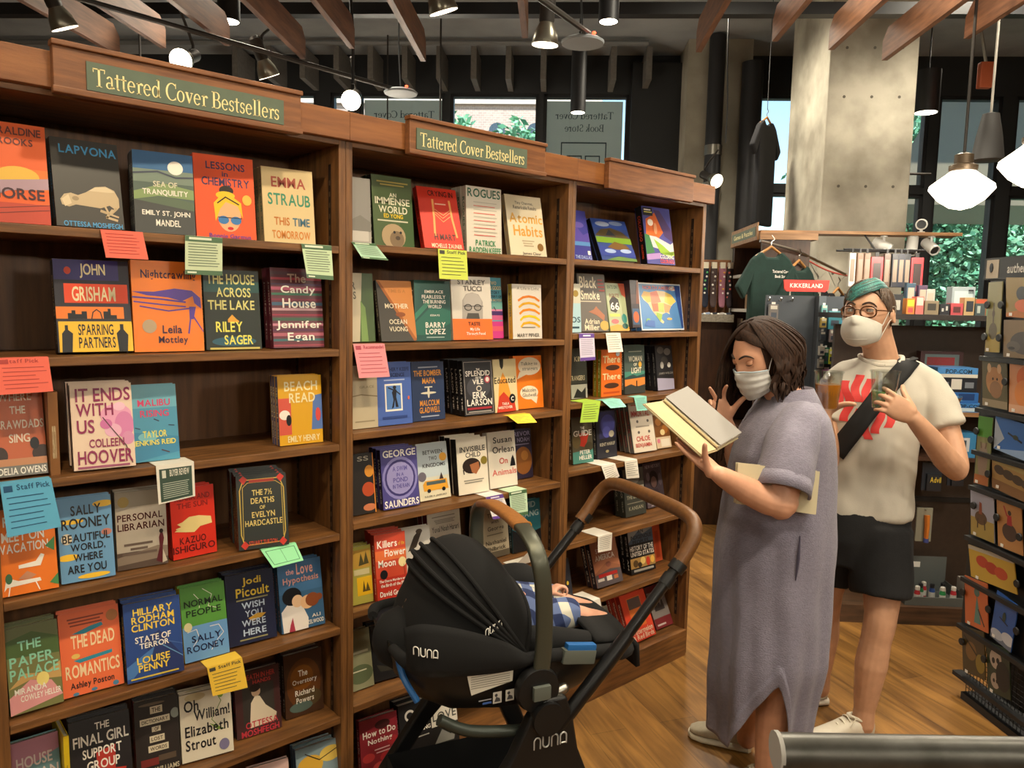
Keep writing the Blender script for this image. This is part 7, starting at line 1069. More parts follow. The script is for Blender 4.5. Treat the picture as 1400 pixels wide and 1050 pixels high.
for k, (yy, z, hh, lab) in enumerate(((.35, 1.62, .10, 'small tan book leaning on the gift bookcase, upper shelf'), (.55, 1.42, .13, 'small dark brown book on the gift bookcase, lower shelf'), (.3, 1.42, .14, 'small maroon book on the gift bookcase, lower shelf'), (.1, 1.42, .12, 'small light blue book on the gift bookcase, lower shelf'))):
    b_ = bt('small_book', lab, 'book', 1.32, 5.0 + yy, z, 'gift books'); c_ = ('7a6040', '3c2c24', '4a2028', '5a8ab8')[k]
    MB().box(0, .003, 0, .1, 0, hh, ink(c_)).box(.016, .019, 0, .1, 0, hh, ink(c_)).box(.003, .016, .097, .1, 0, hh, ink(c_)).build('cover', b_); MB().box(.0032, .0158, .002, .096, .002, hh - .002, PAPER).build('page_block', b_)
def tshirt(name, lab, b, a, z, col, w, h, rz, txt=None, group=None):
    t = bt(name, lab, 'T-shirt', b, a, z, group, rz); m = mat('jersey_' + col, col, .95, var=.2, vs_=20, bump=.1, bs=200); th = .05; s = w / 2
    out = [(-.07, 0), (-s * .62, -.03), (-s * .75, -.05), (-s * 1.32, -.22), (-s * 1.02, -.30), (-s * .8, -.2), (-s * .8, -h), (s * .8, -h), (s * .8, -.2), (s * 1.02, -.30), (s * 1.32, -.22), (s * .75, -.05), (s * .62, -.03), (.07, 0), (.04, -.035), (-.04, -.035)]
    mb = MB(); mb.prism(out, -th / 2, th / 2, m); o = mb.build('shirt_body', t, bevel=.02); 
    MB().tube([(-s * .6, 0, -.035), (0, 0, .03), (s * .6, 0, -.035)], .009, mat('hanger_wood', 'a0703c', .5), 8).build('hanger', t, True); MB().tube([(0, 0, .03), (0, 0, .06), (.02, 0, .075), (.0, 0, .1)], .003, CHROME, 6, smooth=3).build('hanger_hook', t, True)
    if txt:
        mb = MB(); mb.text('Tattered Cover', .0, .13, -.13, -.112, -th / 2 - .002, WHITE); mb.text('Book Store', .02, .11, -.16, -.142, -th / 2 - .002, WHITE); mb.build('chest_print', o)
    return t
tshirt('t_shirt', 'dark green shop T-shirt hanging in front of the gift bookcase', 1.32, 4.86, 1.975, '16302a', .36, .64, 20, True, 'hanging shirts')
tshirt('t_shirt', 'second dark green T-shirt half behind the first one', 1.52, 4.95, 1.90, '16302a', .32, .6, 35, True, 'hanging shirts')
tshirt('t_shirt', 'black T-shirt hanging above the red rack sign', 1.70, 5.15, 1.76, '18181c', .3, .5, 25, None, 'hanging shirts'); tshirt('t_shirt', 'black T-shirt hanging rightmost, beside the man\'s fringe', 1.86, 5.2, 1.74, '18181c', .28, .5, 35, None, 'hanging shirts')
tshirt('t_shirt', 'black T-shirt hung high on a wooden hanger before the blue window', 1.70, 6.6, 3.16, '141418', .36, .85, 48, None, 'hanging shirts'); tag(MB().tube([bp(1.7, 6.6, 3.25)[:], bp(1.7, 6.6, 4.42)[:]], .003, BLACK, 5).build('hanging_wire'), 'thin wire holding the high black T-shirt', 'wire')
tag(MB().tube([bp(1.25, 4.86, 2.04)[:], bp(1.5, 4.95, 1.99)[:], bp(1.9, 5.2, 1.86)[:]], .009, CHROME, 8).build('clothes_rail'), 'metal rail from which the shop T-shirts hang', 'rail')
t = bt('string_pennants', 'red cord with wire loops sagging across the column behind the shirts', 'cord', 1.95, 5.85, 1.97); MB().tube([(-.1, 0, .02), (.1, 0, -.07), (.35, 0, -.1), (.6, 0, -.06)], .006, mat('red_cord', 'a03c30', .7), 6, smooth=5).build('cord', t, True); MB().tube([(-.08, 0, .01), (0, 0, -.12), (.06, 0, -.05), (.12, 0, -.17), (.2, 0, -.08), (.26, 0, -.19), (.35, 0, -.1), (.42, 0, -.2), (.5, 0, -.08)], .003, CHROME, 5).build('wire_loops', t)
t = bt('sock_rack', 'wooden sock display board with cabinet beside the right bookcase', 'display rack', 1.05, 5.8, 0); MB().box(0, .24, 0, .03, 1.45, 1.975, mat('sock_board_wood', '8a5a34', .5, col2='6a4228', vs_=5, stretch=(1, 9, 9))).build('board', t); MB().box(0, .24, -.12, .38, 0, 1.52, WOOD_DARK).build('cabinet', t)
MB().box(-.01, .243, -.16, -.005, 1.5205, 1.528, mat('wicker_white', 'a8a090', .8, var=.3, vs_=80)).box(-.01, .243, -.16, -.152, 1.528, 1.575, mat('wicker_white')).box(-.01, -.002, -.152, -.005, 1.528, 1.575, mat('wicker_white')).box(.235, .243, -.152, -.005, 1.528, 1.575, mat('wicker_white')).build('tray', t)
for i, (b, c1, c2, lab) in enumerate(((1.10, '1c2030', '5ab06a', 'navy sock with green heart and white dots, leftmost on the board'), (1.16, '4a3a38', '8a8480', 'grey-brown sock with a pale emblem, second on the board'), (1.222, 'a06a7a', 'd8a040', 'pink lettered sock, third on the board'), (1.278, '2c2024', 'c05a50', 'black sock with red dots, rightmost on the board'))):
    s_ = bt('sock', lab, 'socks', b, 5.765, 1.94, 'hanging socks'); m = mat('sock_' + c1, c1, .9); m2 = mat('sockdot_' + c2, c2, .9)
    mb = MB(); mb.tube([(0, 0, -.03), (0, 0, -.16), (.002, -.006, -.25), (.0, -.03, -.3)], [.026, .024, .026, .02], m, 12, smooth=4, flat=.5, up=(0, 1, 0), round_=True); so_ = mb.build('knit', s_, True)
    mb = MB(); rnd = random.Random(i)
    for k in range(7): mb.ball((rnd.uniform(-.014, .014), -.013, -.06 - .03 * k), .008, .003, .008, m2 if k % 2 == 0 else WHITE, 8)
    mb.build('pattern', so_, True); MB().box(-.018, .018, -.016, .016, -.03, .015, mat('sock_tag', 'd8d0bc', .7)).build('paper_band', s_)
for i, (b, c1, lab) in enumerate(((1.1, '8a98b0', 'rolled pale blue socks in the white tray'), (1.15, '2c2c34', 'rolled black and white socks in the white tray'), (1.2, 'c0b8b0', 'rolled cream socks in the white tray'), (1.25, '3c4050', 'rolled charcoal socks in the white tray'))):
    s_ = bt('rolled_socks', lab, 'socks', b, 5.72, 1.553, 'rolled socks'); MB().tube([(-.03, 0, .0), (.03, .01, .012)], .025, mat('roll_' + c1, c1, .9), 12, round_=True).build('roll', s_, True); MB().tube([(-.005, 0, .004), (.006, .002, .008)], .0262, WHITE, 12).build('band', s_, True)
# rack with the red sign
t = bt('spinner_rack', 'grey gift rack topped by a rounded red sign', 'display rack', 1.246, 4.62, -.121); t.scale = (1.074,) * 3; RKG = mat('rack_grey', '3c424a', .5); RKL = mat('rack_grey_light', '565e66', .5)
MB().box(0, .26, 0, .03, .17, 1.70, RKG).build('panel', t); MB().box(.262, .30, -.06, .03, .17, 1.70, RKL).build('side_strip', t); MB().box(.302, .42, 0, .03, .17, 1.70, RKG).build('panel', t); MB().box(-.0, .42, -.09, .2, .113, .17, BLACK).build('base', t)
o_ = [(.085, 1.735), (.1, 1.722), (.305, 1.722), (.32, 1.735), (.325, 1.785), (.08, 1.785)]; sg = MB().prism(o_, -.02, -.008, mat('sign_red', 'd8362c', .4)).build('red_sign', t); MB().text('KIKKERLAND', .115, .29, 1.743, 1.766, -.0205, WHITE).build('lettering', sg); MB().tube([(.12, -.012, 1.7), (.12, -.012, 1.725)], .004, CHROME, 6).tube([(.28, -.012, 1.7), (.28, -.012, 1.725)], .004, CHROME, 6).build('sign_posts', t)
for b in (.01, .07, .13): MB().tube([(b, 0, 1.672), (b - .03, -.13, 1.668), (b - .035, -.15, 1.685)], .0035, CHROME, 6).build('hook', t, True)
GIF = [(.005, 1.56, .05, .09, '6a6460', 'grey packet hanging on the rack\'s first hook'), (.268, 1.60, .03, .05, '70b0b0', 'teal and white mini packet, uppermost on the grey strip'), (.268, 1.53, .03, .05, 'c8b060', 'yellow mini packet, second on the grey strip'), (.268, 1.46, .03, .05, '485058', 'slate mini packet, third on the grey strip'), (.268, 1.38, .03, .05, 'c0c0b8', 'white mini packet, fourth on the grey strip'), (.268, 1.31, .03, .05, '8a8a84', 'grey mini packet, lowest on the grey strip'), (.325, 1.52, .07, .10, '3a7a88', 'blue-green packet beside the man\'s mask'), (.335, 1.45, .045, .07, '8a7a78', 'mauve-grey packet beside the man\'s mask'), (.31, 1.33, .028, .09, '2c6a50', 'dark green packet in the coloured row'), (.34, 1.33, .022, .08, 'c8c83c', 'yellow packet in the coloured row'), (.366, 1.33, .022, .08, 'a8c83c', 'lime packet in the coloured row'), (.39, 1.33, .022, .08, 'e0d040', 'bright yellow packet in the coloured row'), (.305, 1.20, .06, .10, 'a04a90', 'magenta packet below the coloured row'), (.37, 1.20, .05, .10, '4a3a80', 'violet packet below the coloured row'), (.395, 1.45, .04, .12, '4a90b8', 'shiny pale blue bag behind the man\'s mask')]
for x, z, w, h, c, lab in GIF:
    q = bt('gift_packet', lab, 'packet', 1.246 + x * 1.074, 4.62 - (.085 if .255 < x < .27 else .03), 1.63 + (z - 1.63) * 1.074, 'packets on the grey rack'); q.scale = (1.074,) * 3; MB().box(0, w, -.012, .012, 0, h, ink(c), .003).build('packet_body', q); MB().box(w * .15, w * .85, -.0135, -.0121, h * .7, h * .92, ink('c8c4b8')).box(w * .2, w * .8, -.0135, -.0121, h * .2, h * .5, ink('3c4450')).build('packet_print', q); MB().box(w * .3, w * .7, -.001, .001, h, h + .012, WHITE).build('hang_tab', q)
# hanging row of framed packets
t = bt('packet_rail', 'black wire rail with hanging packets above the man', 'display rail', 1.72, 4.7, 1.985); MB().tube([(-.02, 0, 0), (.45, 0, 0)], .006, BLACK, 8).tube([(-.02, .12, 0), (.45, .12, 0)], .006, BLACK, 8).build('rail', t); MB().tube([(.3, .06, 0), (.3, .3, .0), (.3, .52, .13)], .006, BLACK, 8).build('bracket', t)
PK = [(0.0, 'c8c4bc', 'clear crinkled bag, leftmost on the black rail'), (.045, '7a5a44', 'brown packet, second on the black rail'), (.085, '7a5a44', 'brown packet, third on the black rail'), (.125, 'c83a40', 'red framed packet with a dark picture, left part of the rail'), (.20, '5a4438', 'brown packet right of the red framed one'), (.245, '24242c', 'black packet in the middle of the rail'), (.28, '1c2030', 'navy packet right of the middle of the rail'), (.315, '20222a', 'black packet before the rightmost red one'), (.355, 'c83a40', 'red framed packet at the right end of the rail')]
for x, c, lab in PK:
    w = .07 if c == 'c83a40' else .036; q = bt('hanging_packet', lab, 'packet', 1.72 + x, 4.66, 1.765 if w < .05 else 1.745, 'packets on the black rail'); o = MB().box(0, w, -.01, .01, 0, .195, ink(c), .003).build('packet_body', q)
    (MB().box(w * .18, w * .82, -.0115, -.0101, .03, .16, ink('3a2c2c' if w > .05 else '8a7868')).build('packet_print', q)); MB().box(w * .35, w * .65, -.002, .002, .195, .222, BLACK).build('hang_tab', q)
# ------------------------------------------------------------------ low gondola with window ledge behind the man
GA = 3.95; t = bt('gondola_shelf', 'dark gondola shelving unit with wooden base behind the man', 'shelving unit', 1.52, GA, 0); WG = 1.25
MB().box(0, WG, .0, .5, 0, .095, mat('worn_base_wood', '5a3e28', .6, col2='3a2818', vs_=5, stretch=(1, 6, 8))).build('base', t); MB().box(0, WG, .30, .33, .095, 1.55, mat('gondola_back', '3a2a1e', .6, var=.2)).build('back_panel', t); MB().box(-.025, 0, .0, .5, 0, .5, WOOD_PALE).build('end_panel', t)
MB().box(0, WG, .03, .3, 1.098, 1.118, WOOD_PALE).build('shelf', t); MB().box(0, WG, .05, .3, .86, .88, WOOD_DARK).build('shelf', t); MB().box(-.02, WG + .02, .03, .52, 1.585, 1.612, mat('ledge_dark', '2c2624', .35)).build('ledge', t)
for z in (.845, .60): MB().box(0, WG, .285, .299, z - .012, z + .012, BLACK).build('peg_rail', t)
def gbox(name, lab, cat, x, y, z, w, d, h, c, prints=(), grp=None, txt=None, rz=0):
    q = bt(name, lab, cat, 1.52 + x, GA + y, z, grp, rz); o = MB().box(0, w, 0, d, 0, h, ink(c), .0015).build('box_body', q); mb = MB()
    for (u0, u1, v0, v1, pc) in prints: mb.quad((u0 * w, -.0006, v0 * h), (u1 * w, -.0006, v0 * h), (u1 * w, -.0006, v1 * h), (u0 * w, -.0006, v1 * h), ink(pc))
    if txt: mb.text(txt[0], txt[1] * w, txt[2] * w, txt[3] * h, txt[4] * h, -.0009, ink(txt[5]))
    if mb.v: mb.build('box_print', q)
    return q
PZ = 'puzzle boxes'
gbox('puzzle_box', 'long blue puzzle box at the foot of the stack beside the card rack', 'puzzle box', .46, .05, 1.1185, .22, .15, .045, '3a78b8', [(.0, 1, .1, .5, 'b8ccd8')], PZ, ('POP-COM', .35, .95, .5, .9, '1c2c3c')); gbox('puzzle_box', 'blue landscape puzzle box, second in the stack', 'puzzle box', .45, .055, 1.164, .2, .14, .055, '2c64a8', [(.1, .6, .2, .7, '6aa0d0'), (.5, .9, .3, .9, '1c3c70')], PZ)
gbox('puzzle_box', 'black puzzle box with white emblem, third in the stack', 'puzzle box', .44, .06, 1.2195, .2, .14, .075, '1c2028', [(.36, .62, .2, .9, 'd0ccc0'), (.08, .3, .3, .7, '7a8088'), (.7, .92, .3, .7, '7a8088')], PZ); gbox('puzzle_box', 'blue and white puzzle box on top of the stack', 'puzzle box', .44, .06, 1.295, .2, .14, .05, '4a88c4', [(0, 1, .0, .35, 'd0ccbc')], PZ, ('POP-COM', .2, .85, .4, .85, '1c2c3c'))
gbox('puzzle_box', 'dark red boxed puzzle standing behind the blue stack', 'puzzle box', .42, .21, 1.1185, .22, .05, .3, '4a2c2c', [(.1, .9, .72, .95, '6a7a78'), (.15, .8, .76, .9, 'a83c3c')], PZ)
gbox('blue_carton', 'light blue carton with round label under the puzzle shelf', 'box', .5, .06, .8805, .16, .12, .13, '3a80b0', [(.4, .8, .25, .8, 'c8ccd0'), (.5, .7, .4, .7, '3c5060')]); 
q = bt('wooden_bowl', 'small wooden bowl beside the man\'s sleeve', 'bowl', 2.03, 4.02, .8805); gb = MB(); gb.lathe([(.02, 0), (.04, .02), (.058, .07), (.062, .075), (.054, .07), (.036, .024), (.002, .012)], 24, mat('bowl_wood', 'a07440', .45, var=.2, vs_=40)); gb.build('bowl', q, True, 60); q.location.z = 1.1185; q.location += Vector((.7071, -.7071, 0)) * -.0
def peg(x, z, w, h, c, tc, lab, grp, n=1):
    q = bt('hanging_blister', lab, 'packet', 1.52 + x, GA + .1, z - h, grp); mb = MB(); mb.box(0, w, -.004, .004, 0, h, ink(c)); mb.build('backing_card', q); mb = MB()
    if tc == 'tube': mb.tube([(w * .6, -.02, h * .12), (w * .6, -.02, h * .5), (w * .6, -.012, h * .8)], [.014, .017, .019], ink('d07a30'), 12, flat=.7, round_=False); mb.tube([(w * .6, -.02, .0), (w * .6, -.02, h * .12)], .013, ink('3c4a8c'), 12)
    elif tc == 'dark': mb.box(w * .2, w * .95, -.02, -.0045, .0, h * .6, ink('24262c'), .003); mb.text('Advil', w * .35, w * .9, h * .3, h * .5, -.0205, ink('d8b83c'))
    else: mb.box(w * .2, w * .9, -.02, -.0045, .0, h * .45, ink('d8d0c8'), .003); mb.box(w * .25, w * .85, -.0206, -.0201, h * .06, h * .22, ink('a04a6a'))
    mb.build('product', q, True, 30); MB().tube([(w / 2, .185, h - .008), (w / 2, -.02, h - .008)], .003, CHROME, 6).build('peg_hook', q)
peg(.30, .845, .06, .17, '9a968a', 'tube', 'clear pack with orange sunscreen tube, upper peg row', 'pegged packs'); peg(.42, .845, .1, .15, '2c3038', 'dark', 'dark blister pack with yellow word, upper peg row', 'pegged packs'); peg(.55, .845, .08, .12, '2c3038', 'dark', 'dark blister pack beside the card rack, upper peg row', 'pegged packs')
peg(.22, .60, .07, .17, 'b8b4a8', 'x', 'white pill card with pink stripe, lower peg row', 'pegged packs'); peg(.29, .60, .07, .17, 'b0aca0', 'x', 'second white pill card, lower peg row', 'pegged packs'); peg(.41, .60, .08, .18, '8a8878', 'tube', 'grey pack with orange sunscreen tube, lower peg row', 'pegged packs')
q = bt('first_aid_tray', 'grey counter tray of small travel bottles on the wooden base', 'tray', 1.52 + .35, GA + .03, .0955); TG = mat('tray_grey', '5a5e5c', .6); MB().box(0, .3, 0, .2, 0, .008, TG).build('tray_floor', q); MB().box(0, .3, -.004, .004, 0, .045, TG).build('front_lip', q); MB().prism([(0, 0), (.3, 0), (.3, .2), (0, .2)], .2, .206, TG).build('header_card', q); MB().box(.03, .16, .198, .1995, .14, .17, WHITE).build('header_print', q)
for sx in (0, .296): MB().box(sx, sx + .004, .004, .2, 0, .07, TG).build('side_wall', q)
BC = [('d8d4cc', .03, .05), ('b02c34', .075, .03), ('2c7a4a', .11, .07), ('b8343c', .14, .1), ('2c4a8c', .17, .07), ('2c8a4c', .205, .03), ('d8d4cc', .235, .09), ('b02c34', .265, .04)]; nm_ = {'d8d4cc': 'white', 'b02c34': 'red', 'b8343c': 'bright red', '2c7a4a': 'green', '2c4a8c': 'blue', '2c8a4c': 'light green'}
for i, (c, x, y) in enumerate(BC):
    k = bt('travel_bottle', '%s travel bottle in the grey tray, %s from the left' % (nm_[c], 'first second third fourth fifth sixth seventh eighth'.split()[i]), 'bottle', 1.87 + x, GA + .03 + y, .1042, 'travel bottles'); MB().lathe([(.013, 0), (.015, .004), (.015, .05), (.011, .06), (.011, .064)], 14, ink(c)).build('bottle_body', k, True); MB().lathe([(.012, .064), (.012, .082), (.008, .085)], 14, ink('d8d4cc' if i % 2 else '24262a')).build('cap', k, True); MB().lathe([(.0154, .012), (.0154, .042)], 14, ink('d8d4cc'), cap=False).build('bottle_label', k, True)
gbox('supply_box', 'open white carton of wrapped items left of the grey tray', 'box', .24, .05, .0955, .09, .1, .1, 'b8b4a4', [(.1, .9, .6, .9, '8a8678')]); gbox('supply_box', 'pink-edged small carton right of the grey tray', 'box', .665, .06, .0955, .07, .08, .13, 'a8a49c', [(0, .2, 0, 1, 'c04a50')])
LI = [(.20, .05, .10, '2c2c30', 'black boxed card game with a white panel on the ledge', [(.25, .75, .2, .7, 'b8b4a8')]), (.27, .04, .08, 'e08a3c', 'orange box on the ledge behind the man\'s neck', [(.1, .9, .5, .9, 'e0d040'), (.2, .8, .1, .4, 'c84a50')]), (.315, .04, .09, 'c8706a', 'pink and white box on the ledge', [(.1, .9, .5, .95, 'd8ccc0')]), (.36, .07, .07, '8a7a60', 'tan carton standing on the ledge', [(.2, .8, .3, .8, '3c3830')]), (.435, .05, .055, '24242a', 'black patterned box on the ledge', [(.2, .4, .3, .6, 'c8c4bc'), (.6, .8, .4, .8, 'c8c4bc')]), (.49, .06, .06, 'b84a50', 'red box on the ledge', [(.2, .8, .2, .7, '5a3030')]), (.555, .05, .09, 'b09468', 'kraft box with a dark front on the ledge', [(.2, .9, .2, .8, '2c3038')]), (.61, .05, .06, '3c4a4c', 'grey-green box at the ledge end', [(.2, .5, .2, .8, 'a8b0a8')])]
for x, w, h, c, lab, pr in LI: gbox('gift_box', lab, 'box', x, .08, 1.6125, w, .05, h, c, pr, 'gift boxes on the window ledge')
for x, h, c, lab in ((.30, .16, '3c5a70', 'tall slate gift box standing behind the row on the ledge'), (.40, .13, 'c0bcb4', 'pale frame box standing behind the row on the ledge'), (.36, .15, '5a4460', 'purple gift box standing behind the row on the ledge')): gbox('gift_box', lab, 'box', x, .16, 1.6125, .045, .03, h, c, [(.15, .85, .3, .85, 'b8b0a0')], 'tall gift boxes on the window ledge')
gbox('display_stand', 'clear-fronted grey display box on the ledge before the window', 'box', .60, .3, 1.6125, .12, .06, .15, '8a9498', [(.1, .9, .1, .85, 'a8b4b8'), (.7, .92, .75, .9, '1c1c20')]); gbox('snack_bag', 'small brown bag with round window on the ledge', 'packet', .64, .14, 1.6125, .06, .03, .085, '8a5a3c', [(.2, .8, .15, .65, 'c8b48a'), (.1, .9, .75, .95, 'b04a30')]); gbox('green_box', 'tiny bright green box on the ledge by the card rack', 'box', .715, .2, 1.6125, .03, .03, .05, '3cb48a')
# ------------------------------------------------------------------ card rack at the right edge
kr = thing('card_rack', 'black greeting card rack with wire basket at the right edge', 'card rack', (3.51, -1.02, 0), R_(-128)); RB = mat('rack_black', '101011', .5)
MB().box(-.09, .50, .012, .03, .30, 1.76, RB).build('back_panel', kr); MB().box(.5, .53, -.03, .2, .0, 1.76, RB).build('edge_post', kr); hd_ = MB().box(-.115, .50, .0, .03, 1.762, 1.85, RB).build('header_sign', kr); MB().text('authentic', .02, .165, 1.785, 1.822, -.001, mat('header_lettering', 'd8d4cc', .5)).build('lettering', hd_); MB().box(-.10, -.03, -.002, .0, 1.768, 1.842, mat('header_photo', 'b8ac98', .6)).ball((-.07, -.003, 1.81), .012, .001, .02, BLACK, 8).build('header_picture', hd_)
for z in (1.455, 1.242, 1.065, .915, .70, .52, .315, .105): MB().box(-.06, .5, -.03, .012, z - .022, z - .004, RB).build('card_ledge', kr)
mb = MB()
for i in range(26): s = -.01 + .02 * i; mb.box(s, s + .002, -.001, .001, .03, .30, RB)
for i in range(14): z = .03 + .02 * i; mb.box(-.01, .5, -.0012, .0008, z, z + .002, RB)
mb.build('wire_basket', kr); MB().box(-.01, .5, -.02, .16, .0, .03, RB).build('base_frame', kr); MB().box(-.01, .5, .10, .12, .03, .30, RB).build('basket_back', kr)
CA = [('tall narrow deer card, topmost left', '8a8458', [('P', [(0, .2), (1, .3), (1, 0), (0, 0)], 'a08a40'), ('E', .5, .3, .3, .12, '5a5038'), ('S', [(.5, .35), (.5, .7)], .1, '5c5240'), ('E', .5, .55, .1, .05, '5a4c3c')]), ('card with a black bird on autumn orange, topmost right', '8a7030', [('P', [(0, .1), (1, .3), (1, 0), (0, 0)], 'b06a24'), ('E', .55, .6, .2, .18, '1c1a1c'), ('E', .6, .3, .3, .16, 'c8602c')]), ('card with a dark grey animal head, second row right', '7a6448', [('E', .6, .4, .4, .3, '4a4440'), ('E', .3, .3, .2, .14, '5a524c'), ('E', .25, .25, .1, .04, '2c2626')]), ('card with a tan wild cat and kitten, third row left', '5a5238', [('E', .5, .55, .34, .3, 'b07c4c'), ('E', .3, .82, .08, .1, 'c8a078'), ('E', .7, .82, .08, .1, 'c8a078'), ('E', .55, .38, .24, .18, '8a6444'), ('R', 0, 0, 1, .16, '8a7a60'), ('E', .45, .6, .03, .03, '1c1814'), ('E', .62, .6, .03, .03, '1c1814')]), ('card with an orange squirrel, third row right', 'c88a60', [('E', .6, .7, .34, .24, 'c8642c'), ('E', .5, .4, .3, .26, 'd08040'), ('R', 0, 0, 1, .16, 'd0a080')]), ('tall narrow card with a grey owl under green leaves', '8a8a5c', [('R', 0, .7, 1, 1, '5a9a40'), ('E', .5, .36, .34, .26, '9a8474'), ('S', [(.3, .62), (.36, .54)], .1, '7a6450'), ('S', [(.7, .62), (.64, .54)], .1, '7a6450'), ('R', 0, 0, 1, .14, 'b06a3c')]), ('card with a skier in a blue sky', '3a6ab0', [('P', [(0, .0), (.3, .4), (0, .9)], 'a8b4c4'), ('P', [(0, 0), (1, .3), (1, 0)], '8aa4c8'), ('S', [(.4, .6), (.8, .46)], .04, '2c3038'), ('E', .62, .54, .08, .07, '3c4438')]), ('card with a dark herd on golden grass', 'a88450', [('E', .2, .62, .14, .14, '4a3c30'), ('E', .45, .58, .16, .14, '4a3c30'), ('E', .7, .54, .16, .14, '4a3c30'), ('E', .9, .5, .12, .12, '4a3c30'), ('R', 0, .78, 1, 1, 'a8945c'), ('R', 0, 0, 1, .3, '8a6440')]), ('card with a rider on a brown horse under pale sky', 'a0a0b0', [('R', 0, 0, 1, .4, 'a08848'), ('E', .45, .42, .26, .14, '5c4430'), ('P', [(.36, .5), (.5, .5), (.5, .74), (.4, .76)], '8a4a34'), ('S', [(.32, .4), (.3, .2)], .05, '4a3828'), ('S', [(.6, .4), (.62, .2)], .05, '4a3828')]), ('card with a red-shirted rider waving', 'b88450', [('E', .5, .36, .3, .18, '4a3830'), ('P', [(.4, .5), (.62, .5), (.6, .7), (.44, .7)], 'a82c30'), ('S', [(.42, .68), (.3, .86)], .05, 'a82c30'), ('E', .53, .75, .07, .05, '3c2c24')]), ('wide card with a team of red horses on yellow', 'c8a440', [('E', .3, .6, .14, .18, 'b8442c'), ('E', .5, .5, .14, .18, 'b03c28'), ('E', .7, .44, .14, .18, 'c04c30'), ('R', 0, .88, 1, 1, 'b8b0a0')]), ('card with a teal figure on orange', 'c86a3c', [('P', [(.4, .1), (.55, .7), (.7, .1)], '5a8078'), ('E', .55, .74, .12, .09, '4a6a64'), ('S', [(.6, .4), (.85, .1)], .05, '3c3430')]), ('card with a ski jumper over clouds', '2c5aa4', [('R', 0, 0, 1, .2, '6a7488'), ('E', .3, .14, .3, .1, 'b8c0cc'), ('E', .8, .2, .3, .12, 'c8ccd4'), ('S', [(.3, .52), (.7, .46)], .04, '20242c'), ('E', .5, .58, .08, .1, '2c4038')]), ('dark card with a golden-brown animal in branches', '4a3c1c', [('E', .4, .5, .24, .2, '7a5a2c'), ('S', [(.1, .8), (.9, .3)], .05, '2c2410'), ('E', .8, .3, .2, .2, '8a7428')]), ('card with a panda and cub on green', '2c3824', [('E', .4, .7, .26, .2, 'b8a898'), ('E', .3, .66, .07, .06, '1c1814'), ('E', .5, .68, .07, .06, '1c1814'), ('E', .36, .26, .2, .16, 'a89888'), ('E', .3, .26, .05, .04, '1c1814'), ('E', .44, .26, .05, .04, '1c1814'), ('E', .7, .4, .3, .3, '1c1a14')])]
for i, (lab, base, ops) in enumerate(CA):
    q = RACK[i]; P = [Vector((q[2 * k], 0, q[2 * k + 1])) for k in range(4)]; o0 = P[3].copy(); w = (P[2] - P[3]).length; h = (P[0] - P[3]).length; an = math.atan2(P[2].z - P[3].z, P[2].x - P[3].x); sk_ = (P[0] - P[3]).x / h
    c = thing('greeting_card', lab + ', on the black rack', 'greeting card', kr.matrix_basis @ Vector((o0.x, -.014, o0.z)), (0, 0, R_(-128)), 'cards on the black rack')
    mb = MB(Matrix(((1, 0, sk_, 0), (0, 1, 0, 0), (math.tan(an), 0, 1, 0), (0, 0, 0, 1)))); mb.box(0, w, 0, .004, 0, h * .985, ink(base)); art(mb, ops, w, h * .985); mb.build('card', c); MB().box(w * .12, w * .12 + .016, -.0035, -.0025, .004, .016, WHITE).build('price_sticker', c)
for s, z in ((-.05, 1.66), (.03, 1.66), (-.05, 1.53), (.035, 1.53), (.09, 1.36), (-.05, 1.14), (.04, 1.12), (.04, .98), (-.03, .83), (.11, .82), (.24, .78), (-.05, .45), (.11, .44), (.27, .42), (-.03, .24), (.11, .23), (.25, .6)): MB().lathe([(.014, -.004), (.016, 0), (.014, .004)], 12, RB).build('card_clip', kr, True).matrix_local = Matrix.Translation((s, -.022, z)) @ Matrix.Rotation(PI / 2, 4, 'X')
# ------------------------------------------------------------------ handrail close to the camera
hr = thing('handrail', 'worn grey metal handrail crossing the lower right corner', 'handrail', (.851, -1.570, 1.083)); rv = Vector((.745, -.667, 0)); RM = mat('worn_metal', '6a6862', .38, .7, col2='54524c', vs_=18, stretch=(1, 1, 1))
MB().tube([(0, 0, -.002), (rv * 2.6)[:]], .0235, RM, 20).build('tube', hr, True); MB().tube([(rv * .45 + Vector((0, 0, -.02)))[:], (rv * .45 + Vector((0, 0, -1.083)))[:]], .018, RM, 14).build('post', hr, True); MB().tube([(rv * 2.4 + Vector((0, 0, -.02)))[:], (rv * 2.4 + Vector((0, 0, -1.083)))[:]], .018, RM, 14).build('post', hr, True)
mb = MB(); mb.tube([(rv * -.0025)[:], (rv * .003)[:]], .0240, mat('torn_white_tape', 'b8b4ac', .8), 16); mb.tube([(rv * .006 + Vector((-.012, -.014, -.012)))[:], (rv * .016 + Vector((-.010, -.016, -.026)))[:], (rv * .014 + Vector((-.008, -.014, -.036)))[:]], .003, mat('torn_white_tape'), 6); mb.build('torn_tape', hr, True)
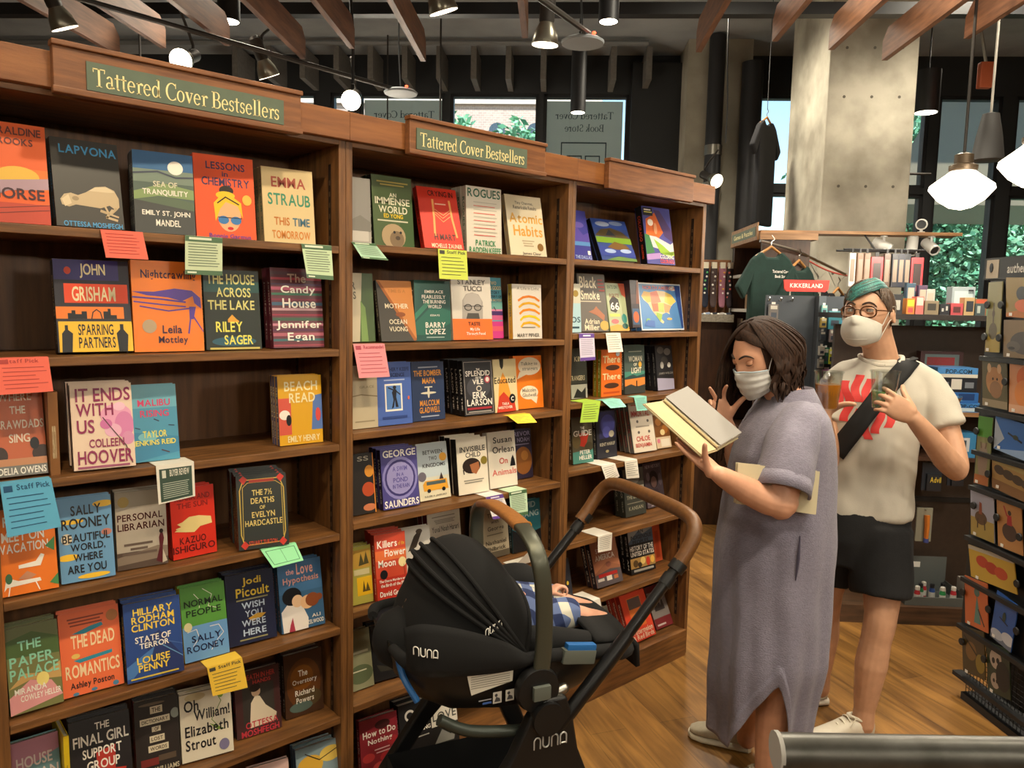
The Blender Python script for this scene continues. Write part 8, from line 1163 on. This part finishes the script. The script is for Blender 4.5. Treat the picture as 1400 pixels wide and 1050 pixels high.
# ------------------------------------------------------------------ outside: banners, awning, trees, brick building
BANM = bpy.data.materials.new('banner_cloth'); BANM.use_nodes = True; n_ = BANM.node_tree.nodes; l_ = BANM.node_tree.links; tl = n_.new('ShaderNodeBsdfTranslucent'); tl.inputs[0].default_value = lin('dcd2c2'); n_['Principled BSDF'].inputs['Base Color'].default_value = lin('9a968e'); mx = n_.new('ShaderNodeMixShader'); mx.inputs[0].default_value = .8; l_.new(n_['Principled BSDF'].outputs[0], mx.inputs[1]); l_.new(tl.outputs[0], mx.inputs[2]); l_.new(mx.outputs[0], n_['Material Output'].inputs[0])
BTXT = mat('banner_print', '2c3238', .8)
for x0, x1, lab in ((-2.30, -1.36, 'grey window banner with reversed lettering behind the first access point'), (-.16, .72, 'grey window banner with reversed lettering behind the long tube pendant'), (3.12, 3.95, 'grey window banner with reversed lettering right of the big column')):
    t = bt('window_banner', lab, 'banner', x0, 9.17, .9, 'reversed window banners'); W_ = x1 - x0; MB().box(0, W_, 0, .004, 0, 3.06, BANM).build('cloth', t); mb = MB()
    roman(mb, 'Tattered Cover', W_ * .12, W_ * .88, 2.86, .085, -.002, BTXT, True); roman(mb, 'Book Store', W_ * .24, W_ * .76, 2.72, .085, -.002, BTXT, True)
    for (a, b_, c_, d_) in ((.2, .8, 1.3, 2.6), (.28, .48, 1.4, 2.45), (.52, .72, 1.4, 2.45), (.32, .44, 1.5, 2.1), (.56, .68, 1.5, 2.1)):
        for q in ((a, b_, c_, c_ + .015), (a, b_, d_ - .015, d_), (a, a + .015, c_, d_), (b_ - .015, b_, c_, d_)): mb.quad((q[0] * W_, -.002, q[2]), (q[1] * W_, -.002, q[2]), (q[1] * W_, -.002, q[3]), (q[0] * W_, -.002, q[3]), BTXT)
    mb.build('lettering', t)
t = bt('window_awning', 'blue-grey cloth awning outside the upper right windows', 'awning', 4.3, 9.25, 2.95); MB().plate([(0, 1.5, .1), (2.2, 1.5, .1), (2.2, 0, 1.1), (0, 0, 1.1)], .01, BANM).build('cloth', t); MB().plate([(0, 1.5, .1), (0, 1.5, -.15), (2.2, 1.5, -.15), (2.2, 1.5, .1)], .01, BANM).build('valance', t); MB().tube([(0, 0, .1), (0, 1.5, .1)], .02, BLACK, 8).build('arm', t); MB().tube([(2.2, 0, .1), (2.2, 1.5, .1)], .02, BLACK, 8).build('arm', t)
struct(MB().box(-40, 40, 9.25, 70, -.3, -.02, mat('street_paving', '6a6864', .9, var=.2, vs_=2)), 'street_ground', b=True)
def brick():
    m = bpy.data.materials.new('pink_brick'); m.use_nodes = True; n = m.node_tree.nodes; L = m.node_tree.links; b = n['Principled BSDF']; tc = n.new('ShaderNodeTexCoord'); mp = n.new('ShaderNodeMapping'); mp.inputs['Rotation'].default_value = (PI / 2, 0, 0); br = n.new('ShaderNodeTexBrick'); br.inputs['Scale'].default_value = 2.2
    br.inputs['Color1'].default_value = lin('a08c84'); br.inputs['Color2'].default_value = lin('b09a90'); br.inputs['Mortar'].default_value = lin('b8aca4'); L.new(tc.outputs['Object'], mp.inputs[0]); L.new(mp.outputs[0], br.inputs['Vector']); L.new(br.outputs[0], b.inputs['Base Color']); b.inputs['Roughness'].default_value = .9; return m
t = bt('brick_building', 'pale brick building with arched windows across the street', 'building', -16, 40, 0); MB().box(0, 18, 0, 6, 0, 16, brick()).build('wall', t); PANE = mat('far_pane', '3c4854', .2)
for k in range(9):
    for z in (3.5, 8.6, 12.6):
        x = 1.1 + 1.95 * k; mb = MB(); w = .42; mb.prism([(x - w, z), (x + w, z), (x + w, z + 1.7)] + [(x + w * math.cos(q), z + 1.7 + w * math.sin(q)) for q in [PI * j / 8 for j in range(1, 8)]] + [(x - w, z + 1.7)], -.05, .05, PANE); mb.build('arched_window', t)
MB().box(-.1, 18.1, -.2, .0, 11.6, 11.9, mat('stone_band', 'b8aca4', .9)).build('stone_course', t)
BARK = mat('tree_bark', '4a3c30', .9, var=.3, vs_=20); LEAF = [mat('leaf_a', '74b088', .6, var=.4, vs_=3), mat('leaf_b', '94c8a4', .6, var=.4, vs_=3), mat('leaf_c', '5c9a78', .6, var=.4, vs_=3)]
def tree(b, a, h, r, n, seed, lab, low=.35, lf=1.0):
    t = bt('street_tree', lab, 'tree', b, a, -.02, 'trees outside the windows'); rnd = random.Random(seed); mb = MB(); mb.tube([(0, 0, 0), (.05, .03, h * .35), (-.04, 0, h * .7), (.05, .05, h * .9)], [.12, .1, .06, .02], BARK, 9, smooth=3)
    for k in range(6): q = rnd.uniform(0, 6.3); z = h * rnd.uniform(.3, .6); mb.tube([(0, 0, z), (math.cos(q) * r * .4, math.sin(q) * r * .4, z + h * .15), (math.cos(q) * r * .75, math.sin(q) * r * .75, z + h * .22)], [.05, .03, .012], BARK, 6)
    mb.build('trunk', t, True); mb = MB(); cl = [(rnd.uniform(-.75, .75) * r, rnd.uniform(-.75, .75) * r, h * rnd.uniform(low, .97), r * rnd.uniform(.25, .45)) for _ in range(26)]
    for i in range(n):
        c = cl[i % len(cl)]; d = Vector((rnd.gauss(0, 1), rnd.gauss(0, 1), rnd.gauss(0, 1))).normalized() * c[3] * rnd.random() ** .4; p = Vector(c[:3]) + d; u = Vector((rnd.gauss(0, 1), rnd.gauss(0, 1), rnd.gauss(0, .6))).normalized(); v = u.cross(Vector((rnd.gauss(0, 1), rnd.gauss(0, 1), rnd.gauss(0, 1)))).normalized(); s = rnd.uniform(.07, .14) * lf
        mb.add([(p - u * s)[:], (p + v * s * .5)[:], (p + u * s)[:], (p - v * s * .5)[:]], [(0, 1, 2, 3)], LEAF[i % 3])
    o = mb.build('foliage', t); o['kind'] = 'stuff'
for b, a, w_, h_, sd, lab in ((3.2, 12.5, 2.6, 1.9, 21, 'clipped hedge outside below the left part of the tree window'), (5.9, 12.5, 2.7, 2.0, 22, 'clipped hedge outside behind the window ledge boxes'), (8.7, 12.6, 2.7, 1.9, 23, 'clipped hedge outside at the right end')):
    t = bt('hedge', lab, 'hedge', b, a, -.02, 'hedges outside the windows'); rnd = random.Random(sd); mb = MB(); mb.box(.05, w_ - .05, .1, .7, 0, h_ - .1, mat('hedge_core', '2c4430', .9)); mb.build('branches', t); mb = MB()
    for i in range(3800): p = Vector((rnd.uniform(0, w_), rnd.choice((rnd.uniform(-.02, .14), rnd.uniform(0, .8))), rnd.uniform(.1, h_))); u = Vector((rnd.gauss(0, 1), rnd.gauss(0, 1), rnd.gauss(0, .6))).normalized(); v = u.cross(Vector((rnd.gauss(0, 1), rnd.gauss(0, 1), rnd.gauss(0, 1)))).normalized(); s = rnd.uniform(.04, .08); mb.add([(p - u * s)[:], (p + v * s * .5)[:], (p + u * s)[:], (p - v * s * .5)[:]], [(0, 1, 2, 3)], LEAF[i % 3])
    o = mb.build('foliage', t); o['kind'] = 'stuff'
for q in ((-1.55, 17, 5.6, 1.7, 4200, 1, 'street tree before the pale brick building'), (-5.0, 16, 5.0, 1.3, 1800, 2, 'street tree half hidden by the larger green sign'), (6.1, 14, 5.2, 2.2, 9500, 3, 'leafy tree behind the glowing schoolhouse pendant', .2, .62), (8.3, 15, 5.6, 2.4, 9000, 4, 'leafy tree outside the rightmost window', .2, .65), (7.2, 15.5, 4.8, 1.6, 5000, 5, 'leafy tree outside, right of the big column', .2, .65), (3.0, 20, 4.4, 1.6, 1800, 6, 'distant tree below the blue window strip'), (10.6, 24, 7.5, 3.4, 9000, 7, 'big tree far behind the tree window', .05, 1.0), (14.2, 25, 8.0, 3.6, 8000, 8, 'big tree far behind the rightmost window', .05, 1.0), (18.5, 26, 8.0, 3.6, 4000, 9, 'big tree furthest to the right across the street', .05, 1.0)): tree(*q)
